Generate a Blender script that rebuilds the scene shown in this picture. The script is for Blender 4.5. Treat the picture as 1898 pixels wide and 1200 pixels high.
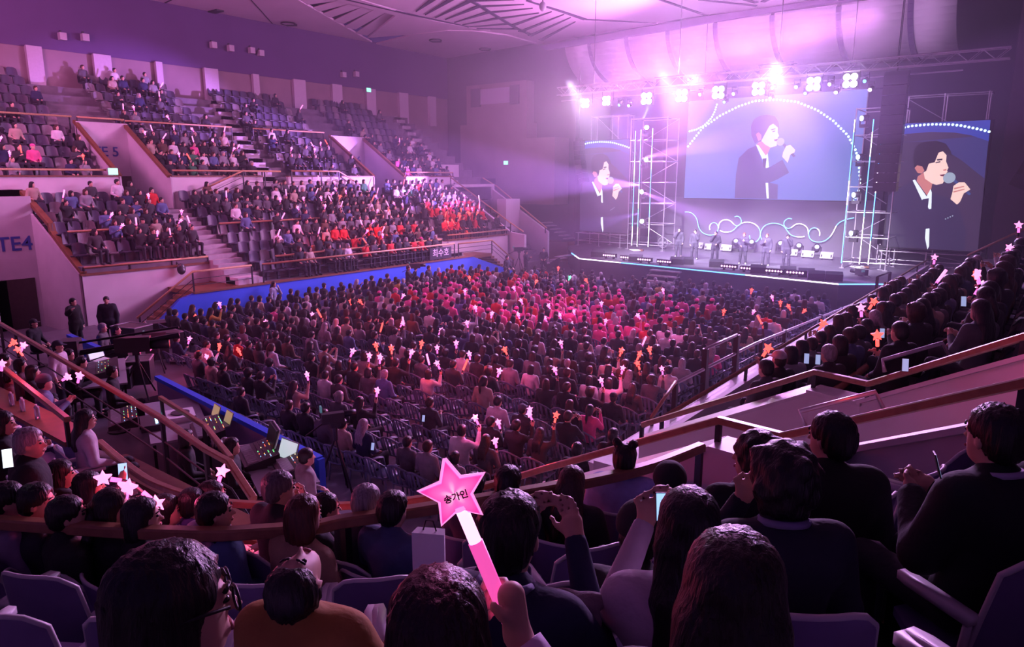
import bpy, bmesh, math, random
import numpy as np
from mathutils import Vector, Matrix, Euler, Quaternion

for o in list(bpy.data.objects):
    bpy.data.objects.remove(o)
SC = bpy.context.scene
COL = SC.collection
RNG = random.Random(7)

# ------------------------------------------------------------------ camera
FPX, PCX, PCY = 1310.0, 949.0, 600.0
PITCH, YAW, CAM_Z = math.radians(11.7), math.radians(37.5), 6.1
CAM_R = Vector((math.cos(YAW), math.sin(YAW), 0))
CAM_H = Vector((-math.sin(YAW), math.cos(YAW), 0))
CAM_F = CAM_H * math.cos(PITCH) - Vector((0, 0, math.sin(PITCH)))
CAM_U = CAM_H * math.sin(PITCH) + Vector((0, 0, math.cos(PITCH)))
cam_d = bpy.data.cameras.new('camera')
cam = bpy.data.objects.new('camera', cam_d)
COL.objects.link(cam)
cam.location = (0, 0, CAM_Z)
cam.rotation_euler = (math.pi / 2 - PITCH, 0, YAW)
cam_d.sensor_width = 36.0
cam_d.lens = FPX / 1898.0 * 36.0
cam_d.clip_start = 0.05
cam_d.clip_end = 300
SC.camera = cam
HAZE_NEAR, HAZE_STAGE = 0.0028, 0.0105

def ray(u, v):
    return CAM_R * ((u - PCX) / FPX) + CAM_F - CAM_U * ((v - PCY) / FPX)
O = Vector((0, 0, CAM_Z))
def Pz(u, v, z):
    d = ray(u, v); return O + d * ((z - CAM_Z) / d.z)
def Px(u, v, x):
    d = ray(u, v); return O + d * (x / d.x)
def Py(u, v, y):
    d = ray(u, v); return O + d * (y / d.y)
def Pd(u, v, t):
    return O + ray(u, v) * t
def proj(p):
    q = Vector(p) - O
    c = q.dot(CAM_F)
    if c <= 0.01: return (-9999, -9999, c)
    return (PCX + FPX * q.dot(CAM_R) / c, PCY - FPX * q.dot(CAM_U) / c, c)

# ------------------------------------------------------------------ view, world
SC.view_settings.view_transform = 'Standard'
SC.view_settings.look = 'None'
SC.view_settings.gamma = 1.0
SC.view_settings.use_curve_mapping = False
SC.view_settings.exposure = 0.0
SC.cycles.max_bounces = 6
SC.cycles.diffuse_bounces = 3
SC.cycles.use_denoising = True
W = bpy.data.worlds.new('hall_fill'); SC.world = W
W.use_nodes = True
W.node_tree.nodes['Background'].inputs[0].default_value = (0.20, 0.07, 0.50, 1)
W.node_tree.nodes['Background'].inputs[1].default_value = 0.19  # even violet fill, added to lift the dark parts of the hall

# ------------------------------------------------------------------ lights of the show
def spot(name, loc, target, watts, col, ang=40, blend=0.5, size=0.12):
    l = bpy.data.lights.new(name, 'SPOT'); l.energy = watts; l.color = col
    l.spot_size = math.radians(ang); l.spot_blend = blend; l.shadow_soft_size = size
    o = bpy.data.objects.new(name, l); COL.objects.link(o); o.location = loc
    o.rotation_euler = (Vector(target) - Vector(loc)).to_track_quat('-Z', 'Y').to_euler()
    return o
def area(name, loc, target, watts, col, sx, sy):
    l = bpy.data.lights.new(name, 'AREA'); l.energy = watts; l.color = col
    l.shape = 'RECTANGLE'; l.size = sx; l.size_y = sy
    o = bpy.data.objects.new(name, l); COL.objects.link(o); o.location = loc
    o.rotation_euler = (Vector(target) - Vector(loc)).to_track_quat('-Z', 'Y').to_euler()
    return o

LAMP_X = [-23.5, -22.05, -19.44, -17.31, -15.23, -13.1, -10.4, -8.73]
LAMP_Z = [10.46, 10.52, 10.48, 10.49, 10.52, 10.56, 10.59, 10.62]
LAMP_Y = 38.0
for i, x in enumerate(LAMP_X):                       # blinders looking into the hall
    spot('blinder_light', (x, LAMP_Y - 0.45, LAMP_Z[i]), (x * 0.8 - 3, 8, 1.0), 2300 if i > 1 else 1200,
         (0.56, 0.32, 1.0) if i > 1 else (1.0, 0.95, 0.85), 120, 0.9, 0.2)
# colour wash on ceiling and canopy, from the truss and an added rear uplight
area('ceiling_wash_light', (-15, 37.2, 12.2), (-24, 22, 16.9), 6500, (0.92, 0.32, 0.92), 20, 0.8)
area('ceiling_wash_light', (-31, 4.5, 11.5), (-36, 24, 18.5), 2300, (1.0, 0.26, 0.72), 6, 2.0)  # added uplight, out of view at the rear, brightens the ceiling's left part
area('canopy_wash_light', (-15, 39.0, 12.0), (-15, 48, 14.6), 900, (0.78, 0.45, 1.0), 18, 0.8)
# the stage
for x in (-20, -15, -10):
    spot('stage_key_light', (x, 30.5, 10.8), (x * 0.9 - 1.5, 41, 1.8), 36000, (0.86, 0.72, 1.0), 40, 0.7, 0.2)
spot('stage_wash_light', (-24, 42, 10.2), (-15, 43, 1.3), 9000, (0.60, 0.25, 1.0), 80, 0.8, 0.2)
# beams from the towers
for z, tx, ty, tz, c, w, an in ((9.7, -15, 34, 15, (0.45, 0.85, 1.0), 12000, 14), (7.3, -4, 36, 9.6, (0.62, 0.25, 1.0), 90000, 13), (5.2, -3, 33, 0.5, (0.62, 0.25, 1.0), 70000, 11), (5.6, -40, 26, 7.0, (0.55, 0.22, 1.0), 90000, 26), (3.8, -26.8, 24.5, 1.0, (0.50, 0.25, 1.0), 12000, 16)):
    spot('tower_beam_light', (-21.9, 42.3, z), (tx, ty, tz), w, c, an, 0.5, 0.06)
spot('tower_beam_light', (-9.0, 40.6, 4.3), (-18, 30, 2.0), 3000, (0.4, 0.3, 1.0), 20, 0.6, 0.08)
# washes into the audience
spot('audience_wash_light', (-15, 37.5, 11.2), (-17.5, 24.0, 1.0), 16000, (1.0, 0.12, 0.50), 32, 1.0, 0.2)
spot('audience_wash_light', (-10, 37.5, 11.2), (-10, 27, 1.0), 12000, (0.42, 0.20, 1.0), 50, 1.0, 0.2)
spot('side_wash_light', (-20, 37.0, 11.2), (-33, 20, 3.0), 10500, (1.0, 0.30, 0.80), 66, 1.0, 0.3)
spot('side_wash_light', (-12, 37.0, 11.2), (-4, 10, 3.0), 14000, (0.75, 0.45, 1.0), 60, 1.0, 0.3)
spot('rear_wash_light', (-16, 37.0, 11.2), (-10, 4, 3.0), 18000, (0.85, 0.30, 0.95), 56, 1.0, 0.3)
# the glow that the larger pink and red fan sticks throw on the rails beside them
def glow_lamp(loc, watts, col):
    l = bpy.data.lights.new('stick_glow_light', 'POINT'); l.energy = watts; l.color = col; l.shadow_soft_size = 0.12
    o = bpy.data.objects.new('stick_glow_light', l); COL.objects.link(o); o.location = loc
for (u, v, t_, w, c) in ((262, 893, 4.9, 14, (1, 0.08, 0.25)), (398, 900, 6.0, 22, (1, 0.05, 0.12)), (560, 915, 6.3, 14, (1, 0.06, 0.15)), (763, 930, 6.3, 10, (1, 0.05, 0.10)), (40, 648, 11.2, 20, (1, 0.06, 0.15)), (120, 690, 10.6, 14, (1, 0.06, 0.25)), (1612, 705, 6.6, 5, (1, 0.06, 0.04)), (1845, 610, 6.0, 5, (1, 0.10, 0.35))):
    glow_lamp(Pd(u, v, t_), w, c)
for (u, v, c) in ((700, 655, 'r'), (672, 690, 'p'), (795, 645, 'p'), (785, 670, 'r'), (735, 575, 'r'), (645, 575, 'r'), (370, 630, 'r'), (320, 640, 'p'), (450, 600, 'p'), (930, 665, 'p'), (870, 655, 'r'), (1130, 690, 'p'), (1130, 655, 'r'), (1185, 700, 'r'), (885, 765, 'p'), (990, 790, 'r'), (1050, 560, 'p'), (960, 560, 'p'), (1160, 590, 'p'), (860, 545, 'p'), (1250, 600, 'p'), (1400, 590, 'r'), (1480, 575, 'r'), (1085, 600, 'p')):
    glow_lamp(Pz(u, v, 1.65), 26, (1, 0.05, 0.04) if c == 'r' else (1, 0.10, 0.40))
for (u, v, c) in ((590, 660 / 4.414 + 300, 'r'), (640, 405, 'r'), (700, 430, 'r'), (830, 405, 'r'), (865, 430, 'r'), (560, 400, 'p'), (480, 385, 'p'), (760, 380, 'p'), (215, 410, 'p'), (330, 450, 'p')):
    glow_lamp(Px(u, v, -28.5), 30, (1, 0.05, 0.03) if c == 'r' else (1, 0.10, 0.35))
# ------------------------------------------------------------------ materials
MATS = {}
def mat(name, col, rough=0.6, metal=0.0, emit=0.0, ecol=None, var=0.0, scale=8.0, bump=0.0, objcol=False, spec=None, alpha=None, trans=0.0, stretch=None):
    if name in MATS: return MATS[name]
    m = bpy.data.materials.new(name); m.use_nodes = True
    nt = m.node_tree; b = nt.nodes['Principled BSDF']
    b.inputs['Base Color'].default_value = (*col, 1)
    b.inputs['Roughness'].default_value = rough
    b.inputs['Metallic'].default_value = metal
    if spec is not None: b.inputs['Specular IOR Level'].default_value = spec
    if trans: b.inputs['Transmission Weight'].default_value = trans
    if alpha is not None: b.inputs['Alpha'].default_value = alpha
    if emit:
        b.inputs['Emission Color'].default_value = (*(ecol or col), 1)
        b.inputs['Emission Strength'].default_value = emit
    src = None
    if objcol:
        oi = nt.nodes.new('ShaderNodeObjectInfo'); src = oi.outputs['Color']
        nt.links.new(src, b.inputs['Base Color'])
    if var or bump:
        tc = nt.nodes.new('ShaderNodeTexCoord')
        nz = nt.nodes.new('ShaderNodeTexNoise'); nz.inputs['Scale'].default_value = scale
        nz.inputs['Detail'].default_value = 4
        if stretch:
            mp = nt.nodes.new('ShaderNodeMapping'); mp.inputs['Scale'].default_value = stretch
            nt.links.new(tc.outputs['Object'], mp.inputs['Vector']); nt.links.new(mp.outputs['Vector'], nz.inputs['Vector'])
        else: nt.links.new(tc.outputs['Object'], nz.inputs['Vector'])
        if var:
            mx = nt.nodes.new('ShaderNodeMix'); mx.data_type = 'RGBA'; mx.blend_type = 'MULTIPLY'
            mx.inputs[0].default_value = 1.0
            rp = nt.nodes.new('ShaderNodeValToRGB')
            rp.color_ramp.elements[0].color = (1 - var, 1 - var, 1 - var, 1); rp.color_ramp.elements[0].position = 0.3
            rp.color_ramp.elements[1].color = (1, 1, 1, 1); rp.color_ramp.elements[1].position = 0.7
            nt.links.new(nz.outputs['Fac'], rp.inputs['Fac'])
            if src is not None: nt.links.new(src, mx.inputs[6])
            else: mx.inputs[6].default_value = (*col, 1)
            nt.links.new(rp.outputs['Color'], mx.inputs[7])
            nt.links.new(mx.outputs[2], b.inputs['Base Color'])
        if bump:
            bp = nt.nodes.new('ShaderNodeBump'); bp.inputs['Strength'].default_value = bump
            bp.inputs['Distance'].default_value = 0.02
            nt.links.new(nz.outputs['Fac'], bp.inputs['Height']); nt.links.new(bp.outputs['Normal'], b.inputs['Normal'])
    MATS[name] = m
    return m

M = dict(
    floor=mat('hall_floor', (0.20, 0.20, 0.24), 0.45, var=0.25, scale=3),
    concrete=mat('terrace_concrete', (0.16, 0.14, 0.16), 0.8, var=0.3, scale=2.5),
    tread=mat('stair_tread', (0.42, 0.38, 0.40), 0.7, var=0.2, scale=4),
    white=mat('white_plaster', (0.62, 0.58, 0.60), 0.75, var=0.10, scale=1.2, bump=0.05),
    whitewall=mat('gate_plaster', (0.50, 0.46, 0.50), 0.8, var=0.12, scale=1.5),
    blue=mat('blue_board', (0.025, 0.12, 0.80), 0.55, var=0.08, scale=2),
    navy=mat('navy_wall', (0.10, 0.06, 0.16), 0.9, var=0.12, scale=0.6),
    panelwall=mat('brown_panel', (0.26, 0.19, 0.20), 0.8, var=0.15, scale=0.8),
    pilaster=mat('pale_pilaster', (0.50, 0.44, 0.50), 0.8, var=0.08),
    darkwall=mat('dark_wall', (0.075, 0.065, 0.085), 0.9, var=0.2, scale=0.7),
    ceiling=mat('ceiling_panel', (0.62, 0.52, 0.58), 0.8, var=0.08, scale=0.5),
    ceilgap=mat('ceiling_void', (0.03, 0.02, 0.05), 0.95, var=0.1),
    canopy=mat('canopy_panel', (0.60, 0.54, 0.60), 0.7, var=0.06, scale=0.6),
    wood=mat('handrail_wood', (0.32, 0.155, 0.085), 0.35, var=0.3, scale=14),
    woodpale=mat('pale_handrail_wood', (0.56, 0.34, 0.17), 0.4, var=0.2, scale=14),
    trim=mat('brown_trim', (0.20, 0.085, 0.035), 0.5, var=0.25, scale=6),
    black=mat('black_metal', (0.02, 0.02, 0.025), 0.45, 0.3, var=0.1),
    steel=mat('scaffold_steel', (0.55, 0.54, 0.58), 0.4, 0.6, var=0.15, scale=5),
    stage=mat('stage_deck', (0.13, 0.12, 0.15), 0.5, var=0.35, scale=1.5),
    drape=mat('black_drape', (0.055, 0.05, 0.065), 0.95, var=0.25, scale=1.0),
    backdrop=mat('grey_backdrop', (0.13, 0.12, 0.15), 0.9, var=0.12, scale=0.7),
    plastic=mat('black_plastic', (0.03, 0.03, 0.035), 0.4, var=0.1),
    grey=mat('grey_plastic', (0.30, 0.30, 0.33), 0.5, var=0.1),
    chairp=mat('chair_plastic', (0.13, 0.16, 0.24), 0.4, var=0.12, scale=6),
    skin=mat('skin', (0.60, 0.36, 0.27), 0.55, var=0.08, scale=14),
    cloth=mat('cloth', (0.1, 0.1, 0.1), 0.85, var=0.25, scale=9, bump=0.7, objcol=True),
    hair=mat('hair', (0.02, 0.015, 0.013), 0.42, var=0.55, scale=9, bump=0.5, objcol=True, stretch=(9, 9, 1.2)),
    seat=mat('seat_shell', (0.2, 0.2, 0.3), 0.5, var=0.12, scale=10, bump=0.1, objcol=True),
    seatedge=mat('seat_edge', (0.55, 0.53, 0.55), 0.45, var=0.1),
    paper=mat('white_card', (0.75, 0.74, 0.76), 0.7, var=0.05),
)
def emat(name, col, s, base=None):
    return mat(name, base or col, 0.4, emit=s, ecol=col)
E_PINK = emat('stick_pink', (1.0, 0.14, 0.58), 2.2)
E_PINKHOT = emat('stick_pink_core', (1.0, 0.30, 0.66), 1.75)
E_RED = emat('stick_red', (1.0, 0.07, 0.06), 3.0)
E_GREEN = emat('stick_green', (0.15, 1.0, 0.45), 2.0)
E_WHITE = emat('lamp_white', (1.0, 0.96, 0.95), 60.0)
E_BEAM = emat('beam_lens', (0.75, 0.85, 1.0), 25.0)
E_CYAN = emat('tube_cyan', (0.12, 0.42, 1.0), 3.0)
E_LILAC = emat('tube_white', (0.92, 0.80, 1.0), 4.0)
E_BAR = emat('bar_pink', (1.0, 0.50, 0.98), 4.0)
E_EXIT = emat('exit_green', (0.25, 1.0, 0.60), 2.0)

# ------------------------------------------------------------------ objects
def link(name, me, parent=None):
    o = bpy.data.objects.new(name, me); COL.objects.link(o)
    if parent is not None: o.parent = parent
    return o
def tag(o, label, cat, group=None, kind=None):
    if label: o['label'] = label
    if cat: o['category'] = cat
    if group: o['group'] = group
    if kind: o['kind'] = kind
    return o
def thing(name, label, cat, loc=(0, 0, 0), rz=0.0, group=None):
    o = bpy.data.objects.new(name, None); COL.objects.link(o)
    o.empty_display_size = 0.1
    o.location = loc; o.rotation_euler = (0, 0, rz)
    return tag(o, label, cat, group)
def copy_thing(root, loc=None, rz=None):
    r = root.copy(); COL.objects.link(r)
    if loc is not None: r.location = loc
    if rz is not None: r.rotation_euler = (0, 0, rz)
    for ch in root.children:
        c = ch.copy(); COL.objects.link(c); c.parent = r
        for g in ch.children:
            d = g.copy(); COL.objects.link(d); d.parent = c
    return r

class MB:
    def __init__(s): s.v = []; s.f = []; s.m = []
    def add(s, vs, fs, mi=0):
        n = len(s.v); s.v.extend([tuple(v) for v in vs])
        for f in fs: s.f.append([i + n for i in f]); s.m.append(mi)
    def box(s, lo, hi, mi=0):
        x0, y0, z0 = lo; x1, y1, z1 = hi
        s.add([(x0, y0, z0), (x1, y0, z0), (x1, y1, z0), (x0, y1, z0), (x0, y0, z1), (x1, y0, z1), (x1, y1, z1), (x0, y1, z1)],
              [(0, 3, 2, 1), (4, 5, 6, 7), (0, 1, 5, 4), (1, 2, 6, 5), (2, 3, 7, 6), (3, 0, 4, 7)], mi)
    def cbox(s, c, size, mat3=None, mi=0):
        hx, hy, hz = size[0] / 2, size[1] / 2, size[2] / 2
        vs = [Vector((a * hx, b * hy, d * hz)) for d in (-1, 1) for a, b in ((-1, -1), (1, -1), (1, 1), (-1, 1))]
        if mat3 is not None: vs = [mat3 @ v for v in vs]
        s.add([v + Vector(c) for v in vs], [(0, 3, 2, 1), (4, 5, 6, 7), (0, 1, 5, 4), (1, 2, 6, 5), (2, 3, 7, 6), (3, 0, 4, 7)], mi)
    def bar(s, p, q, w, h=None, mi=0, up=(0, 0, 1)):
        p, q = Vector(p), Vector(q); h = h or w
        d = (q - p)
        if d.length < 1e-6: return
        d.normalize(); u = Vector(up)
        if abs(d.dot(u)) > 0.98: u = Vector((0, 1, 0)) if abs(d.y) < .9 else Vector((1, 0, 0))
        a = d.cross(u).normalized(); b = a.cross(d)
        vs = []
        for c in (p, q):
            for i, j in ((-1, -1), (1, -1), (1, 1), (-1, 1)): vs.append(c + a * (i * w / 2) + b * (j * h / 2))
        s.add(vs, [(0, 3, 2, 1), (4, 5, 6, 7), (0, 1, 5, 4), (1, 2, 6, 5), (2, 3, 7, 6), (3, 0, 4, 7)], mi)
    def tube(s, pts, r, n=8, mi=0, r2=None, cap=True):
        pts = [Vector(p) for p in pts]; N = len(pts); base = len(s.v)
        prev = None
        for i, p in enumerate(pts):
            d = (pts[min(i + 1, N - 1)] - pts[max(i - 1, 0)])
            d.normalize()
            if prev is None:
                u = Vector((0, 0, 1)) if abs(d.z) < 0.9 else Vector((0, 1, 0))
                a = d.cross(u).normalized()
            else:
                a = (prev - d * prev.dot(d)).normalized()
            prev = a; b = d.cross(a)
            rr = r if r2 is None else r + (r2 - r) * i / max(N - 1, 1)
            for k in range(n):
                t = 2 * math.pi * k / n
                s.v.append(tuple(p + a * (rr * math.cos(t)) + b * (rr * math.sin(t))))
        for i in range(N - 1):
            for k in range(n):
                s.f.append([base + i * n + k, base + i * n + (k + 1) % n, base + (i + 1) * n + (k + 1) % n, base + (i + 1) * n + k]); s.m.append(mi)
        if cap:
            s.f.append([base + k for k in reversed(range(n))]); s.m.append(mi)
            s.f.append([base + (N - 1) * n + k for k in range(n)]); s.m.append(mi)
    def prism(s, poly, vec, mi=0):
        """closed polygon pushed along vec"""
        vec = Vector(vec); n = len(poly); p = [Vector(a) for a in poly]
        nrm = Vector((0, 0, 0))
        for i in range(n): nrm += p[i].cross(p[(i + 1) % n])
        if nrm.dot(vec) > 0: p = p[::-1]
        s.add(p + [a + vec for a in p], [list(range(n)), list(range(2 * n - 1, n - 1, -1))] +
              [(i, i + n, (i + 1) % n + n, (i + 1) % n) for i in range(n)], mi)
    def disc(s, c, nrm, r, n=16, mi=0, th=0.02):
        nrm = Vector(nrm).normalized(); s.tube([Vector(c), Vector(c) + nrm * th], r, n, mi)
    def ball(s, c, r, n=10, m=6, mi=0):
        c = Vector(c); rx, ry, rz = (r, r, r) if not hasattr(r, '__len__') else r
        b = len(s.v)
        for i in range(m + 1):
            th = math.pi * i / m
            for k in range(n):
                ph = 2 * math.pi * k / n
                s.v.append((c.x + rx * math.sin(th) * math.cos(ph), c.y + ry * math.sin(th) * math.sin(ph), c.z + rz * math.cos(th)))
        for i in range(m):
            for k in range(n):
                s.f.append([b + i * n + k, b + (i + 1) * n + k, b + (i + 1) * n + (k + 1) % n, b + i * n + (k + 1) % n]); s.m.append(mi)
    def mesh(s, name, mats, smooth=False):
        me = bpy.data.meshes.new(name)
        me.from_pydata(s.v, [], s.f)
        for m in (mats if isinstance(mats, (list, tuple)) else [mats]): me.materials.append(m)
        if me.materials and len(me.materials) > 1: me.polygons.foreach_set('material_index', s.m)
        if smooth:
            me.polygons.foreach_set('use_smooth', [True] * len(me.polygons))
        me.update()
        return me
    def build(s, name, mats, parent=None, smooth=False, offset=None):
        if offset is not None:
            o_ = Vector(offset); s.v = [tuple(Vector(v) - o_) for v in s.v]
        return link(name, s.mesh(name, mats, smooth), parent)
def struct(name, mb, mats, smooth=False):
    o = mb.build(name, mats, None, smooth); o['kind'] = 'structure'; return o
def single(name, mb, mats, label, cat, base, group=None, smooth=False):
    o = mb.build(name, mats, None, smooth, offset=base); o.location = base
    return tag(o, label, cat, group)

_ONES = 'first second third fourth fifth sixth seventh eighth ninth tenth eleventh twelfth thirteenth fourteenth fifteenth sixteenth seventeenth eighteenth nineteenth'.split()
def ordw(n):
    """1 -> first ... 45 -> forty-fifth"""
    if n <= 19: return _ONES[n - 1]
    t = n // 10; r = n % 10
    tens = {2: ('twentieth', 'twenty'), 3: ('thirtieth', 'thirty'), 4: ('fortieth', 'forty'), 5: ('fiftieth', 'fifty')}[t]
    return tens[0] if r == 0 else tens[1] + '-' + _ONES[r - 1]
def smooth(pts, n=4):
    out = []; P = [Vector(p) for p in pts]
    for i in range(len(P) - 1):
        p0, p1, p2, p3 = P[max(i - 1, 0)], P[i], P[i + 1], P[min(i + 2, len(P) - 1)]
        for k in range(n):
            t_ = k / n
            out.append(0.5 * ((2 * p1) + (p2 - p0) * t_ + (2 * p0 - 5 * p1 + 4 * p2 - p3) * t_ ** 2 + (3 * p1 - p0 - 3 * p2 + p3) * t_ ** 3))
    return out + [P[-1]]
def ribbon(mb, pts, w, h):
    """flat rail swept along pts without breaks"""
    P = [Vector(p) for p in pts]; n0 = len(mb.v)
    for i, p in enumerate(P):
        d = P[min(i + 1, len(P) - 1)] - P[max(i - 1, 0)]; d.normalize()
        a = d.cross(Vector((0, 0, 1))).normalized(); u = a.cross(d)
        for x, z in ((-.5, -.35), (-.35, -.5), (.35, -.5), (.5, -.35), (.5, .35), (.35, .5), (-.35, .5), (-.5, .35)): mb.v.append(tuple(p + a * (x * w) + u * (z * h)))
    for i in range(len(P) - 1):
        for k in range(8): mb.f.append([n0 + i * 8 + k, n0 + i * 8 + (k + 1) % 8, n0 + i * 8 + 8 + (k + 1) % 8, n0 + i * 8 + 8 + k]); mb.m.append(0)
    mb.f.append([n0 + k for k in reversed(range(8))]); mb.f.append([n0 + (len(P) - 1) * 8 + k for k in range(8)]); mb.m += [0, 0]
def rail(name, label, pts, posts, group=None, r=0.035, m=None, pm=None, lower=(), post_w=0.05, flat=None):
    """wooden handrail along pts with posts [(point_top, base_z)], lower = drops of thin bars"""
    base = Vector(pts[0])
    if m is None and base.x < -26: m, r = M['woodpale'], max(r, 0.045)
    t = thing(name, label, 'railing', base, 0, group)
    b = MB()
    if flat:
        ribbon(b, pts, flat[0], flat[1])
    else: b.tube(pts, r, 8)
    b.build('top_rail', m or M['wood'], t, True if not flat else False, offset=base)
    for dz in lower:
        b = MB(); b.tube([Vector(p) - Vector((0, 0, dz)) for p in pts], 0.014, 6)
        b.build('thin_bar', M['black'], t, True, offset=base)
    for p, z in posts:
        b = MB(); b.bar((p[0], p[1], z), (p[0], p[1], p[2]), post_w, post_w)
        b.build('post', pm or M['black'], t, offset=base)
    return t
# ================================================================== THE HALL
def lowz(i): return 1.65 + 0.37 * i
def upz(i): return 5.6 + 0.52 * i
def rgz(i): return 1.75 + 0.39 * i
b = MB(); b.box((-46, -6, -0.3), (16, 60, 0.0)); struct('floor', b, M['floor'])

# ---- side stand with the blue wall (lower tier)
b = MB()
def terr_low(y0, y1, i0, i1=8):
    for i in range(i0, i1 + 1):
        x = -26.8 - 0.8 * i
        b.box((x - 0.8, y0, 0.0), (x, y1, lowz(i)))
terr_low(17.7, 29.6, 0); terr_low(30.8, 36.4, 2); terr_low(11.2, 16.3, 3); terr_low(-4, 8.2, 3)
b.box((-34.4, 11.2, 0), (-34.0, 36.4, 4.61))
struct('terrace_side', b, M['concrete'])
b = MB()
for y0, y1 in ((16.3, 17.7), (29.6, 30.8)):
    for i in range(0, 17):
        x = -26.8 - 0.4 * i
        b.box((x - 0.4, y0, 0), (x, y1, lowz(0) + 0.185 * i))
struct('floor_stair_side', b, M['tread'])
# blue front wall, brown cap
b = MB(); b.box((-26.85, 14.2, 0), (-26.65, 31.0, 1.6)); b.box((-26.85, 31.0, 0), (-26.65, 34.9, 1.6))
b.v = [(v[0], v[1], (1.6 - (v[1] - 31.0) / 3.9 * 1.25) if v[1] > 31.5 and v[2] > 1 else v[2]) for v in b.v]
b.prism([(-26.85, 11.9, 0), (-26.85, 14.2, 0), (-26.85, 14.2, 1.6), (-26.85, 13.6, 1.45)], (0.2, 0, 0))
struct('wall_side_blue', b, M['blue'])
b = MB(); b.box((-26.95, 14.2, 1.6), (-26.6, 31.0, 1.66)); struct('trim_blue_wall', b, M['trim'])
# white front walls of the raised sections
b = MB()
b.box((-29.3, 11.2, 0), (-29.15, 16.3, 2.42)); b.box((-29.3, -4, 0), (-29.15, 8.4, 2.42))
b.box((-28.5, 30.8, 0), (-28.35, 36.5, 2.42))
struct('wall_side_white', b, M['white'])
b = MB()
b.box((-29.38, 11.15, 2.42), (-29.1, 16.3, 2.50)); b.box((-29.38, -4, 2.42), (-29.1, 8.4, 2.50)); b.box((-28.58, 30.8, 2.42), (-28.3, 36.5, 2.50))
b.box((-29.2, 16.24, 0.9), (-26.9, 16.3, 1.66))
struct('trim_side_wall', b, M['trim'])
# landing and the stairs down to the floor
b = MB()
b.box((-29.15, 14.4, 1.45), (-26.85, 16.3, 1.62))
b.box((-28.4, 29.6, 1.45), (-26.85, 33.0, 1.62))
for i in range(8):
    y = 14.4 - 0.28 * (i + 1)
    b.box((-28.2, y, 1.62 - 0.185 * (i + 1) - 0.12), (-26.9, y + 0.3, 1.62 - 0.185 * (i + 1)))
    b.box((-28.2, y + 0.26, 1.62 - 0.185 * (i + 1) - 0.05), (-26.9, y + 0.3, 1.62 - 0.185 * i - 0.02))
b.prism([(-26.95, 12.0, 0.02), (-26.95, 12.4, 0.02), (-26.95, 14.4, 1.35), (-26.95, 14.4, 1.62)], (0.08, 0, 0))
for i in range(7):
    y = 33.0 + 0.28 * i
    b.box((-28.2, y, 1.3 - 0.19 * i), (-26.9, y + 0.3, 1.43 - 0.19 * i))
struct('floor_stair_brown', b, M['trim'])
b = MB(); b.box((-27.9, 16.3, 1.65), (-26.95, 17.3, 1.95)); b.box((-28.3, 29.7, 1.65), (-27.2, 30.7, 2.0))
struct('trim_landing_block', b, M['white'])

# ---- gates cut into the stand
b = MB()
b.box((-33.4, 8.2, 0), (-33.2, 11.2, 2.05 + 3.3)); b.box((-33.4, 8.2, 0), (-33.2, 9.95, 2.05))
struct('wall_gate_four', b, M['whitewall'])
b = MB()
b.prism([(-33.3, 11.2, 0), (-29.25, 11.2, 0), (-29.25, 11.2, 2.5), (-34.2, 11.2, 5.2), (-34.2, 11.2, 0)], (0, -0.08, 0))
b.prism([(-33.3, 8.2, 0), (-29.25, 8.2, 0), (-29.25, 8.2, 2.5), (-34.2, 8.2, 5.2), (-34.2, 8.2, 0)], (0, 0.14, 0))
b.box((-34.35, 8.2, 4.6), (-34.2, 11.3, 5.6))
struct('wall_gate_four_sides', b, M['whitewall'])
b = MB()
for y in (8.22, 11.27):
    b.bar((-29.2, y, 2.5), (-31.6, y, 3.95), 0.22, 0.16); b.bar((-31.7, y, 4.25), (-34.2, y, 5.5), 0.22, 0.16); b.bar((-31.6, y, 3.9), (-31.7, y, 4.3), 0.22, 0.16)
struct('trim_gate_four', b, M['trim'])
b = MB(); b.box((-33.24, 9.95, 0.0), (-33.17, 10.95, 2.05)); struct('door_4', b, mat('dark_doorway', (0.05, 0.03, 0.03), 0.7, var=0.2))

def text_mesh(body, size, name, m, parent=None, ext=0.008, loc=(0, 0, 0), rot=None, align='CENTER'):
    cu = bpy.data.curves.new(name, 'FONT'); cu.body = body; cu.size = size; cu.extrude = ext; cu.align_x = align; cu.align_y = 'CENTER'; cu.offset = size * 0.012
    o = bpy.data.objects.new(name, cu)
    COL.objects.link(o)
    dg = bpy.context.evaluated_depsgraph_get()
    me = bpy.data.meshes.new_from_object(o.evaluated_get(dg))
    bpy.data.objects.remove(o); bpy.data.curves.remove(cu)
    me.materials.clear(); me.materials.append(m)
    r = link(name, me, parent); r.location = loc
    if rot is not None: r.rotation_euler = rot
    return r
FACE_X = (math.pi / 2, 0, math.pi / 2)          # upright text that is read from +x
NAVYTXT = mat('navy_lettering', (0.03, 0.06, 0.30), 0.6, var=0.05)
for body, x, y, z, sz in (('GATE4', -33.19, 9.85, 3.45, 0.80), ('GATE 5', -38.08, 15.95, 7.33, 0.66), ('GATE 6', -38.08, 31.6, 7.2, 0.72)):
    t = text_mesh(body, sz, 'gate_sign', NAVYTXT, loc=(x, y, z), rot=FACE_X)
    tag(t, 'navy wall lettering reading %s on the pale wall of its recess' % body.replace('GATE4', 'GATE 4').replace('4', 'four').replace('5', 'five').replace('6', 'six'), 'sign')
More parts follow.
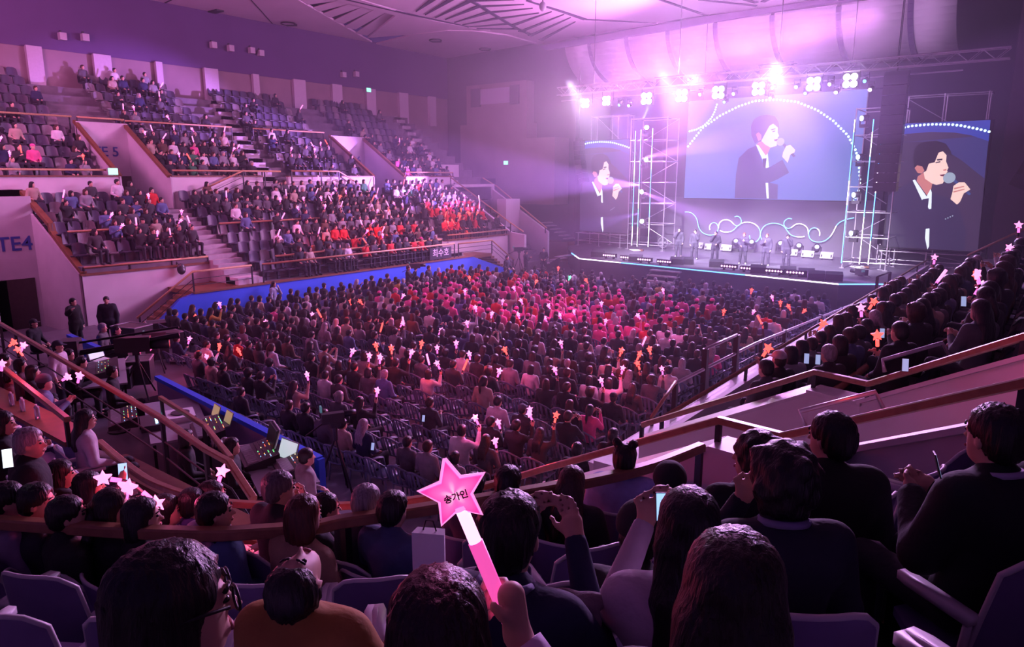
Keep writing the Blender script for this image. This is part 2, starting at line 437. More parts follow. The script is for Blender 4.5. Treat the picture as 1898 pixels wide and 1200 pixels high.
# upper tier
UPS = ((-4, 15.2), (17.6, 30.4), (33.2, 42.0))
b = MB()
for y0, y1 in UPS:
    for i in range(0, 11):
        x = -34.4 - 0.85 * i
        b.box((x - 0.85, y0, max(4.0, upz(i) - 1.2)), (x, y1, upz(i)))
for y0, y1 in ((15.2, 17.6), (30.4, 33.2)):
    for i in range(5, 11):
        x = -34.4 - 0.85 * i
        b.box((x - 0.85, y0, 8.4 if i < 6 else upz(i) - 1.2), (x, y1, upz(i)))
struct('terrace_upper', b, M['concrete'])
b = MB()
for (ya, yb) in ((23.4, 25.5), (38.4, 41.0)):
    for i in range(0, 21):
        x = -34.4 - 0.425 * i; y = ya + (yb - ya) * i / 20
        b.box((x - 0.425, y - 0.45, upz(0) + 0.26 * i - 0.3), (x, y + 0.45, upz(0) + 0.26 * i + 0.02))
struct('floor_stair_upper', b, M['tread'])
b = MB()
for y0, y1 in ((-4, 15.2), (17.6, 22.6), (24.2, 30.4), (33.2, 37.8)):
    b.box((-34.4, y0, 4.5), (-34.2, y1, 6.12))
b.box((-34.6, 22.6, 4.5), (-34.4, 24.2, 5.6)); b.box((-34.4, 37.8, 4.5), (-34.2, 42, 5.4))
b.box((-36.2, 37.0, 6.1), (-36.0, 40.4, 7.0))
struct('wall_upper_front', b, M['white'])
b = MB()
for y0, y1 in ((-4, 15.2), (17.6, 22.6), (24.2, 30.4), (33.2, 37.8)):
    b.box((-34.45, y0, 6.12), (-34.15, y1, 6.18))
for y in (15.22, 17.5, 30.42, 33.1):
    b.bar((-34.2, y, 6.15), (-38.3, y, 8.75), 0.18, 0.14)
struct('trim_upper', b, M['trim'])
b = MB()
for y0, y1 in ((15.2, 17.6), (30.4, 33.2)):
    b.box((-38.3, y0, 4.0), (-38.1, y1, 8.75))
    for yy in (y0, y1):
        b.prism([(-38.2, yy, 4.2), (-34.15, yy, 4.2), (-34.15, yy, 6.1), (-38.2, yy, 8.7)], (0, -0.06 if yy == y1 else 0.06, 0))
struct('wall_upper_gates', b, M['whitewall'])
b = MB(); b.box((-38.12, 16.5, 4.3), (-38.05, 17.5, 6.15)); b.box((-38.12, 31.4, 4.3), (-38.05, 32.5, 6.15)); struct('door_5', b, MATS['dark_doorway'])
# end of the stand: raking parapets and the outer stair
b = MB()
b.prism([(-27.0, 36.5, 0), (-34.2, 37.6, 0), (-34.2, 37.6, 5.5), (-28.2, 36.6, 2.6), (-27.0, 36.5, 2.5)], (0, 0.2, 0))
b.prism([(-27.2, 39.4, 0), (-34.4, 42.2, 0), (-34.4, 42.2, 5.3), (-27.2, 39.4, 2.5)], (0, 0.2, 0))
b.box((-34.6, 36.4, 4.5), (-34.2, 42.4, 5.6))
b.box((-31.4, 39.2, 2.0), (-30.6, 40.8, 4.6))
struct('wall_side_end', b, M['white'])
b = MB()
for i in range(16):
    b.box((-27.4 - 0.45 * i - 0.45, 36.9, 0), (-27.4 - 0.45 * i, 39.6, 0.6 + 0.3 * i))
struct('floor_stair_outer', b, M['concrete'])

# ---- walls
b = MB(); b.box((-44.3, -6, 10.4), (-44.0, 48.3, 12.8)); b.box((-44.3, -6, 0), (-44.0, 48.3, 10.4)); struct('wall_left', b, M['panelwall'])
b = MB(); b.box((-44.3, -6, 12.8), (-43.95, 48.3, 16.4)); struct('wall_left_upper', b, M['navy'])
b = MB()
for y0, y1 in ((12.0, 13.0), (15.48, 16.22), (18.77, 19.7), (22.24, 22.63), (25.29, 26.21), (28.71, 29.16), (31.88, 32.89), (35.26, 36.16), (38.53, 39.47), (42, 43), (45.5, 46.3)):
    b.box((-44.0, y0, 10.4), (-43.75, y1, 12.85))
struct('trim_pilasters', b, M['pilaster'])
b = MB(); b.box((-44.3, 48.0, 0), (-30.6, 48.3, 16.4)); struct('wall_front', b, M['darkwall'])
b = MB()
b.box((-41.3, 46.6, 6.0), (-34.3, 48.0, 10.4)); b.box((-40.9, 47.0, 10.4), (-34.6, 48.0, 13.6))
b.box((-37.0, 46.0, 4.0), (-31.2, 48.0, 9.1))
struct('wall_front_booth', b, M['panelwall'])
b = MB(); b.box((-39.3, 46.9, 12.0), (-36.2, 47.0, 13.2)); struct('window_1', b, mat('booth_glass', (0.45, 0.40, 0.50), 0.25, var=0.05))
b = MB(); b.box((-40.3, 46.85, 11.85), (-39.3, 46.98, 13.3)); b.box((-36.2, 46.85, 11.85), (-35.3, 46.98, 13.3)); struct('trim_booth_window', b, M['darkwall'])
b = MB(); b.box((-31, 54, 0), (14, 54.3, 20)); b.box((-31.2, 48, 0), (-31, 54.3, 17)); struct('wall_stage_back', b, M['drape'])
b = MB(); b.box((13.7, 4, 0), (14, 54.3, 20)); b.box((-2.5, 41.0, 0), (14, 41.3, 17)); struct('wall_right', b, M['darkwall'])

# ---- barrier stand
b = MB()
for i in range(0, 14):
    x = -4.3 + 0.8 * i
    b.box((x, 9.25 if i < 4 else 8.4, 0), (x + 0.8, 38.0, rgz(i)))
struct('terrace_right', b, M['concrete'])
b = MB(); b.box((-5.45, 9.25, 0), (-4.3, 38.2, 1.65)); struct('floor_walkway_right', b, mat('walkway_pale', (0.50, 0.48, 0.50), 0.6, var=0.15))
b = MB(); b.box((-5.55, 9.25, 0), (-5.45, 36.2, 1.6)); struct('wall_right_front', b, M['white'])
b = MB(); b.box((-4.42, 9.25, 1.65), (-4.32, 36.0, 2.3)); struct('wall_right_row', b, M['white'])
b = MB()
for i in range(8):
    b.box((-5.5 - 0.28 * 0, 9.25 - 0.3 * i - 0.3, 0), (-4.4, 9.25 - 0.3 * i, 1.45 - 0.2 * i))
struct('floor_stair_right', b, M['tread'])

# ---- the two raking parapets that flank the gate on the right
RA = [Pz(1190, 788, 2.6), Pz(1510, 690, 3.67), Pz(1610, 712, 3.67), Pd(1898, 625, 6.5)]
RA.append(RA[3] + (RA[3] - RA[2]) * 1.6)
RB = [Pz(962, 884, 2.72), Pz(1000, 872, 2.85), Pz(1333, 779, 3.95), Pz(1450, 809, 3.95), Pd(1898, 710, 4.3)]
RB.append(RB[4] + (RB[4] - RB[3]) * 1.5)
def parapet(pts, dz, th, zb):
    w, c = MB(), MB()
    for p, q in zip(pts[:-1], pts[1:]):
        d = Vector((q.x - p.x, q.y - p.y, 0)).normalized(); n = Vector((-d.y, d.x, 0)) * th
        a, e = p - Vector((0, 0, dz)), q - Vector((0, 0, dz))
        w.prism([a - n / 2, e - n / 2, Vector((e.x, e.y, zb)) - n / 2, Vector((a.x, a.y, zb)) - n / 2], n)
        up = Vector((0, 0, 0.05)); m = n * 1.5
        c.prism([a - m / 2, e - m / 2, e - m / 2 + up, a - m / 2 + up], m)
    return w, c
w, c = parapet(RA, 0.25, 0.24, 0.0)
struct('wall_gate_far', w, M['white']); struct('trim_gate_far', c, M['seatedge'])
w, c = parapet(RB, 0.25, 0.24, 0.0)
struct('wall_gate_near', w, M['white']); struct('trim_gate_near', c, M['seatedge'])

# ---- corner stand and rear stand round the corner of the floor
CX, CY = -6.5, 6.0
def trd(k): return (2.4 + 0.8 * k) if k < 3 else 4.75 + 0.8 * (k - 3)
def trz(k): return (2.0 + 0.40 * k) if k < 3 else 3.15 + 0.36 * (k - 3)
def th0(r): return math.radians(-2 - 1.4 * max(0, r - 4.75) * 2.3)
def arc(r, n=26, x_end=-26.0):
    a0 = th0(r); pts = []
    for i in range(n + 1):
        a = a0 + (-math.pi / 2 - a0) * i / n
        pts.append(Vector((CX + r * math.cos(a), CY + r * math.sin(a), 0)))
    pts.append(Vector((x_end, CY - r, 0)))
    return pts
b = MB()
for k in range(0, 11):
    r0, r1, z, zl = trd(k), trd(k + 1), trz(k), (trz(k - 1) if k else 0)
    A_, B_ = arc(r0), arc(r1)
    for i in range(len(A_) - 1):
        p, q, s_, t_ = A_[i], A_[i + 1], B_[i + 1], B_[i]
        b.add([(p.x, p.y, z), (q.x, q.y, z), (s_.x, s_.y, z), (t_.x, t_.y, z)], [(0, 1, 2, 3)])
        b.add([(p.x, p.y, zl), (q.x, q.y, zl), (q.x, q.y, z), (p.x, p.y, z)], [(0, 1, 2, 3)])
struct('terrace_corner', b, M['concrete'])
# front parapet of that stand (low wall under the curved rail) and the wall under the upper curved rail
def curved_wall(r, z0, z1, th, x_end, n=26):
    w = MB(); A_, B_ = arc(r, n, x_end), arc(r + th, n, x_end)
    for i in range(len(A_) - 1):
        p, q, s_, t_ = A_[i], A_[i + 1], B_[i + 1], B_[i]
        w.add([(p.x, p.y, z0), (q.x, q.y, z0), (s_.x, s_.y, z0), (t_.x, t_.y, z0), (p.x, p.y, z1), (q.x, q.y, z1), (s_.x, s_.y, z1), (t_.x, t_.y, z1)],
              [(4, 5, 6, 7), (0, 1, 5, 4), (2, 3, 7, 6)])
    return w
struct('wall_corner_front', curved_wall(2.22, 0, 2.45, 0.16, -9.4), M['white'])
struct('trim_corner_front', curved_wall(2.12, 2.45, 2.52, 0.34, -9.4), M['trim'])
b = MB(); b.box((-26, 3.55, 0), (-10.2, 3.75, 2.55)); struct('wall_rear_front', b, mat('violet_plaster', (0.20, 0.15, 0.32), 0.8, var=0.1))
b = MB(); b.box((-26, 3.45, 2.55), (-10.2, 3.85, 2.62)); struct('trim_rear_front', b, M['trim'])
# walkway in front of it with a brown edge
b = MB(); b.box((-26, 3.75, 0), (-7.0, 4.55, 1.55)); struct('floor_walkway_rear', b, M['concrete'])
b = MB(); b.box((-26, 4.45, 1.55), (-7.2, 4.62, 1.72)); b.box((-26, 3.76, 1.55), (-7.0, 3.84, 1.75)); struct('trim_walkway_rear', b, mat('red_brown_edge', (0.34, 0.11, 0.05), 0.5, var=0.2))

b = MB(); b.box((-26.6, 4.6, 0), (-7.6, 7.0, 0.75)); b.box((-29.1, 7.0, 0), (-18.2, 11.4, 0.5)); struct('floor_control_riser', b, M['stage'])
# ---- ceiling: dark void with pale hung panels, cut where the photo shows slots
b = MB(); b.box((-44.3, -6, 17.4), (14, 54.3, 17.6)); struct('ceiling', b, M['ceilgap'])
CZ = 16.3
def cpoly(px, th=0.12, z=CZ, mb=None):
    pts = [Pz(u, v, z) for u, v in px]
    mb.prism(pts, (0, 0, th))
b = MB()
cpoly([(215, 0), (690, 79), (545, -4), (380, -60), (60, -30)], mb=b)
b.box((-44.0, -6, CZ), (-38.5, 20.5, CZ + 0.12))
cpoly([(694, 83), (830, 108), (985, 82), (999, 83), (940, 66), (880, 58), (830, 57), (770, 64)], mb=b, z=CZ - 0.05)
struct('ceiling_outer_panel', b, M['ceiling'])
def c1(x, y): return (500 + x / 3.796, y / 3.796)
def c2(x, y): return (950 + x / 3.451, y / 3.451)
b = MB()
tips = [(80, -25), (170, 20), (262, 68), (350, 108), (438, 152), (522, 192), (605, 235)]
roots = [(380, -40), (480, 5), (565, 25), (650, 48), (735, 65), (815, 88), (885, 112)]
for k in range(7):
    tx, ty = tips[k]; rx, ry = roots[k]; px, py = roots[k - 1] if k else (300, -70)
    b.prism([Pz(*c1(tx, ty), CZ), Pz(*c1(tx + 82, ty + 16), CZ + 0.02), Pz(*c1(rx, ry), CZ + 0.25), Pz(*c1(px + 5, py), CZ + 0.25)], (0, 0, 0.05))
cpoly([c1(690, 268), c1(885, 112), c1(480, 5), c1(380, -40), c1(540, -30), c1(980, 105), c1(1160, 150), c1(1400, 195), c1(1550, 215), c1(1120, 232)], mb=b)
struct('ceiling_slat_panel', b, M['ceiling'])
b = MB()
cpoly([c1(548, -30), c1(985, 92), c1(1160, 140), c1(1400, 187), c1(1800, 300), c1(1900, 318), c2(215, 283), c2(300, 262), c2(480, 225), c2(700, 190), c2(930, 155), c2(460, 132), c2(90, 5), c2(60, -40)], mb=b, z=CZ + 0.04)
cpoly([c2(100, -40), c2(130, 15), c2(465, 122), c2(930, 148), c2(1150, 108), c2(1225, 98), c2(920, -10), c2(880, -60)], mb=b, z=CZ + 0.04)
cpoly([c2(935, -60), c2(950, -8), c2(1245, 95), c2(1600, 62), c2(1900, 5), c2(2300, -60)], mb=b, z=CZ + 0.04)
b.box((-26, -6, CZ + 0.04), (14, 31, CZ + 0.16)); b.box((-38.5, -6, CZ + 0.04), (-26, 23, CZ + 0.16))
struct('ceiling_inner_panel', b, M['ceiling'])
b = MB()                                   # dark slots of the two fans and the joints between the panels
def slot(p, q, w0=5.0, w1=0.8, z=CZ - 0.02):
    a, e = Pz(*p, z), Pz(*q, z)
    d = Vector((e.x - a.x, e.y - a.y, 0)).normalized(); n = Vector((-d.y, d.x, 0))
    b.prism([a - n * w0 * 0.03, a + n * w0 * 0.03, e + n * w1 * 0.03, e - n * w1 * 0.03], (0, 0, 0.06))
spine = [(1290, -40), (1410, 10), (1480, 45), (1545, 88), (1615, 130), (1680, 170), (1745, 207), (1830, 245)]
for s0, s1 in zip(spine[:-1], spine[1:]): slot(c1(*s0), c1(*s1), 4, 4)
for s, e in (((1160, -8), (1030, 85)), ((1290, -8), (1095, 108)), ((1410, 10), (1165, 130)), ((1480, 45), (1235, 142)), ((1545, 88), (1300, 162)), ((1615, 130), (1355, 178)), ((1680, 170), (1390, 195)), ((1745, 207), (1430, 205))):
    slot(c1(*s), c1(*e), 6, 0.6)
for s, e in (((1410, 10), (1720, 3)), ((1480, 50), (1790, 35)), ((1545, 92), (1850, 62)), ((1615, 134), (1893, 95))): slot(c1(*s), c1(*e), 6, 0.6)
for s, e in (((0, 165), (250, 78)), ((50, 205), (330, 95)), ((110, 232), (372, 115)), ((180, 260), (402, 142))): slot(c2(*s), c2(*e), 6, 0.6)
slot(c2(1190, 2), c2(1560, 40), 2, 3); slot(c2(1480, 0), c2(1560, 20), 3, 5); slot(c2(1600, 15), c2(1650, -5), 5, 3)
slot(c1(520, -5), c1(985, 105), 3, 3); slot(c1(985, 105), c1(1400, 193), 3, 1)
slot(c2(90, 8), c2(300, 72), 2, 4); slot(c2(300, 72), c2(465, 128), 4, 5); slot(c2(465, 128), c2(920, 152), 3, 1)
slot(c2(930, -4), c2(1235, 100), 3, 3)
slot((293, 12), (318, 0), 1.5, 1.5); slot((465, 0), (512, 52), 1, 1)
struct('trim_ceiling_joint', b, M['ceilgap'])
# proscenium beam and curved canopy over the stage
b = MB()
def bm_pts(y, ps): return [Py(u, v, y) for u, v in ps]
top = bm_pts(46, [(1000, 86), (1060, 75), (1130, 62), (1220, 46), (1310, 30), (1400, 17), (1500, 2), (1640, -22), (1800, -50)])
bot = bm_pts(46, [(1010, 92), (1060, 86), (1150, 71), (1260, 53), (1340, 38), (1430, 23), (1500, 11), (1640, -12), (1800, -38)])
b.prism(top + bot[::-1], (0, 0.35, 0))
struct('trim_stage_beam', b, M['navy'])
xl, xr, yt, zt, yb, zb = -30.6, -5.6, 46.1, 15.6, 50.3, 13.0
cur = [(yt + (yb - yt) * (1 - math.cos(t * math.pi / 2 / 12)), zt + 0.2 - (zt + 0.2 - zb) * math.sin(t * math.pi / 2 / 12)) for t in range(13)]
RIBX = [-30.6, -28.4, -25.4, -22.3, -19.0, -15.4, -11.6, -7.9, -5.6]
b = MB()
for i in range(len(RIBX) - 1):
    x0, x1 = RIBX[i] + 0.12, RIBX[i + 1] - 0.12
    for (y0, z0), (y1, z1) in zip(cur[:-1], cur[1:]):
        b.add([(x0, y0, z0), (x1, y0, z0), (x1, y1, z1), (x0, y1, z1), (x0, y0 + .1, z0 + .1), (x1, y0 + .1, z0 + .1), (x1, y1 + .1, z1 + .1), (x0, y1 + .1, z1 + .1)],
              [(0, 3, 2, 1), (4, 5, 6, 7), (0, 4, 7, 3), (1, 2, 6, 5)])
struct('ceiling_canopy', b, M['canopy'], True)
b = MB()
for x in RIBX[1:-1]:
    for (y0, z0), (y1, z1) in zip(cur[:-1], cur[1:]):
        b.bar((x, y0 + 0.05, z0 - 0.02), (x, y1 + 0.05, z1 - 0.02), 0.30, 0.12)
struct('trim_canopy_rib', b, M['navy'])
# round lights set in the ceiling, not lit
for k, (u, v) in enumerate(((534, 44), (807, 75), (899, 91))):
    p = Pz(u, v, CZ - 0.1)
    t = thing('ceiling_light', ('round unlit ceiling light in the long pointed outer panel', 'round unlit ceiling light in the middle of the corner panel', 'round unlit ceiling light close to the stage edge of the corner panel')[k], 'light', p, 0.6)
    b = MB(); b.tube([(0.45 * math.cos(a * math.pi / 10), 0.45 * math.sin(a * math.pi / 10), 0) for a in range(21)], 0.05, 6); b.build('rim', M['black'], t)
    b = MB(); b.disc((0, 0, 0), (0, 0, 1), 0.42, 20); b.build('diffuser', M['pilaster'], t)
    b = MB(); b.box((-0.35, 0.3, -0.02), (0.35, 0.75, 0.1)); b.build('hinge_plate', M['black'], t)
b = MB(); p = Pz(400, 20, CZ); single('ceiling_grille', (b.cbox(p, (1.0, 0.5, 0.16)), b)[1], M['black'], 'small dark grille let into the outer ceiling panel', 'vent', p)
p = Pz(1006, 12, 15.2); t = thing('ceiling_siren', 'small round fixture hanging below the ceiling on a rod', 'light', p)
b = MB(); b.ball((0, 0, 0), (0.2, 0.2, 0.26)); b.build('bulb', M['grey'], t, True)
b = MB(); b.tube([(0, 0, 0.2), (0, 0, 1.1)], 0.03); b.build('rod', M['black'], t)
# exit signs
for k, (p, lab) in enumerate(((Py(938, 302, 45.9), 'glowing exit sign on the dark wall beside the narrow screen'), (Px(209, 318, -34.1), 'green exit sign at the edge of the gate five recess'), (Px(683, 167, -43.6), 'tiny green exit sign high on the pilaster wall'))):
    t = thing('exit_sign', lab, 'exit sign', p, 0 if k == 0 else math.pi / 2)
    b = MB(); b.box((-0.22, -0.02, -0.16), (0.22, 0.1, 0.16)); b.build('housing', M['grey'], t)
    b = MB(); b.box((-0.2, -0.05, -0.14), (0.2, -0.02, 0.14)); b.build('lit_face', E_EXIT, t)
# little pale loudspeakers high on the navy wall
for k, (u, v) in enumerate(((116, 68), (158, 70), (396, 84), (428, 90), (467, 94), (484, 99), (637, 139), (661, 138))):
    p = Px(u, v, -43.7)
    t = thing('wall_speaker', 'small pale loudspeaker on the navy wall, %s from the near end' % ordw(k + 1), 'loudspeaker', p, 0, 'pale speakers on the navy wall')
    b = MB(); b.box((-0.2, -0.17, -0.17), (0.12, 0.17, 0.2)); b.build('case', M['pilaster'], t)
    b = MB(); b.box((-0.25, -0.05, 0.1), (-0.2, 0.05, 0.35)); b.build('bracket', M['black'], t)

# ================================================================== RAILINGS
def px_rail(fn, pts, k): return [fn(u, v, k) for u, v in pts]
def on_low(y, i, dz): return Vector((-26.8 - 0.8 * i, y, lowz(i) + dz))
R = rail
R('handrail', 'long wooden handrail on top of the blue side wall', [(-26.8, 17.4, 2.45), (-26.8, 29.6, 2.45)], [((-26.8, y, 2.45), 1.66) for y in (17.4, 19.8, 22.2, 24.6, 27, 29.6)], lower=(0.28, 0.55))
R('handrail', 'wooden handrail behind the front row of the blue wall stand', [on_low(18.6, 1, 0.62), on_low(29.4, 1, 0.62)], [(on_low(y, 1, 0.62), lowz(1)) for y in (18.6, 21.3, 24, 26.7, 29.4)])
R('handrail', 'wooden handrail across the middle rows of the blue wall stand', [on_low(17.9, 5, 0.5), on_low(29.3, 5, 0.5)], [(on_low(y, 5, 0.5), lowz(5)) for y in (17.9, 20.5, 23.5, 26.5, 29.3)])
R('handrail', 'wooden handrail across the half empty rows beside gate four', [on_low(11.5, 5, 0.5), on_low(16.3, 5, 0.5)], [(on_low(y, 5, 0.5), lowz(5)) for y in (11.5, 14, 16.2)])
R('handrail', 'wooden handrail on the white wall above the two standing men', [(-29.2, 11.3, 2.72), (-29.2, 16.3, 2.72)], [((-29.2, y, 2.72), 2.5) for y in (11.3, 13, 14.7, 16.3)])
R('handrail', 'wooden handrail on the white wall near the stage end', [(-28.4, 30.8, 2.75), (-28.4, 36.5, 2.75)], [((-28.4, y, 2.75), 2.5) for y in (30.8, 33.6, 36.4)])
R('handrail', 'wooden handrail across the red jacketed rows near the stage', [on_low(31, 5, 0.5), on_low(35.8, 5, 0.5)], [(on_low(y, 5, 0.5), lowz(5)) for y in (31, 33.4, 35.8)])
R('stair_rail', 'stair handrail beside the brown steps next to the blue wall', [(-26.85, 12.0, 0.95), (-26.85, 14.3, 2.45), (-26.85, 16.9, 2.45)], [((-26.85, 14.3, 2.45), 1.6), ((-26.85, 16.9, 2.45), 1.6), ((-26.85, 12.1, 1.0), 0.3)], lower=(0.3, 0.55))
R('stair_rail', 'stair handrail falling to the floor at the stage end of the blue wall', [(-26.85, 30.0, 2.4), (-26.85, 33.0, 2.4), (-26.85, 35.2, 1.0)], [((-26.85, 30.0, 2.4), 1.6), ((-26.85, 33.0, 2.4), 1.6), ((-26.85, 35.1, 1.05), 0.2)], lower=(0.25, 0.5))
R('handrail', 'wooden handrail along the front of the far upper tier', [(-34.25, 33.2, 6.42), (-34.25, 37.8, 6.42)], [((-34.25, y, 6.42), 6.1) for y in (33.2, 35.5, 37.8)])
R('handrail', 'wooden handrail along the upper tier above gate four', [(-34.25, -3, 6.42), (-34.25, 15.1, 6.42)], [((-34.25, y, 6.42), 6.1) for y in range(0, 16, 3)])
R('handrail', 'wooden handrail along the upper tier between gates five and six', [(-34.25, 17.7, 6.42), (-34.25, 22.6, 6.42)], [((-34.25, y, 6.42), 6.1) for y in (17.7, 20.1, 22.6)])
R('handrail', 'wooden handrail on the upper tier with stair rails at both ends', [Px(375, 352, -33.9), Px(450, 317, -33.9), Px(520, 318, -33.9)], [(Px(450, 317, -33.9), 5.6), (Px(490, 318, -33.9), 5.6)], lower=(0.3, 0.6))
R('handrail', 'wooden handrail dropping to the landing past the upper stair', [Px(540, 317, -33.9), Px(628, 318, -33.9), Px(672, 345, -33.9)], [(Px(540, 317, -33.9), 5.6), (Px(628, 318, -33.9), 5.6), (Px(595, 318, -33.9), 5.6)], lower=(0.3, 0.6))
R('handrail', 'thin wooden handrail high in the upper tier over gate four', [(-38.8, -2, 9.0), (-38.8, 15.3, 9.0)], [((-38.8, y, 9.0), 7.9) for y in (0, 4, 8, 12, 15.2)], r=0.03)
R('handrail', 'short handrail over the top of the gate five recess', [(-38.2, 15.3, 8.95), (-38.2, 17.5, 8.95)], [((-38.2, y, 8.95), 8.7) for y in (15.3, 17.5)], r=0.03)
R('handrail', 'thin wooden handrail high in the upper tier past gate five', [(-38.8, 17.6, 8.95), (-38.8, 23.8, 8.95)], [((-38.8, y, 8.95), 7.9) for y in (17.6, 20.7, 23.8)], r=0.03)
R('handrail', 'thin wooden handrail high in the upper tier before gate six', [(-38.8, 25.2, 8.95), (-38.8, 30.4, 8.95)], [((-38.8, y, 8.95), 7.9) for y in (25.2, 27.8, 30.3)], r=0.03)
R('handrail', 'raking handrail on the end wall of the blue wall stand', [(-34.2, 37.5, 6.1), (-28.2, 36.6, 3.2), (-27.1, 36.5, 2.7)], [((-28.2, 36.6, 3.2), 2.6), ((-31.2, 37.05, 4.6), 4.0), ((-34.2, 37.5, 6.1), 5.5)])
R('handrail', 'raking handrail of the outer stair under the exit sign', [Px(895, 330, -34.3), Px(920, 345, -34.3), (-27.3, 39.4, 2.75)], [((-27.4, 39.4, 2.75), 2.4), (Px(920, 345, -34.3), 5.2)])
# barrier stand
R('barrier', 'black barrier with steel bars along the floor beside the audience', [Px(1250, 712, -5.45), Px(1400, 637, -5.45), Px(1640, 540, -5.45)],
  [(Px(u, v, -5.45), 1.65) for u, v in ((1252, 711), (1310, 682), (1366, 654), (1412, 630), (1455, 612), (1522, 584), (1560, 570))], lower=(0.3, 0.5, 0.68), m=M['steel'], post_w=0.09)
R('barrier', 'tall gate frame standing in the black barrier', [Px(1308, 647, -5.45), Px(1366, 621, -5.45)], [(Px(1308, 647, -5.45), 1.65), (Px(1366, 621, -5.45), 1.65)], m=M['steel'], post_w=0.11)
R('barrier', 'tall gate frame in the black barrier close to the stage', [Px(1627, 513, -5.45), Px(1650, 505, -5.45)], [(Px(1627, 513, -5.45), 1.65), (Px(1650, 505, -5.45), 1.65)], m=M['black'], post_w=0.11)
R('stair_rail', 'wooden stair rail falling from the barrier walkway to the floor', [Px(1252, 708, -5.45), Px(1207, 775, -5.45)], [(Px(1209, 771, -5.45), 1.3)], m=M['wood'])
R('handrail', 'wooden handrail before the front row of the barrier stand', [(-4.37, 9.3, 2.55), (-4.37, 36, 2.55)], [((-4.37, y, 2.55), 2.3) for y in (9.4, 13, 17, 21, 25, 29, 33)], m=M['wood'])
R('stair_rail', 'stout wooden handrail crossing the barrier stand in two parallel bars', [Pz(1545, 727, 3.4), Pz(1722, 592, 3.4)], [(Pz(1720, 594, 3.4), 2.6), (Pz(1630, 662, 3.4), 2.6)], r=0.05)
R('stair_rail', 'wooden handrail further along the barrier stand beside raised star stick', [Pz(1752, 560, 3.6), Pz(1818, 507, 3.6)], [(Pz(1790, 529, 3.6), 2.8)], r=0.045)
R('tube_rail', 'bent steel tube rail behind the far gate parapet', [Pd(1640, 690, 8.2), Pd(1636, 668, 8.2), Pd(1747, 636, 8.2), Pd(1762, 664, 8.2)], [], m=M['steel'], r=0.025)
R('tube_rail', 'bent steel tube rail inside the gate passage', [Pd(1497, 797, 7.0), Pd(1482, 763, 7.0), Pd(1622, 727, 7.0), Pd(1642, 766, 7.0)], [], m=M['steel'], r=0.025)
R('handrail', 'long raking handrail on the far end of the barrier stand', [Py(1793, 474, 37.9), Py(1898, 425, 37.9)], [(Py(1830, 457, 37.9), 2.5)], m=M['wood'], r=0.05)
R('handrail', 'thick wooden handrail on the far parapet of the gate', RA, [(p, p.z - 0.3) for p in RA[:4]], flat=(0.09, 0.07))
R('handrail', 'thick wooden handrail on the near parapet of the gate', RB, [(p, p.z - 0.3) for p in RB[1:5]], flat=(0.09, 0.07))
# curved rails of the corner stand
RC = [Pz(u, v, 3.95) for u, v in ((1300, 829), (1210, 864), (1111, 889), (1000, 909), (870, 931), (740, 952), (640, 966), (580, 978), (480, 986), (400, 990), (300, 988), (200, 983), (100, 976), (0, 969), (-120, 960), (-300, 942))]
RCP = RC; RC = smooth(RC, 4)
R('curved_handrail', 'long curved wooden handrail sweeping across in front of the camera', RC, [(Pz(1297, 830, 3.95), 3.1)] + [(RCP[i], 3.1) for i in (3, 6, 9, 12)], flat=(0.085, 0.075))
b = MB()
RD = [Pz(u, v, 2.72) for u, v in ((184, 820), (225, 855), (270, 888), (310, 906), (351, 919), (410, 931), (469, 936), (555, 939), (640, 938), (720, 933), (775, 926), (860, 911), (930, 893), (962, 884))]
R('curved_handrail', 'curved wooden handrail glowing red above the control area', smooth(RD, 4), [(RD[i], 2.45) for i in (0, 3, 6, 9, 12)], flat=(0.085, 0.07))
R('handrail', 'straight wooden handrail with bottles on its ledge', [Pz(-60, 627, 3.0), Pz(0, 678, 3.0), Pz(125, 778, 3.0)], [(Pz(122, 775, 3.0), 2.6), (Pz(28, 700, 3.0), 2.6)], flat=(0.08, 0.07))
RE = [Pz(-40, 577, 2.75), Pz(0, 600, 2.75), Pz(300, 776, 2.7), Pz(381, 833, 2.7), Pz(425, 857, 2.7), Pz(470, 925, 2.5)]
R('handrail', 'long wooden handrail glowing pink beside the control desks', RE, [(RE[1], 1.5), (Pz(28, 616, 2.75), 1.5), (RE[2], 0.7), (RE[3], 0.7)], flat=(0.085, 0.07), lower=(0.35, 0.6))
R('handrail', 'wooden handrail on the control desk side nearest the blue partition', [Pz(297, 737, 2.0), Pz(380, 790, 2.0), Pz(428, 850, 2.2)], [(Pz(299, 738, 2.0), 0.7), (Pz(378, 789, 2.0), 0.7)], flat=(0.08, 0.07))

PT = [Pz(u, v, 1.6) for u, v in ((292, 700), (450, 780), (592, 852))]
b = MB()
for p, q in zip(PT[:-1], PT[1:]): b.bar((p.x, p.y, 0.78), (q.x, q.y, 0.78), 0.06, 1.56)
t = thing('partition', 'purple partition with bright blue top edge beside the control desks', 'partition', PT[0])
b.build('panel', mat('violet_board', (0.30, 0.22, 0.42), 0.7, var=0.1), t, offset=PT[0])
b = MB()
for p, q in zip(PT[:-1], PT[1:]): b.bar(p, q, 0.14, 0.09)
b.build('top_edge', M['blue'], t, offset=PT[0])
b = MB(); b.bar((PT[2].x, PT[2].y, 0), (PT[2].x, PT[2].y, 1.62), 0.12)
b.build('end_post', M['blue'], t, offset=PT[0])
PT2 = [Pz(u, v, 1.6) for u, v in ((128, 622), (193, 650))]
t = thing('partition', 'short blue partition near the two standing men', 'partition', PT2[0])
b = MB(); b.bar((PT2[0].x, PT2[0].y, 1.05), (PT2[1].x, PT2[1].y, 1.05), 0.06, 1.1); b.build('panel', M['blue'], t, offset=PT2[0])
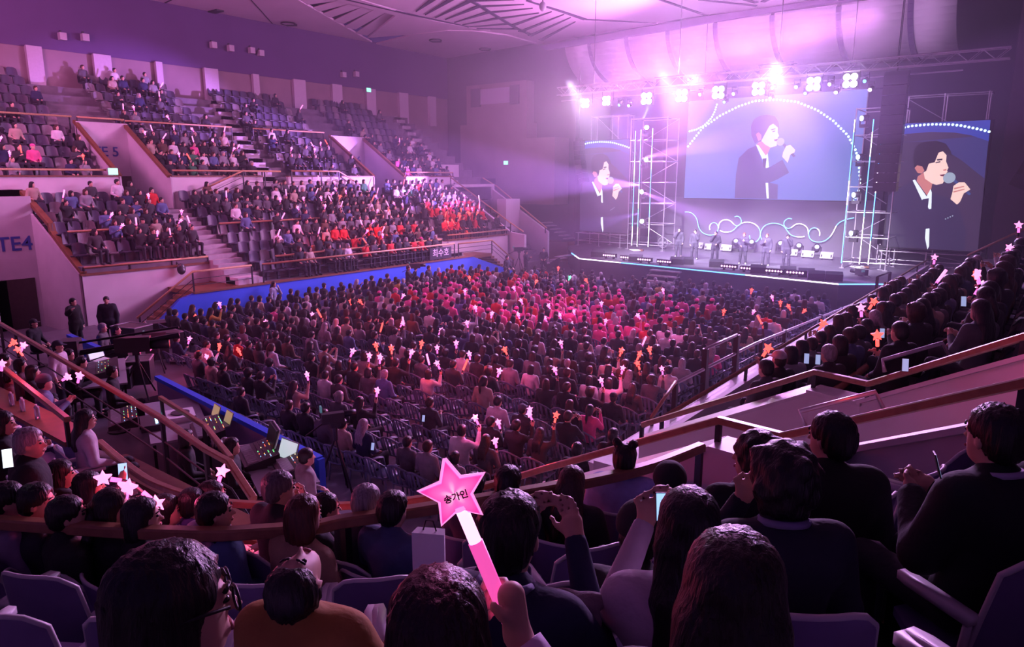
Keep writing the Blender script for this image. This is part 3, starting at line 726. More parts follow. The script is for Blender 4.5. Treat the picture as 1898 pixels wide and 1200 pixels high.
b = MB(); b.bar(PT2[0], PT2[1], 0.14, 0.08); b.build('top_edge', M['blue'], t, offset=PT2[0])
# ================================================================== THE STAGE
SZ = 1.3
SPOLY = [(-27.6, 42.5), (-24.96, 38.94), (-22.88, 36.56), (-16.03, 35.86), (-7.73, 34.93), (-5.92, 36.31), (-5.5, 38.4), (-2.6, 38.6), (-2.6, 53.8), (-28.5, 53.8)]
stage = thing('stage', 'low black stage platform with a glowing blue and white edge', 'stage', (-15, 42, 0))
b = MB(); b.prism([(x, y, SZ) for x, y in SPOLY], (0, 0, -0.12)); b.build('deck', M['stage'], stage, offset=(-15, 42, 0))
b = MB(); b.prism([(x * 0.998 - 0.03, y + 0.04, SZ - 0.12) for x, y in SPOLY], (0, 0, -1.16)); b.build('skirt', M['drape'], stage, offset=(-15, 42, 0))
edge = [Vector((x, y - 0.04, SZ - 0.05)) for x, y in SPOLY[1:7]]
def along(pts, step):
    out = []
    for p, q in zip(pts[:-1], pts[1:]):
        n = max(1, int((q - p).length / step))
        out += [p.lerp(q, i / n) for i in range(n)]
    return out + [pts[-1]]
ed = along(edge, 0.7)
for mm, nm, sel in ((E_CYAN, 'blue_edge_light', 0), (E_LILAC, 'white_edge_light', 1)):
    b = MB()
    for i, (p, q) in enumerate(zip(ed[:-1], ed[1:])):
        w = 1 if (2 <= i % 16 <= 7 or (i > len(ed) - 3)) else 0
        if w == sel: b.bar(p, q, 0.05, 0.045)
    o = b.build(nm, mm, stage, offset=(-15, 42, 0)); o['label'] = 'glowing %s strip along the stage edge' % nm.split('_')[0]
def steps(label, pts_fn, n, base):
    t = thing('stage_steps', label, 'steps', base)
    for i in range(n):
        lo, hi = pts_fn(i); b = MB(); b.box(lo, hi); b.build('tread', M['tread'], t, offset=base)
    return t
t = steps('pale open steps set against the middle of the stage front', lambda i: ((-17.7 + 0.02 * i, 35.6 - 0.36 * i, 1.02 - 0.25 * i), (-15.9 + 0.02 * i, 35.98 - 0.36 * i, 1.08 - 0.25 * i)), 5, (-16.8, 35, 0))
b = MB(); b.prism([(-17.65, 35.9, 0), (-17.65, 34.1, 0), (-17.65, 35.6, 1.0)], (0.08, 0, 0)); b.prism([(-16.0, 35.9, 0), (-16.0, 34.1, 0), (-16.0, 35.6, 1.0)], (0.08, 0, 0)); b.build('stringer', M['black'], t, offset=(-16.8, 35, 0))
t = steps('dark steps up the side of the stage beside the guard in a suit', lambda i: ((-25.0 - 0.36 * i - 0.36, 37.5, 1.08 - 0.22 * i), (-25.0 - 0.36 * i, 39.1, 1.13 - 0.22 * i)), 6, (-26, 38.3, 0))
b = MB(); b.prism([(-25.0, 37.55, 0), (-27.1, 37.55, 0), (-25.0, 37.55, 1.08)], (0, 0.08, 0)); b.build('stringer', M['black'], t, offset=(-26, 38.3, 0))
t = steps('pale wooden steps behind the stage beside the narrow screen', lambda i: ((-31.0 + 0.4 * i, 44.0, 2.7 - 0.22 * i), (-30.6 + 0.4 * i, 45.0, 2.76 - 0.22 * i)), 6, (-30, 44.5, 1.3))
b = MB(); b.box((-31, 44.0, 0), (-28.6, 45.0, 1.4)); b.build('base_box', M['trim'], t, offset=(-30, 44.5, 1.3))

b = MB(); b.box((-22.6, 46.5, SZ), (-8.4, 46.7, 4.75)); single('backdrop', b, M['backdrop'], 'plain grey backdrop under the large centre screen', 'backdrop', (-15, 46.6, SZ))
b = MB(); b.box((-21.3, 46.3, 11.1), (-8.6, 46.8, 11.5)); b.box((-22.6, 46.9, 4.7), (-8.4, 47.1, 12.5)); single('screen_drape', b, M['drape'], 'black drape framing the large centre screen', 'curtain', (-15, 46.9, 4.7))

# --- LED screens: display panel with the picture it shows, and a frame
def scr_mats():
    d = {}
    def e(n, c, s=1.0): d[n] = emat('screen_' + n, c, s, (0.02, 0.02, 0.02))
    e('blue', (0.13, 0.24, 0.72), 0.8); e('dark', (0.055, 0.035, 0.09), 0.9); e('royal', (0.035, 0.07, 0.50), 0.9); e('navy', (0.05, 0.05, 0.22), 0.9)
    e('dot', (0.60, 0.88, 1.0), 2.0); e('hair', (0.035, 0.02, 0.05), 0.5); e('skin', (1.0, 0.66, 0.62), 1.15); e('skinlow', (0.80, 0.26, 0.25), 0.9)
    e('shirt', (0.80, 0.86, 1.0), 1.3); e('suit', (0.035, 0.03, 0.09), 0.9); e('suit2', (0.09, 0.08, 0.22), 0.9); e('mic', (0.42, 0.50, 0.68), 0.9); e('micbody', (0.05, 0.10, 0.35), 0.8); e('mouth', (0.20, 0.02, 0.04), 0.8)
    e('hair2', (0.10, 0.07, 0.16), 0.9)
    return d
SM = scr_mats(); SMN = list(SM); SML = [SM[k] for k in SMN]
def flat(mb, pts, mi, y, th=0.004):
    p = [Vector((q.x, y, q.z)) for q in pts]
    n = Vector((0, 0, 0))
    for i in range(len(p)): n += p[i].cross(p[(i + 1) % len(p)])
    if n.y > 0: p = p[::-1]
    mb.add(p, [list(range(len(p)))], SMN.index(mi))
def circ(c, r, n=14): return [Vector((c.x + r * math.cos(a * 2 * math.pi / n), c.y, c.z + r * math.sin(a * 2 * math.pi / n))) for a in range(n)]
def arcdots(mb, fn, pts, n, r, y):
    P = [fn(*p) for p in pts]; L = [0]
    for p, q in zip(P[:-1], P[1:]): L.append(L[-1] + (q - p).length)
    for k in range(n):
        s_ = L[-1] * k / (n - 1)
        for i in range(len(P) - 1):
            if L[i + 1] >= s_ - 1e-6:
                c = P[i].lerp(P[i + 1], (s_ - L[i]) / max(1e-6, L[i + 1] - L[i])); break
        flat(mb, circ(c, r, 10), 'dot', y)
def screen(label, x0, x1, z0, z1, y, draw):
    t = thing('led_screen', label, 'screen', ((x0 + x1) / 2, y, z0))
    off = ((x0 + x1) / 2, y, z0)
    b = MB(); b.box((x0 - 0.06, y + 0.01, z0 - 0.06), (x1 + 0.06, y + 0.22, z1 + 0.06)); b.build('cabinet', M['black'], t, offset=off)
    if y == 46.0:
        for x in (x0 + 1, x1 - 1): b = MB(); b.tube([(x, y + .1, z1), (x, y + .1, 17.4)], 0.02, 5); b.build('hanging_cable', M['black'], t, offset=off)
    b = MB(); draw(b, y); o = b.build('display', SML, t, offset=off); o['label'] = 'glowing picture of a singer holding a microphone'
    return t
def dr_center(b, y):
    fn = lambda x, v: Py(1258 + x / 2.966, v / 2.966, 46.0)
    flat(b, [Vector((a, y, c)) for a, c in ((-20.5, 4.72), (-9.6, 4.72), (-9.6, 11.05), (-20.5, 11.05))], 'blue', y)
    def pg(mi, k, pts): flat(b, [fn(*p) for p in pts], mi, y - 0.006 * k)
    arcdots(b, fn, [(60, 722), (100, 712), (140, 690), (180, 650), (200, 610), (210, 575)], 17, 0.062, y - .006)
    arcdots(b, fn, [(52, 805), (130, 705), (230, 635), (330, 585), (420, 555), (540, 548), (650, 560), (760, 605), (850, 665), (930, 745), (975, 830), (992, 920), (997, 1000), (985, 1070), (960, 1105)], 72, 0.072, y - .006)
    pg('suit2', 1, [(330, 870), (380, 820), (425, 800), (470, 915), (500, 920), (570, 878), (607, 950), (545, 985), (500, 1005), (545, 1015), (543, 1096), (308, 1090), (315, 960)])
    pg('skinlow', 2, [(430, 795), (455, 765), (505, 812), (487, 850), (470, 855)])
    pg('shirt', 3, [(425, 795), (440, 800), (478, 855), (490, 845), (497, 920), (480, 925), (458, 870)])
    pg('suit', 4, [(462, 872), (484, 870), (478, 922), (465, 920)])
    pg('shirt', 3, [(478, 1005), (492, 1005), (496, 1092), (484, 1092)])
    pg('hair2', 3, [(398, 690), (415, 655), (450, 636), (490, 630), (530, 640), (550, 672), (552, 720), (535, 690), (505, 700), (480, 735), (465, 775), (440, 780), (420, 790), (400, 745)])
    pg('skin', 4, [(455, 775), (468, 750), (500, 692), (520, 680), (546, 702), (545, 730), (553, 748), (545, 757), (545, 775), (538, 802), (505, 812), (475, 795)])
    pg('skinlow', 5, [(425, 738), (440, 728), (455, 742), (455, 770), (438, 776)])
    pg('hair2', 5, [(508, 712), (532, 706), (533, 711), (510, 717)]); pg('hair2', 5, [(515, 722), (532, 718), (532, 723), (518, 727)])
    pg('mouth', 5, [(525, 768), (546, 764), (541, 776), (528, 776)])
    pg('suit', 6, [(568, 795), (580, 785), (644, 858), (632, 866)])
    pg('skin', 7, [(570, 862), (575, 838), (592, 803), (615, 797), (641, 824), (638, 838), (615, 850), (600, 896)])
    flat(b, circ(fn(561, 780), 0.24), 'mic', y - .05)
def portrait(b, y, tf):
    def pg(mi, k, pts): flat(b, [tf(*p) for p in pts], mi, y - 0.005 * k)
    full = [(-106, 1140), (701, 1186), (812, 57), (72, 87)]
    pg('dark', 0, full)
    pg('navy', 1, [(45, 250), (800, 190), (760, 560), (560, 400), (300, 240)])
    pg('royal', 2, [(60, 180), (300, 160), (500, 165), (650, 190), (797, 240), (812, 58), (72, 88)])
    arcdots(b, tf, [(76, 122), (130, 110), (250, 99), (330, 95), (480, 97), (560, 106), (640, 122), (720, 138), (800, 158)], 22, tf.r, y - .015)
    pg('suit', 2, [(-60, 700), (40, 640), (148, 572), (230, 740), (280, 820), (310, 680), (480, 735), (530, 790), (560, 860), (600, 1000), (590, 1175), (-100, 1140)])
    pg('skinlow', 3, [(190, 540), (245, 505), (315, 600), (305, 650), (270, 705), (180, 580)])
    pg('shirt', 4, [(146, 574), (166, 568), (265, 712), (300, 648), (310, 680), (306, 818), (285, 820), (245, 742), (225, 742)])
    pg('suit', 5, [(230, 737), (286, 727), (276, 812), (242, 822)])
    pg('hair', 4, [(160, 310), (200, 264), (270, 240), (350, 234), (430, 262), (472, 322), (482, 366), (440, 348), (405, 328), (372, 338), (350, 395), (335, 424), (282, 434), (262, 505), (240, 470), (180, 448), (160, 470), (150, 390)])
    pg('skin', 5, [(240, 505), (262, 495), (285, 432), (335, 420), (368, 338), (405, 326), (437, 360), (432, 412), (453, 466), (440, 490), (446, 500), (432, 516), (416, 545), (426, 562), (402, 602), (350, 613), (312, 602), (250, 560)])
    pg('skinlow', 5, [(163, 470), (184, 446), (228, 454), (246, 490), (226, 516), (190, 512)])
    pg('mouth', 6, [(376, 528), (440, 518), (428, 536), (408, 542), (388, 538)])
    pg('hair', 6, [(352, 394), (402, 388), (400, 402), (358, 406)]); pg('hair', 6, [(340, 420), (384, 410), (384, 420), (346, 428)]); pg('skinlow', 6, [(405, 484), (436, 476), (436, 490), (412, 494)])
    pg('micbody', 6, [(488, 580), (508, 562), (648, 690), (630, 704)])
    pg('skin', 7, [(470, 735), (486, 680), (496, 622), (540, 592), (592, 592), (640, 652), (584, 686), (552, 758), (525, 782)])
    pg('skinlow', 8, [(500, 640), (585, 622), (588, 630), (502, 652)]); pg('skinlow', 8, [(495, 668), (590, 646), (592, 653), (497, 680)])
    flat(b, circ(tf(460, 553), tf.r * 4.2), 'mic', y - .045)
    pg('shirt', 3, [(258, 990), (290, 985), (286, 1140), (272, 1166), (252, 1070)])
    for k in range(4): flat(b, circ(tf(428 + 20 * k, 905 - 9 * k), tf.r * 0.5), 'mic', y - .02)
def tf_right(x, v): return Py(1660 + x / 4.615, 210 + v / 4.615, 43.0)
tf_right.r = 0.066
HR = [tf_right(*p) for p in ((72, 87), (812, 57), (-106, 1140), (701, 1186))]
def tf_left(x, v):
    p = tf_right(x, v)
    fx = (p.x - (-7.3)) / 4.1; fz = (p.z - 2.4) / 6.45
    return Vector((-27.45 + fx * 3.78, 44.0, 2.3 + fz * 6.3))
tf_left.r = 0.06
screen('wide centre screen with an arch of light dots over a singer on blue', -20.5, -9.6, 4.72, 11.05, 46.0, dr_center)
screen('tall side screen showing the singer close up, beyond the line array', -7.45, -3.2, 2.4, 8.83, 43.0, lambda b, y: portrait(b, y, tf_right))
screen('narrow tall screen on the far side washed in violet haze', -27.45, -23.67, 2.3, 8.6, 44.0, lambda b, y: portrait(b, y, tf_left))

# --- scaffolds
def scaffold(label, x0, x1, y0, y1, z0, z1, nlev, xs=None, base_plates=True):
    off = ((x0 + x1) / 2, (y0 + y1) / 2, z0)
    t = thing('scaffold_tower' if z1 - z0 > 4 else 'low_scaffold', label, 'scaffold', off)
    for x in (xs or (x0, x1)):
        for y in (y0, y1):
            b = MB(); b.tube([(x, y, z0), (x, y, z1)], 0.035, 6); b.box((x - 0.12, y - 0.12, z0), (x + 0.12, y + 0.12, z0 + 0.03)); b.build('upright', M['steel'], t, offset=off)
    for k in range(nlev):
        z = z0 + 0.35 + (z1 - z0 - 0.4) * k / max(1, nlev - 1)
        for y in (y0, y1):
            b = MB(); b.tube([(x0, y, z), (x1, y, z)], 0.03, 6); b.build('ledger', M['steel'], t, offset=off)
        for x in (x0, x1):
            b = MB(); b.tube([(x, y0, z), (x, y1, z)], 0.03, 6); b.build('ledger', M['steel'], t, offset=off)
        if k < nlev - 1:
            zz = z0 + 0.35 + (z1 - z0 - 0.4) * (k + 1) / max(1, nlev - 1)
            b = MB(); a_, c_ = (x0, x1) if k % 2 else (x1, x0)
            b.tube([(a_, y1, z), (c_, y1, zz)], 0.022, 6); b.build('brace', M['steel'], t, offset=off)
    return t
scaffold('pale scaffold tower in the haze beside the narrow screen', -23.2, -20.6, 43.2, 44.9, SZ, 9.9, 7)
scaffold('scaffold tower with blue tubes beside the hanging line array', -9.0, -6.9, 41.0, 43.2, SZ, 9.6, 7)
scaffold('low scaffold frame carrying the close-up side screen', -7.3, -2.9, 41.4, 43.6, SZ, 2.35, 2, xs=(-7.2, -5.16, -3.0))
scaffold('low scaffold frame under the narrow hazy screen', -27.5, -23.5, 43.4, 45.0, SZ, 2.25, 2, xs=(-27.3, -25.6, -23.9))
scaffold('thin scaffold frame standing up behind the close-up screen', -7.3, -3.4, 43.4, 44.4, 2.4, 10.3, 4, xs=(-7.2, -5.4, -3.5))
scaffold('thin scaffold frame standing up behind the narrow screen', -27.0, -24.0, 44.4, 45.2, 2.4, 10.3, 4, xs=(-27, -25.3, -24.1))
# LED tubes on the towers
TUB = [((1178, 243), (1171, 455), 43.05), ((1188, 241), (1181, 457), 43.05), ((1209, 238), (1202, 458), 43.05), ((1584, 222), (1560, 488), 40.9), ((1620, 221), (1592, 490), 40.9), ((1637, 219), (1609, 491), 40.9)]
for k, (a, c, y) in enumerate(TUB):
    p, q = Py(*a, y), Py(*c, y); x = (p.x + q.x) / 2
    lab = '%s vertical light tube %s' % (('outer', 'middle', 'inner')[k % 3], 'on the hazy far tower' if k < 3 else 'on the tower beside the line array')
    t = thing('light_tube', lab, 'light tube', (x, y, q.z), 0, 'light tubes on the towers')
    n = 12; h = (p.z - q.z) / n
    for mm, nm, sel in ((E_CYAN, 'blue_section', 0), (E_LILAC, 'white_section', 1)):
        b = MB()
        for i in range(n):
            w = 1 if ((i + 3 * k) % 7 in (0, 1)) or (i < 2 and k % 3 != 0) or (i == n - 1 and k in (1, 2, 3)) else 0
            if w == sel: b.tube([(0, 0, h * i), (0, 0, h * (i + 1))], 0.023, 6)
        b.build(nm, mm, t)
    b = MB(); b.bar((0, 0.07, 0), (0, 0.07, h * n), 0.06, 0.05); b.build('back_channel', M['black'], t)
# moving heads
def moving_head(label, loc, aim, lens, group=None, hang=False, s=1.0, rad=0.14):
    t = thing('moving_head_light', label, 'stage light', loc, 0, group)
    d = Vector(aim).normalized() if aim is not None else Vector((0, -1, 0))
    q = d.to_track_quat('-Z', 'Y').to_matrix()
    sg = -1 if hang else 1
    b = MB(); b.box((-0.2 * s, -0.18 * s, 0), (0.2 * s, 0.18 * s, sg * 0.16 * s)) if sg > 0 else b.box((-0.2 * s, -0.18 * s, -0.16 * s), (0.2 * s, 0.18 * s, 0)); b.build('base', M['plastic'], t)
    b = MB(); b.box((-0.23 * s, -0.05 * s, min(sg * 0.12 * s, sg * 0.55 * s)), (-0.18 * s, 0.05 * s, max(sg * 0.12 * s, sg * 0.55 * s))); b.box((0.18 * s, -0.05 * s, min(sg * 0.12 * s, sg * 0.55 * s)), (0.23 * s, 0.05 * s, max(sg * 0.12 * s, sg * 0.55 * s))); b.build('yoke', M['plastic'], t)
    c = Vector((0, 0, sg * 0.48 * s))
    b = MB(); b.tube([c - d * 0.2 * s, c - d * 0.05 * s, c + d * 0.2 * s], 0.15 * s, 10, r2=0.17 * s); b.build('head', M['plastic'], t, True)
    b = MB(); b.disc(c + d * 0.2 * s, d, rad * s, 14, th=0.015); b.build('lens', lens, t)
    return t
for k, (u, v) in enumerate(((1198, 240), (1194, 298), (1193, 356), (1192, 411))):
    p = Py(u, v, 42.9); moving_head('white beam light on the hazy far tower, %s from the top' % ordw(k + 1), (p.x, p.y, p.z - 0.45), [(0.6, -1, 0.5), (0.9, -0.5, 0.1), (-0.2, -1, -0.1), (0.1, -1, 0)][k], E_BEAM, 'beam lights on the far tower')
for k, (u, v) in enumerate(((1603, 220), (1596, 292), (1588, 362), (1583, 433))):
    p = Py(u, v, 41.2); moving_head('dim beam light on the tower by the line array, %s from the top' % ordw(k + 1), (p.x, p.y, p.z - 0.45), (-0.7, -1, -0.1), emat('lens_dim', (0.45, 0.60, 1.0), 3.0), 'beam lights on the near tower')
# lamp truss
t = thing('lighting_truss', 'long horizontal lighting truss carrying the blinder lamps', 'truss', (-14, 38, 11))
for dy, dz in ((-0.22, 0.05), (0.22, 0.05), (-0.22, 0.5), (0.22, 0.5)):
    b = MB(); b.tube([(-11.5, dy, dz), (11.5, dy, dz)], 0.035, 6); b.build('chord', M['steel'], t)
for dy in (-0.22, 0.22):
    b = MB()
    b.tube([(-11.5 + 0.5 * i, dy, 0.05 if i % 2 else 0.5) for i in range(47)], 0.018, 5); b.build('lacing', M['steel'], t)
b = MB()
for x in (-9, -3.6, 1.8, 7.2): b.tube([(x, 0, 0.5), (x, 0, 5.2)], 0.02, 5)
b.build('hanging_cable', M['black'], t)
b = MB(); b.tube([(-25.5, 38.3, 10.75), (-4.2, 38.3, 10.75)], 0.04, 6); single('lighting_pipe', b, M['steel'], 'thin lighting pipe under the long truss', 'pipe', (-15, 38.3, 10.75))
for k, (u, v) in enumerate(((1245, 150), (1325, 144), (1440, 127))):
    p = Py(u, v, 38.2); t = thing('dimmer_rack', 'dark equipment frame on top of the truss, %s from the narrow screen' % ordw(k + 1), 'equipment', p)
    b = MB(); b.box((-0.8, -0.3, -0.25), (0.8, 0.3, 0.12)); b.build('case', M['plastic'], t)
    b = MB(); b.bar((-0.9, -0.3, 0.2), (0.9, -0.3, 0.2), 0.05); b.bar((-0.9, 0.3, 0.2), (0.9, 0.3, 0.2), 0.05); b.build('frame_bar', M['black'], t)
# eight blinders
for k, x in enumerate(LAMP_X):
    t = thing('blinder_lamp', 'dazzling white blinder lamp on the truss, %s from the narrow screen' % ordw(k + 1), 'stage light', (x, LAMP_Y, LAMP_Z[k]), 0, 'blinder lamps on the truss')
    s = 0.78 if k < 2 else 1.0
    b = MB(); b.box((-0.34 * s, -0.12, -0.34 * s), (0.34 * s, 0.2, 0.34 * s)); b.build('housing', M['plastic'], t)
    for i, j in ((-1, -1), (1, -1), (-1, 1), (1, 1)):
        b = MB(); b.disc((0.165 * s * i, -0.12, 0.165 * s * j), (0, -1, 0), 0.15 * s, 14); b.build('lens', E_WHITE, t)
    b = MB(); b.tube([(-0.38, 0.05, 0), (-0.38, 0.05, 0.6), (0.38, 0.05, 0.6), (0.38, 0.05, 0)], 0.02, 5); b.build('bracket', M['black'], t)
# small lit fixtures along the truss
for k, (u, v) in enumerate(((1150, 192), (1168, 193), (1300, 172), (1345, 186), (1362, 171), (1420, 163), (1434, 160), (1430, 179), (1478, 158), (1495, 170), (1540, 153), (1552, 168), (1605, 147), (1615, 163), (1645, 148), (1655, 145))):
    p = Py(u, v, 38.2); moving_head('small lit fixture under the truss, %s along from the narrow screen' % ordw(k + 1), (p.x, p.y, p.z + 0.3), (-0.2, -1, -0.5), E_LILAC if k % 3 else E_CYAN, 'small fixtures under the truss', True, 0.7, 0.12)
# line arrays
def line_array(label, pts, w, dep):
    t = thing('line_array', label, 'loudspeaker', pts[0])
    for p, q in zip(pts[:-1], pts[1:]):
        b = MB(); d = (Vector(q) - Vector(p)); b.bar(Vector(p) - Vector(pts[0]) + d * 0.03, Vector(q) - Vector(pts[0]) - d * 0.03, w, dep, up=(0, 1, 0)); b.build('cabinet', M['plastic'], t)
    b = MB(); b.bar((-w / 2, 0, 0.08), (w / 2, 0, 0.08), 0.12, 0.2); b.tube([(0, 0, 0.1), (0, 0, 4.6)], 0.02, 5); b.build('rigging', M['black'], t)
    return t
line_array('black line array hanging straight in front of the close-up screen', [(-6.75, 38.0, 10.7 - 0.44 * i) for i in range(13)], 1.0, 0.6)
line_array('slim curved line array hanging before the narrow screen', [Py(1073 + 0.12 * i * i, 262 + 8.6 * i, 41.0) for i in range(10)], 0.5, 0.6)
line_array('black line array hanging at the dark wall behind the barrier stand', [(-0.2 - 0.012 * i * i, 36.5, 10.6 - 0.5 * i) for i in range(11)], 1.0, 0.8)
# neon scroll on the backdrop
def sw(x, v): return Py(1240 + x / 5.931, 380 + v / 5.931, 46.3)
SWIRL = [[(175, 78), (230, 82), (280, 115), (310, 170), (322, 230), (345, 280), (380, 312), (430, 330), (490, 328), (525, 300), (540, 260), (530, 215), (495, 195), (460, 210), (445, 245), (450, 272)],
    [(545, 255), (550, 210), (580, 175), (630, 162), (680, 180), (715, 215), (745, 230), (780, 215), (795, 180), (780, 140), (750, 125), (722, 132)],
    [(560, 280), (600, 298), (660, 298), (710, 275), (750, 235), (800, 202), (860, 190), (930, 205), (980, 245), (1003, 300), (995, 360), (965, 400), (930, 410), (895, 385), (885, 335)],
    [(1020, 385), (1005, 330), (1020, 270), (1060, 225), (1130, 202), (1200, 208), (1260, 235), (1300, 285), (1340, 330), (1400, 350), (1460, 352), (1490, 345)],
    [(1350, 155), (1310, 150), (1270, 180), (1265, 225), (1300, 258), (1345, 248), (1390, 215), (1440, 208), (1490, 225), (1525, 265), (1532, 318)],
    [(1655, 340), (1655, 295), (1630, 262), (1590, 252), (1550, 275), (1535, 320), (1550, 370), (1590, 400), (1650, 408), (1710, 395), (1770, 350), (1810, 290), (1840, 230), (1880, 190), (1950, 160), (2034, 142)]]
WH = [{13, 14}, {0, 1, 2, 3, 4}, {0, 1, 5, 6, 7}, {9, 10, 11}, {5, 6, 7, 8, 9}, {0, 1, 10, 11}]
SWL = ('sweeping in from the far tower', 'with a small loop over the third singer', 'curling under the middle singers', 'rising over the fifth singer', 'with a small loop over the sixth singer', 'sweeping out to the near tower')
for k, pts in enumerate(SWIRL):
    P = [sw(*p) for p in pts]; base = P[0]
    t = thing('neon_scroll', 'glowing blue and white scroll ' + SWL[k], 'neon light', base, 0, 'neon scrolls on the backdrop')
    S = [p - base for p in smooth(P)]
    b, w = MB(), MB()
    for i in range(len(P) - 1):
        (w if i in WH[k] else b).tube(S[4 * i:4 * i + 5], 0.025, 6)
    if b.v: b.build('blue_length', E_CYAN, t, True)
    if w.v: w.build('white_length', E_LILAC, t, True)
# floor fixtures of the stage
for k, (u, v) in enumerate(((1445, 471), (1479, 476), (1512, 479), (1363, 466), (1392, 468))):
    moving_head('moving light standing at the back of the stage, %s from the centre' % ordw(k + 1), Pz(u, v, SZ), (0.3, -1, 0.5), emat('lens_faint', (0.45, 0.60, 1.0), 0.5), 'moving lights along the back of the stage', False, 1.25, 0.1)
for k, (u, v) in enumerate(((1292, 462), (1315, 465), (1345, 467), (1466, 476), (1496, 479), (1531, 482))):
    p = Pz(u, v, SZ); t = thing('strobe_panel', 'white tilted strobe panel at the back of the stage, %s from the far tower' % ordw(k + 1), 'stage light', p, 0, 'strobe panels along the back of the stage')
    b = MB(); b.prism([(-0.36, -0.05, 0.08), (-0.36, 0.12, 0.46), (-0.36, 0.2, 0.44), (-0.36, 0.05, 0.06)], (0.72, 0, 0)); b.build('panel', M['grey'], t)
    b = MB(); b.box((-0.3, -0.02, 0), (-0.24, 0.25, 0.3)); b.box((0.24, -0.02, 0), (0.3, 0.25, 0.3)); b.build('foot', M['black'], t)
for k, (u, v) in enumerate(((1130, 480), (1163, 484), (1195, 488), (1232, 492), (1351, 501), (1388, 505), (1435, 510), (1474, 513))):
    p = Pz(u, v, SZ); t = thing('light_bar', 'pink glowing light bar on the stage edge, %s from the far corner' % ordw(k + 1), 'stage light', p, 0, 'light bars on the stage edge')
    b = MB(); b.box((-0.45, -0.1, 0.1), (0.45, 0.1, 0.32)); b.build('housing', M['plastic'], t)
    b = MB()
    for i in range(6): b.disc((-0.36 + 0.145 * i, -0.1, 0.21), (0, -1, 0), 0.045, 10)
    o = b.build('lens_strip', E_BAR, t); o['kind'] = 'stuff'
    b = MB(); b.box((-0.3, -0.08, 0), (-0.22, 0.08, 0.1)); b.box((0.22, -0.08, 0), (0.3, 0.08, 0.1)); b.build('foot', M['black'], t)
for k, (u, v) in enumerate(((1108, 476), (1178, 485), (1255, 490), (1272, 490), (1328, 495), (1405, 506), (1460, 509), (1494, 513), (1512, 518), (1545, 520))):
    p = Pz(u, v, SZ); t = thing('floor_monitor', 'black wedge monitor on the stage front, %s from the far corner' % ordw(k + 1), 'loudspeaker', p, 0.3, 'wedge monitors on the stage front')
    b = MB(); b.prism([(-0.38, -0.25, 0), (-0.38, 0.3, 0), (-0.38, 0.12, 0.42), (-0.38, -0.25, 0.3)], (0.76, 0, 0)); b.build('cabinet', M['plastic'], t)
    b = MB(); b.prism([(-0.34, 0.29, 0.04), (-0.34, 0.305, 0.04), (-0.34, 0.14, 0.39), (-0.34, 0.125, 0.39)], (0.68, 0, 0)); b.build('grille', M['black'], t)
p = Pz(1550, 472, SZ); t = thing('loudspeaker', 'large dark loudspeaker at the back of the stage near the tower', 'loudspeaker', p)
b = MB(); b.box((-0.45, -0.4, 0), (0.45, 0.4, 1.1)); b.build('cabinet', M['grey'], t); b = MB(); b.box((-0.4, -0.42, 0.06), (0.4, -0.4, 1.04)); b.build('grille', M['plastic'], t)
p = Pz(1228, 462, SZ); t = thing('stage_fan', 'round wire fan at the foot of the hazy tower', 'fan', p)
b = MB(); b.tube([(0.35 * math.cos(a * math.pi / 8), 0, 0.45 + 0.35 * math.sin(a * math.pi / 8)) for a in range(17)], 0.025, 6); b.build('cage', M['steel'], t)
b = MB()
for a in range(4): b.cbox((0.14 * math.cos(a * math.pi / 2), 0, 0.45 + 0.14 * math.sin(a * math.pi / 2)), (0.22, 0.05, 0.12), Matrix.Rotation(-a * math.pi / 2, 3, 'Y'))
b.build('blade_set', M['grey'], t)
b = MB(); b.box((-0.2, -0.1, 0), (0.2, 0.1, 0.06)); b.bar((0, 0, 0.06), (0, 0, 0.2), 0.05); b.build('stand', M['black'], t)
for k, (u, v, lab) in enumerate(((1178, 465, 'coiled cables at the foot of the hazy tower'), (1590, 497, 'coiled cables at the foot of the near tower'))):
    p = Pz(u, v, SZ); t = thing('cable_coil', lab, 'cable', p)
    b = MB(); b.tube([((0.18 + 0.01 * a) * math.cos(a * 0.7), (0.18 + 0.01 * a) * math.sin(a * 0.7), 0.04 + 0.008 * (a % 5)) for a in range(30)], 0.025, 6); b.build('loops', M['paper'], t, True)
    b = MB(); b.box((0.3, -0.1, 0), (0.55, 0.1, 0.12)); b.build('plug_box', E_RED if 0 else M['trim'], t)
p = Pz(1642, 490, SZ); t = thing('equipment_rack', 'open equipment rack standing under the close-up screen', 'equipment', p)
b = MB()
for x in (-0.45, 0.45):
    for y in (-0.3, 0.3): b.bar((x, y, 0), (x, y, 1.1), 0.05)
b.build('frame', M['steel'], t)
for z in (0.1, 0.5, 0.85): b = MB(); b.box((-0.42, -0.28, z), (0.42, 0.28, z + 0.2)); b.build('unit', M['plastic'], t)
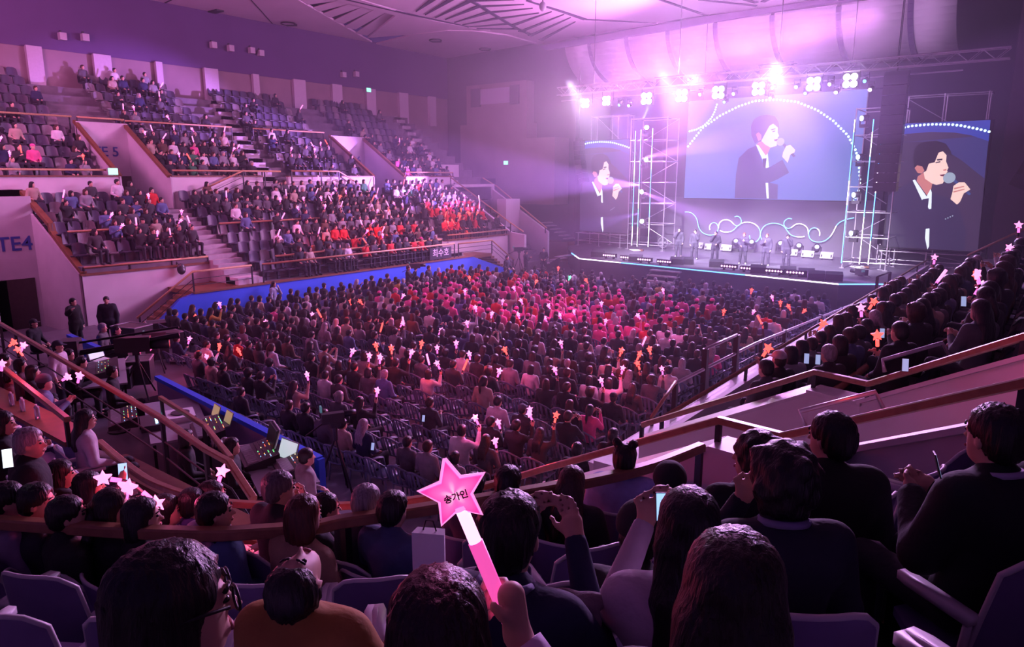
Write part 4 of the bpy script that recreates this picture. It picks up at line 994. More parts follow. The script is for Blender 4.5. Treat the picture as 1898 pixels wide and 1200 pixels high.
# ================================================================== BODIES (smooth union of round cones, meshed as one surface)
def V3(*a): return np.array(a, dtype=np.float32)
class Field:
    def __init__(s, voxel): s.h = voxel; s.p = []
    def cap(s, a, b, ra, rb=None, k=0.02, sub=False): s.p.append(('c', V3(*a), V3(*b), ra, ra if rb is None else rb, k, sub)); return s
    def ell(s, c, r, k=0.02, sub=False, rot=None): s.p.append(('e', V3(*c), V3(*r), rot, None, k, sub)); return s
    def plane(s, n, d): s.p.append(('p', V3(*n), d, None, None, 0, True)); return s          # keep side n.x <= d
    def xform(s, R_, piv):
        """rotate every primitive by 3x3 R_ about piv"""
        R_ = np.array(R_, dtype=np.float32); piv = V3(*piv); out = []
        for t, a, b, c, d, k, sb in s.p:
            if t == 'c': out.append((t, R_ @ (a - piv) + piv, R_ @ (b - piv) + piv, c, d, k, sb))
            elif t == 'e': out.append((t, R_ @ (a - piv) + piv, b, R_ if c is None else R_ @ np.array(c, dtype=np.float32), d, k, sb))
            else: out.append((t, R_ @ a, b + float((R_ @ a) @ piv - a @ piv), c, d, k, sb))
        s.p = out; return s
    def bounds(s):
        lo, hi = V3(9, 9, 9), V3(-9, -9, -9)
        for t, a, b, c, d, k, sb in s.p:
            if sb or t == 'p': continue
            if t == 'c': m = max(c, d); lo = np.minimum(lo, np.minimum(a, b) - m); hi = np.maximum(hi, np.maximum(a, b) + m)
            else: m = float(b.max()); lo = np.minimum(lo, a - m); hi = np.maximum(hi, a + m)
        return lo - 3 * s.h, hi + 3 * s.h
    def mesh(s):
        h = s.h; lo, hi = s.bounds(); n = np.maximum(np.ceil((hi - lo) / h).astype(int) + 1, 4)
        ax = [lo[i] + h * np.arange(n[i], dtype=np.float32) for i in range(3)]
        F = np.full(n, 0.3, dtype=np.float32)
        for t, a, b, c, d, k, sb in s.p:
            if t == 'c': m = max(c, d); l, u = np.minimum(a, b) - m, np.maximum(a, b) + m
            elif t == 'e': m = float(b.max()); l, u = a - m, a + m
            else: l, u = lo, hi
            pad = k + 2.5 * h
            i0 = np.clip(np.floor((l - pad - lo) / h).astype(int), 0, n - 1); i1 = np.clip(np.ceil((u + pad - lo) / h).astype(int) + 1, 1, n)
            if np.any(i1 <= i0): continue
            sl = tuple(slice(i0[i], i1[i]) for i in range(3))
            X = ax[0][sl[0]][:, None, None]; Y = ax[1][sl[1]][None, :, None]; Z = ax[2][sl[2]][None, None, :]
            if t == 'c':
                ab = b - a; L2 = float(ab @ ab) + 1e-9
                tt = np.clip(((X - a[0]) * ab[0] + (Y - a[1]) * ab[1] + (Z - a[2]) * ab[2]) / L2, 0, 1)
                D = np.sqrt((X - a[0] - tt * ab[0]) ** 2 + (Y - a[1] - tt * ab[1]) ** 2 + (Z - a[2] - tt * ab[2]) ** 2) - (c + (d - c) * tt)
            elif t == 'e':
                x, y, z = X - a[0], Y - a[1], Z - a[2]
                if c is not None:
                    R_ = np.array(c, dtype=np.float32)
                    x, y, z = R_[0, 0] * x + R_[1, 0] * y + R_[2, 0] * z, R_[0, 1] * x + R_[1, 1] * y + R_[2, 1] * z, R_[0, 2] * x + R_[1, 2] * y + R_[2, 2] * z
                q = np.sqrt((x / b[0]) ** 2 + (y / b[1]) ** 2 + (z / b[2]) ** 2)
                D = (q - 1) * float(b.min()) * (0.6 + 0.4 * float(b.max()) / float(b.min()))
            else: D = (X * a[0] + Y * a[1] + Z * a[2]) - b
            G = F[sl]
            if sb:
                D = D if t == 'p' else -D
                kk = max(k, 1e-4); hh = np.clip(0.5 + 0.5 * (G - D) / kk, 0, 1) if k else None
                F[sl] = np.maximum(G, D) if not k else D + (G - D) * hh + kk * hh * (1 - hh)
            else:
                kk = max(k, 1e-4); hh = np.clip(0.5 + 0.5 * (G - D) / kk, 0, 1)
                F[sl] = G + (D - G) * hh - kk * hh * (1 - hh)
        return nets(F, lo, h)
def nets(F, lo, h):
    """surface nets: one vertex per crossed cell, one quad per crossed edge"""
    S = F < 0; nx, ny, nz = F.shape
    cnt = np.zeros((nx - 1, ny - 1, nz - 1), np.float32); P = np.zeros((nx - 1, ny - 1, nz - 1, 3), np.float32)
    base = np.stack(np.meshgrid(np.arange(nx - 1), np.arange(ny - 1), np.arange(nz - 1), indexing='ij'), -1).astype(np.float32)
    for axis in range(3):
        o = [0, 1, 2]; o.remove(axis)
        for i in (0, 1):
            for j in (0, 1):
                def sl(e):
                    q = [None] * 3
                    q[axis] = slice(e, (nx, ny, nz)[axis] - 1 + e); q[o[0]] = slice(i, (nx, ny, nz)[o[0]] - 1 + i); q[o[1]] = slice(j, (nx, ny, nz)[o[1]] - 1 + j)
                    return tuple(q)
                A, B = F[sl(0)], F[sl(1)]; X = (S[sl(0)] != S[sl(1)])
                t = np.where(X, A / np.where(X, A - B, 1), 0)
                cnt += X
                P[..., axis] += np.where(X, t, 0); P[..., o[0]] += np.where(X, i, 0); P[..., o[1]] += np.where(X, j, 0)
    M_ = cnt > 0; idx = -np.ones(M_.shape, np.int64); idx[M_] = np.arange(M_.sum())
    verts = (base[M_] + P[M_] / cnt[M_][:, None]) * h + lo
    faces = []
    for axis in range(3):
        a1, a2 = (axis + 1) % 3, (axis + 2) % 3
        q0 = [slice(1, -1)] * 3; q0[axis] = slice(0, -1); q1 = [slice(1, -1)] * 3; q1[axis] = slice(1, None)
        q0, q1 = list(q0), list(q1)
        A, B = S[tuple(q0)], S[tuple(q1)]
        w = np.argwhere(A != B)
        if not len(w): continue
        flip = A[tuple(w.T)]
        c = w.copy(); c[:, a1] += 1; c[:, a2] += 1
        def at(d1, d2):
            e = c.copy(); e[:, a1] -= d1; e[:, a2] -= d2
            return idx[e[:, 0], e[:, 1], e[:, 2]]
        q = np.stack([at(1, 1), at(0, 1), at(0, 0), at(1, 0)], 1)
        q[~flip] = q[~flip][:, ::-1]
        faces.append(q)
    return verts, np.concatenate(faces)
def np_mesh(name, v, f, mats, mi=None):
    me = bpy.data.meshes.new(name)
    me.vertices.add(len(v)); me.vertices.foreach_set('co', np.asarray(v, np.float32).ravel())
    me.loops.add(len(f) * 4); me.loops.foreach_set('vertex_index', np.asarray(f, np.int32).ravel())
    me.polygons.add(len(f)); me.polygons.foreach_set('loop_start', np.arange(0, len(f) * 4, 4, dtype=np.int32))
    me.polygons.foreach_set('use_smooth', np.ones(len(f), bool))
    for m in (mats if isinstance(mats, (list, tuple)) else [mats]): me.materials.append(m)
    if mi is not None: me.polygons.foreach_set('material_index', np.asarray(mi, np.int32))
    me.update(calc_edges=True); me.validate()
    return me

# a pose: joints in the person's own frame, facing +y, feet on z = 0
def pose(kind='sit', arms='lap', lean=0.0, twist=0.0, nod=0.0, tilt=0.0, legs=0.0, slump=0.0):
    J = {}
    if kind == 'sit':
        hz = 0.52
        J['hip'] = [(-0.095, 0, hz), (0.095, 0, hz)]; J['knee'] = [(-0.13 - legs, 0.43, 0.52), (0.13 + legs, 0.43, 0.52)]
        J['ank'] = [(-0.12 - legs, 0.41, 0.09), (0.12 + legs, 0.44, 0.09)]; J['toe'] = [(-0.14 - legs, 0.55, 0.04), (0.14 + legs, 0.58, 0.04)]
    else:
        hz = 0.95
        J['hip'] = [(-0.09, 0, hz - 0.03), (0.09, 0, hz - 0.03)]; J['knee'] = [(-0.11 - legs, 0.03, 0.5), (0.11 + legs, 0.02, 0.5)]
        J['ank'] = [(-0.13 - legs, -0.02, 0.09), (0.13 + legs, -0.02, 0.09)]; J['toe'] = [(-0.16 - legs, 0.12, 0.04), (0.16 + legs, 0.12, 0.04)]
    J['hz'] = hz
    J['pel'] = (0, -0.01, hz + 0.02); J['wai'] = (0, -0.025, hz + 0.19); J['che'] = (0, -0.025, hz + 0.38); J['nek'] = (0, -0.03, hz + 0.545); J['hea'] = (0, 0.01, hz + 0.70)
    s = hz + 0.495
    J['sho'] = [(-0.175, -0.03, s), (0.175, -0.03, s)]
    A = dict(lap=((-0.25, 0.0, s - 0.27), (-0.12, 0.24, hz + 0.12)),
             rest=((-0.27, -0.02, s - 0.28), (-0.21, 0.22, hz + 0.12)),
             chest=((-0.24, 0.05, s - 0.26), (-0.07, 0.27, s - 0.14)),
             phone=((-0.23, 0.14, s - 0.20), (-0.10, 0.33, s + 0.05)),
             mouth=((-0.24, 0.12, s - 0.22), (-0.05, 0.19, s + 0.10)),
             up=((-0.24, 0.16, s - 0.10), (-0.20, 0.27, s + 0.15)),
             high=((-0.25, 0.12, s + 0.02), (-0.21, 0.19, s + 0.26)),
             side=((-0.25, -0.02, s - 0.29), (-0.235, 0.06, s - 0.53)),
             face=((-0.21, 0.2, s - 0.22), (-0.08, 0.17, s + 0.06)),
             cross=((-0.25, 0.04, s - 0.26), (0.06, 0.21, s - 0.22)),
             star=((-0.30, 0.04, s - 0.10), (-0.135, 0.17, s + 0.10)),
             out=((-0.36, 0.06, s - 0.10), (-0.44, 0.24, s + 0.02)))
    al, ar = arms if isinstance(arms, tuple) else (arms, arms)
    L_, R_ = A[al], A[ar]
    J['elb'] = [L_[0], (-R_[0][0], R_[0][1], R_[0][2])]; J['wri'] = [L_[1], (-R_[1][0], R_[1][1], R_[1][2])]
    J['arms'] = (al, ar)
    J['lean'], J['twist'], J['nod'], J['tilt'] = lean, twist, nod, tilt
    return J
def rotx(a): c, s = math.cos(a), math.sin(a); return np.array([[1, 0, 0], [0, c, -s], [0, s, c]], np.float32)
def rotz(a): c, s = math.cos(a), math.sin(a); return np.array([[c, -s, 0], [s, c, 0], [0, 0, 1]], np.float32)
def roty(a): c, s = math.cos(a), math.sin(a); return np.array([[c, 0, s], [0, 1, 0], [-s, 0, c]], np.float32)
def upper_pts(J):
    """joints of the upper body after the torso leans about the hips"""
    R_ = rotx(-J['lean']); pv = V3(0, 0, J['hz'])
    tr = lambda p: tuple(R_ @ (V3(*p) - pv) + pv)
    U = {k: tr(J[k]) for k in ('wai', 'che', 'nek', 'hea')}
    for k in ('sho', 'elb', 'wri'): U[k] = [tr(p) for p in J[k]]
    return U
def head_R(J): return rotz(J['twist']) @ rotx(-J['nod'] - 0.4 * J['lean']) @ roty(J['tilt'])
def hand_dir(J, U, i):
    e, w = np.array(U['elb'][i]), np.array(U['wri'][i]); d = w - e; d /= np.linalg.norm(d) + 1e-9
    return d
def add_head(F, U, J, hi):
    n, hc = U['nek'], U['hea']
    G = Field(F.h); c = np.array(hc)
    o = lambda x, y, z: tuple(c + V3(x, y, z))
    G.ell(o(0, -0.012, 0.035), (0.074, 0.092, 0.085), 0.01)
    G.ell(o(0, 0.028, -0.03), (0.062, 0.062, 0.085), 0.03)
    G.ell(o(0, 0.045, -0.085), (0.036, 0.038, 0.03), 0.03)
    for sx in (-1, 1):
        G.ell(o(sx * 0.074, -0.004, -0.012), (0.011, 0.019, 0.031), 0.006)
        if hi:
            G.ell(o(sx * 0.030, 0.094, 0.008), (0.017, 0.012, 0.011), 0.008, True)
            G.ell(o(sx * 0.030, 0.082, 0.008), (0.013, 0.011, 0.010), 0.004)
            G.cap(o(sx * 0.014, 0.091, 0.026), o(sx * 0.046, 0.080, 0.026), 0.006, 0.005, 0.01)
    G.cap(o(0, 0.088, 0.01), o(0, 0.110, -0.028), 0.008, 0.0125, 0.012)
    if hi:
        G.cap(o(-0.018, 0.089, -0.058), o(0.018, 0.089, -0.058), 0.007, None, 0.006); G.cap(o(-0.015, 0.087, -0.069), o(0.015, 0.087, -0.069), 0.008, None, 0.006)
    G.xform(head_R(J), hc)
    F.p.extend(G.p)
    F.cap((n[0], n[1], n[2] - 0.03), tuple(np.array(hc) + head_R(J) @ V3(0, -0.015, -0.06)), 0.055, 0.05, 0.03)
def add_hand(F, U, J, i, hi):
    w = np.array(U['wri'][i]); d = hand_dir(J, U, i); mode = J['arms'][i]
    sx = 1 if i else -1
    if mode == 'star':                       # right hand closed round an upright stick
        F.cap(tuple(w), tuple(w + V3(-0.014, 0.012, 0.082)), 0.027, 0.029, 0.02)
        for k in range(4):
            b0 = w + V3(-0.004 - 0.005 * k, 0.03, 0.022 + 0.0205 * k); p1 = b0 + V3(-0.012, 0.026, 0.002); p2 = p1 + V3(-0.036, -0.002, 0); p3 = p2 + V3(-0.010, -0.030, -0.002)
            F.cap(tuple(b0), tuple(p1), 0.0108, 0.0102, 0.008); F.cap(tuple(p1), tuple(p2), 0.0100, 0.0094, 0.003); F.cap(tuple(p2), tuple(p3), 0.0092, 0.0082, 0.003)
        t0 = w + V3(-0.012, -0.012, 0.035); t1 = t0 + V3(-0.018, -0.014, 0.026); t2 = t1 + V3(-0.018, -0.002, 0.022)
        F.cap(tuple(t0), tuple(t1), 0.0135, 0.012, 0.01); F.cap(tuple(t1), tuple(t2), 0.0115, 0.0095, 0.004)
        return
    if mode in ('lap', 'rest', 'cross', 'side'):
        up = V3(0, 0, 1); cu = V3(0, 0.25, -0.9) if mode != 'side' else V3(-sx * 0.5, 0.6, 0)
    else: up = V3(0, 1, 0); cu = V3(-sx * 0.75, 0.45, 0.1)
    side = np.cross(d, up); side /= np.linalg.norm(side) + 1e-9
    pal = w + d * 0.055
    F.cap(tuple(w), tuple(pal - side * 0.012), 0.026, 0.027, 0.02); F.cap(tuple(w + d * 0.01), tuple(pal + side * 0.018), 0.024, 0.024, 0.02)
    L_ = (0.062, 0.07, 0.066, 0.052)
    for k in range(4):
        a = w + d * 0.085 + side * (0.03 - 0.02 * k); f1 = a + (d * 0.75 + cu * 0.55) * L_[k] * 0.62; f2 = f1 + (d * 0.15 + cu * 1.0) * L_[k] * 0.55
        r = 0.0088 if hi else 0.011
        F.cap(tuple(a), tuple(f1), r, r * 0.95, 0.005); F.cap(tuple(f1), tuple(f2), r * 0.95, r * 0.85, 0.004)
    a = w + d * 0.03 + side * 0.03; t1 = a + side * 0.028 + d * 0.03; t2 = t1 + cu * 0.03 + d * 0.018
    F.cap(tuple(a), tuple(t1), 0.012, 0.011, 0.008); F.cap(tuple(t1), tuple(t2), 0.011, 0.009, 0.005)
def body_field(J, h, hi=False):
    F = Field(h); U = upper_pts(J); hz = J['hz']
    F.ell(J['pel'], (0.15, 0.10, 0.11), 0.03); F.cap(J['pel'], U['wai'], 0.11, 0.105, 0.05); F.cap(U['wai'], U['che'], 0.105, 0.12, 0.05)
    F.cap(U['che'], U['nek'], 0.10, 0.055, 0.05)
    for i in (0, 1):
        F.cap(J['hip'][i], J['knee'][i], 0.075, 0.052, 0.04); F.cap(J['knee'][i], J['ank'][i], 0.05, 0.035, 0.02); F.cap(J['ank'][i], J['toe'][i], 0.035, 0.028, 0.02)
        F.cap(U['che'], U['sho'][i], 0.08, 0.055, 0.05); F.cap(U['sho'][i], U['elb'][i], 0.05, 0.038, 0.03); F.cap(U['elb'][i], U['wri'][i], 0.037, 0.025, 0.02)
        add_hand(F, U, J, i, hi)
    add_head(F, U, J, hi)
    return F
def top_field(J, h, loose=0.0, hood=False, sleeve=0.96, coat=False):
    F = Field(h); U = upper_pts(J); e = loose
    s0, s1 = np.array(U['sho'][0]), np.array(U['sho'][1]); c = np.array(U['che']); w = np.array(U['wai']); n = np.array(U['nek'])
    F.cap(tuple((s0 * .62 + c * .38)), tuple((s1 * .62 + c * .38)), 0.112 + e, None, 0.05)
    F.ell(tuple(c - V3(0, 0, 0.02)), (0.175 + e, 0.125 + e, 0.19), 0.05); F.ell(tuple(w), (0.16 + e, 0.125 + e, 0.16), 0.06)
    F.ell(tuple(np.array(J['pel']) + V3(0, 0.0, 0.02)), (0.18 + e, 0.135 + e, 0.11), 0.06)
    if coat:
        for i in (0, 1): F.cap(tuple(np.array(J['pel']) + V3((-.07, .07)[i], 0, 0)), tuple(np.array(J['hip'][i]) + V3((-.03, .03)[i], 0, -0.13 if J['hz'] > .8 else 0)), 0.115 + e, 0.10 + e, 0.05)
    F.cap(tuple(n - V3(0, 0.0, 0.05)), tuple(n + V3(0, 0.0, 0.02)), 0.088 + e * .5, 0.068, 0.05)
    for i in (0, 1):
        s, el, wr = (np.array(U[k][i]) for k in ('sho', 'elb', 'wri'))
        F.cap(tuple(s), tuple(el), 0.072 + e, 0.056 + e, 0.04); F.cap(tuple(el), tuple(el + (wr - el) * sleeve), 0.056 + e, 0.038 + e, 0.03)
    if hood: F.ell(tuple(n + V3(0, -0.075, -0.02)), (0.12, 0.075, 0.09), 0.04)
    return F
def leg_field(J, h, feet=True):
    F = Field(h)
    F.ell(J['pel'], (0.168, 0.118, 0.12), 0.03)
    wide = 0.012 if J['hz'] > .8 else 0
    for i in (0, 1):
        k, a = np.array(J['knee'][i]), np.array(J['ank'][i])
        F.cap(J['hip'][i], tuple(k), 0.093, 0.07 + wide, 0.04); F.cap(tuple(k), tuple(a + V3(0, 0, -0.01)), 0.066 + wide, 0.05 + wide * 1.8, 0.03)
        if feet:
            t = np.array(J['toe'][i]); F.cap(tuple(a * V3(1, 1, 0) + V3(0, -0.02, 0.05)), tuple(t + V3(0, 0.015, 0.005)), 0.05, 0.042, 0.01)
    if feet: F.plane((0, 0, -1), -0.002)
    return F
def shoe_field(J, h, i):
    F = Field(h)
    if True:
        a, t = np.array(J['ank'][i]), np.array(J['toe'][i])
        F.cap(tuple(a * V3(1, 1, 0) + V3(0, -0.02, 0.045)), tuple(t + V3(0, 0.01, 0.002)), 0.045, 0.04, 0.02)
    F.plane((0, 0, -1), -0.002)
    return F
def hair_field(J, h, style='short'):
    U = upper_pts(J); c = np.array(U['hea']); F = Field(h)
    o = lambda x, y, z: tuple(c + V3(x, y, z))
    if style in ('cap', 'beanie'):
        F.ell(o(0, -0.028, 0.01), (0.082, 0.085, 0.075), 0.01); F.ell(o(0, -0.045, -0.04), (0.07, 0.06, 0.05), 0.02)
        F.ell(o(0, 0.10, -0.03), (0.105, 0.09, 0.11), 0.01, True)
        F.plane((0, 0, 1), float(c[2] + 0.045))
    elif style == 'bald':
        F.ell(o(0, -0.03, -0.005), (0.083, 0.085, 0.06), 0.01); F.ell(o(0, 0.09, 0.0), (0.10, 0.09, 0.15), 0.01, True)
    else:
        F.ell(o(0, -0.015, 0.045), (0.088, 0.106, 0.092), 0.01); F.ell(o(0, -0.05, -0.015), (0.08, 0.07, 0.075), 0.03)
        if style in ('long', 'bob', 'pony', 'bun', 'perm'):
            F.ell(o(0, -0.03, -0.04), (0.092, 0.08, 0.11), 0.03)
        if style == 'perm':
            F.ell(o(0, -0.02, 0.03), (0.108, 0.118, 0.115), 0.03)
            for a in range(9):
                t = a * 0.7; F.ell(o(0.085 * math.cos(t), -0.03 + 0.085 * math.sin(t), 0.04 + 0.06 * math.sin(a * 2.1)), (0.035, 0.035, 0.035), 0.02)
        if style == 'bob': F.ell(o(0, -0.045, -0.10), (0.095, 0.07, 0.09), 0.04)
        F.ell(o(0, 0.115, -0.045), (0.066, 0.09, 0.12), 0.012, True)
        F.ell(o(0, 0.075, -0.10), (0.075, 0.075, 0.09), 0.01, True)
        if style == 'bun':
            F.ell(o(0, -0.125, 0.06), (0.045, 0.045, 0.045), 0.01)
        if style == 'spacebun':
            for sx in (-1, 1): F.ell(o(sx * 0.062, -0.02, 0.135), (0.036, 0.036, 0.036), 0.012)
        if style == 'topknot': F.ell(o(0, -0.02, 0.15), (0.045, 0.045, 0.04), 0.012)
    F.xform(head_R(J), U['hea'])
    if style == 'long':
        hr = head_R(J); b0 = c + hr @ V3(0, -0.07, -0.03); b1 = np.array(U['nek']) + V3(0, -0.085, -0.02); b2 = np.array(U['che']) + V3(0, -0.125, -0.02)
        for sx in (-0.045, 0, 0.045):
            F.cap(tuple(b0 + hr @ V3(sx, 0, 0)), tuple(b1 + V3(sx * 1.3, 0.01, 0)), 0.055, 0.05, 0.03); F.cap(tuple(b1 + V3(sx * 1.3, 0.01, 0)), tuple(b2 + V3(sx * 1.7, 0, 0)), 0.05, 0.026, 0.03)
    if style == 'pony':
        hr = head_R(J); b0 = c + hr @ V3(0, -0.12, 0.02); b1 = np.array(U['nek']) + V3(0, -0.13, 0.0)
        F.cap(tuple(b0), tuple(b1), 0.035, 0.03, 0.02); F.cap(tuple(b1), tuple(b1 + V3(0, 0.01, -0.16)), 0.03, 0.012, 0.02)
    return F
def cap_field(J, h, style='cap'):
    U = upper_pts(J); c = np.array(U['hea']); F = Field(h); o = lambda x, y, z: tuple(c + V3(x, y, z))
    F.ell(o(0, -0.012, 0.052), (0.092, 0.108, 0.09), 0.01)
    if style == 'cap':
        F.ell(o(0, 0.10, 0.042), (0.075, 0.085, 0.012), 0.008)
        F.plane((0, 0, -1), -float(c[2] + 0.028))
    elif style == 'hat':
        F.ell(o(0, -0.01, 0.05), (0.155, 0.165, 0.012), 0.01); F.plane((0, 0, -1), -float(c[2] + 0.03))
    else: F.ell(o(0, -0.02, 0.05), (0.095, 0.108, 0.10), 0.01); F.plane((0, 0, -1), -float(c[2] + 0.02))
    F.xform(head_R(J), U['hea'])
    return F
MESHES = {}
EYE = mat('dark_eye', (0.02, 0.015, 0.015), 0.25, var=0.05); LIP = mat('lip', (0.42, 0.13, 0.13), 0.5, var=0.05)
def strands(v, style):
    """comb ridges down the hair so that it does not read as a helmet"""
    c = np.array([0, v[:, 1].mean(), v[:, 2].max() - 0.12], np.float32); d = v - c
    a = np.arctan2(d[:, 0], -d[:, 1]); r = np.linalg.norm(d, axis=1) + 1e-6; z = d[:, 2]
    am = {'perm': 0.008, 'short': 0.0045, 'bob': 0.004}.get(style, 0.0035)
    if style == 'perm': w = np.sin(70 * d[:, 0] + 3) * np.sin(64 * d[:, 1] + 1) * np.sin(60 * z) * 1.4
    elif style in ('long', 'bob', 'pony', 'bun'): w = 0.5 * np.sin(38 * a + 2 * np.sin(9 * z)) + 0.5 * np.sin(21 * a + 1.5) + 0.25 * np.sin(9 * a - 6 * z)
    else: w = 0.6 * np.sin(26 * a + 6 * np.sin(30 * z) * 0.3) + 0.5 * np.sin(15 * a - 12 * z + 1.3) + 0.4 * np.sin(41 * a + 25 * z)
    return (v + d / r[:, None] * (am * w)[:, None]).astype(np.float32)
def get_mesh(key, name, fn, m):
    if key not in MESHES:
        v, f = fn().mesh()
        if name == 'hair' and key[2] < 0.015: v = strands(v, key[3])
        MESHES[key] = np_mesh(name, v, f, m)
    return MESHES[key]
CAPS = {'cap': 'cap', 'beanie': 'knit_cap', 'hat': 'sun_hat'}
HAIR_BLACK, HAIR_BROWN, HAIR_GREY = (0.012, 0.010, 0.012, 1), (0.05, 0.022, 0.012, 1), (0.34, 0.32, 0.34, 1)
def person(label, loc, rz, pk, hair='short', top=(0.03, 0.03, 0.04), legs=(0.02, 0.02, 0.03), haircol=HAIR_BLACK, capcol=(0.7, 0.1, 0.3), h=0.02, hi=False, hh=None,
           loose=0.0, hood=False, group=None, scale=1.0, shoes=False, coat=False, topname='jacket', sleeve=0.96, skin=None, cat='person', collar=None):
    """pk: tuple of pose() arguments (hashable) so that copies share their meshes"""
    J = pose(**dict(pk)); hh = hh or h
    body = link('person', get_mesh(('b', pk, h, hi), 'body', lambda: body_field(J, h, hi), skin or M['skin']))
    tag(body, label, cat, group)
    body.location = loc; body.rotation_euler = (0, 0, rz); body.scale = (scale,) * 3
    def part(nm, key, fn, m, col):
        o = link(nm, get_mesh(key, nm, fn, m), body)
        if col is not None: o.color = (*col[:3], 1)
        return o
    st = 'short' if hair == 'hat' else hair
    part('hair', ('h', pk, hh, st), lambda: hair_field(J, hh, 'cap' if hair in CAPS else st), M['hair'], haircol)
    if hair in CAPS: part(CAPS[hair], ('c', pk, hh, hair), lambda: cap_field(J, hh, hair), M['cloth'], capcol)
    part(topname, ('t', pk, h, loose, hood, coat, sleeve), lambda: top_field(J, h, loose, hood, sleeve, coat), M['cloth'], top)
    part('trousers', ('l', pk, h, not shoes), lambda: leg_field(J, h, not shoes), M['cloth'], legs)
    if shoes:
        for i in (0, 1): part('shoe', ('s', pk, h, i), lambda: shoe_field(J, h, i), M['cloth'], (0.6, 0.6, 0.62) if shoes == 'white' else (0.02, 0.02, 0.02))
    if hi:
        U = upper_pts(J); R_ = head_R(J); c = np.array(U['hea'])
        for sx in (-1, 1):
            b = MB(); b.ball(c + R_ @ V3(sx * 0.030, 0.0835, 0.008), (0.011, 0.011, 0.0085), 8, 6); b.build('eye', EYE, body, True)
            b = MB(); b.tube([c + R_ @ V3(sx * 0.014, 0.0965, 0.031), c + R_ @ V3(sx * 0.030, 0.0945, 0.036), c + R_ @ V3(sx * 0.048, 0.082, 0.031)], 0.0045, 5); o = b.build('eyebrow', M['hair'], body, True); o.color = haircol
        b = MB(); b.tube([c + R_ @ V3(-0.02, 0.093, -0.063), c + R_ @ V3(0, 0.0965, -0.063), c + R_ @ V3(0.02, 0.093, -0.063)], 0.006, 6); b.build('mouth', LIP, body, True)
    if collar is not None:
        U = upper_pts(J); n = np.array(U['nek'])
        b = MB(); b.tube([n + V3(0.075 * math.cos(a), 0.075 * math.sin(a) + 0.0, 0.028 - 0.018 * math.sin(a)) for a in [math.pi * 2 * k / 16 for k in range(17)]], 0.014, 6); o = b.build('collar', M['cloth'], body, True); o.color = (*collar, 1)
    return body
def hand_pos(pk, i, loc, rz, scale=1.0):
    J = pose(**dict(pk)); U = upper_pts(J); w = np.array(U['wri'][i]) + hand_dir(J, U, i) * 0.07
    c, s = math.cos(rz), math.sin(rz)
    return Vector((loc[0] + scale * (w[0] * c - w[1] * s), loc[1] + scale * (w[0] * s + w[1] * c), loc[2] + scale * w[2]))
def PK(**k): return tuple(sorted(k.items()))
# ================================================================== SEATS AND PEOPLE
STAGE_C = Vector((-14.5, 41.0))
def face(x, y, tx=None, ty=None):
    tx, ty = (STAGE_C.x, STAGE_C.y) if tx is None else (tx, ty)
    return math.atan2(ty - y, tx - x) - math.pi / 2
# ---- plastic armchair of the floor
def chair_parts():
    P = {}
    b = MB(); b.prism([(-0.22, -0.2, 0.38), (0.22, -0.2, 0.38), (0.24, 0.22, 0.395), (-0.24, 0.22, 0.395)], (0, 0, 0.03)); P['seat'] = b
    b = MB()
    cur = [(-0.27, -0.16), (-0.21, -0.25), (-0.1, -0.29), (0, -0.30), (0.1, -0.29), (0.21, -0.25), (0.27, -0.16)]
    def bk(i, z):
        x, y = cur[i]; return (x * (1 if z < .7 else .94), y - (z - .42) * 0.28, z)
    tops = [0.70, 0.80, 0.86, 0.88, 0.86, 0.80, 0.70]
    b.tube([bk(i, tops[i]) for i in range(7)], 0.022, 6); b.tube([bk(i, 0.46) for i in range(7)], 0.02, 6)
    for i in range(7): b.bar(bk(i, 0.45), bk(i, tops[i]), 0.05 if i in (1, 2, 3, 4, 5) else 0.035, 0.014, up=(0, 1, 0))
    P['backrest'] = b
    for nm, s in (('armrest', -1), ('armrest.b', 1)):
        b = MB(); b.tube([(s * 0.26, -0.16, 0.66), (s * 0.28, 0.05, 0.65), (s * 0.27, 0.2, 0.62), (s * 0.24, 0.22, 0.44)], 0.022, 6); P[nm] = b
    for k, (x, y) in enumerate(((-0.22, 0.2), (0.22, 0.2), (-0.21, -0.19), (0.21, -0.19))):
        b = MB(); b.tube([(x, y, 0.40), (x * 1.12, y * 1.15, 0.0)], 0.022, 6, r2=0.016); P['leg.%d' % k] = b
    return P
CHP = chair_parts(); CHM = {k: v.mesh(k.split('.')[0], M['chairp'], True) for k, v in CHP.items()}
_all = MB()
for v in CHP.values(): _all.add(v.v, v.f)
CH_ONE = _all.mesh('plastic_chair', M['chairp'])
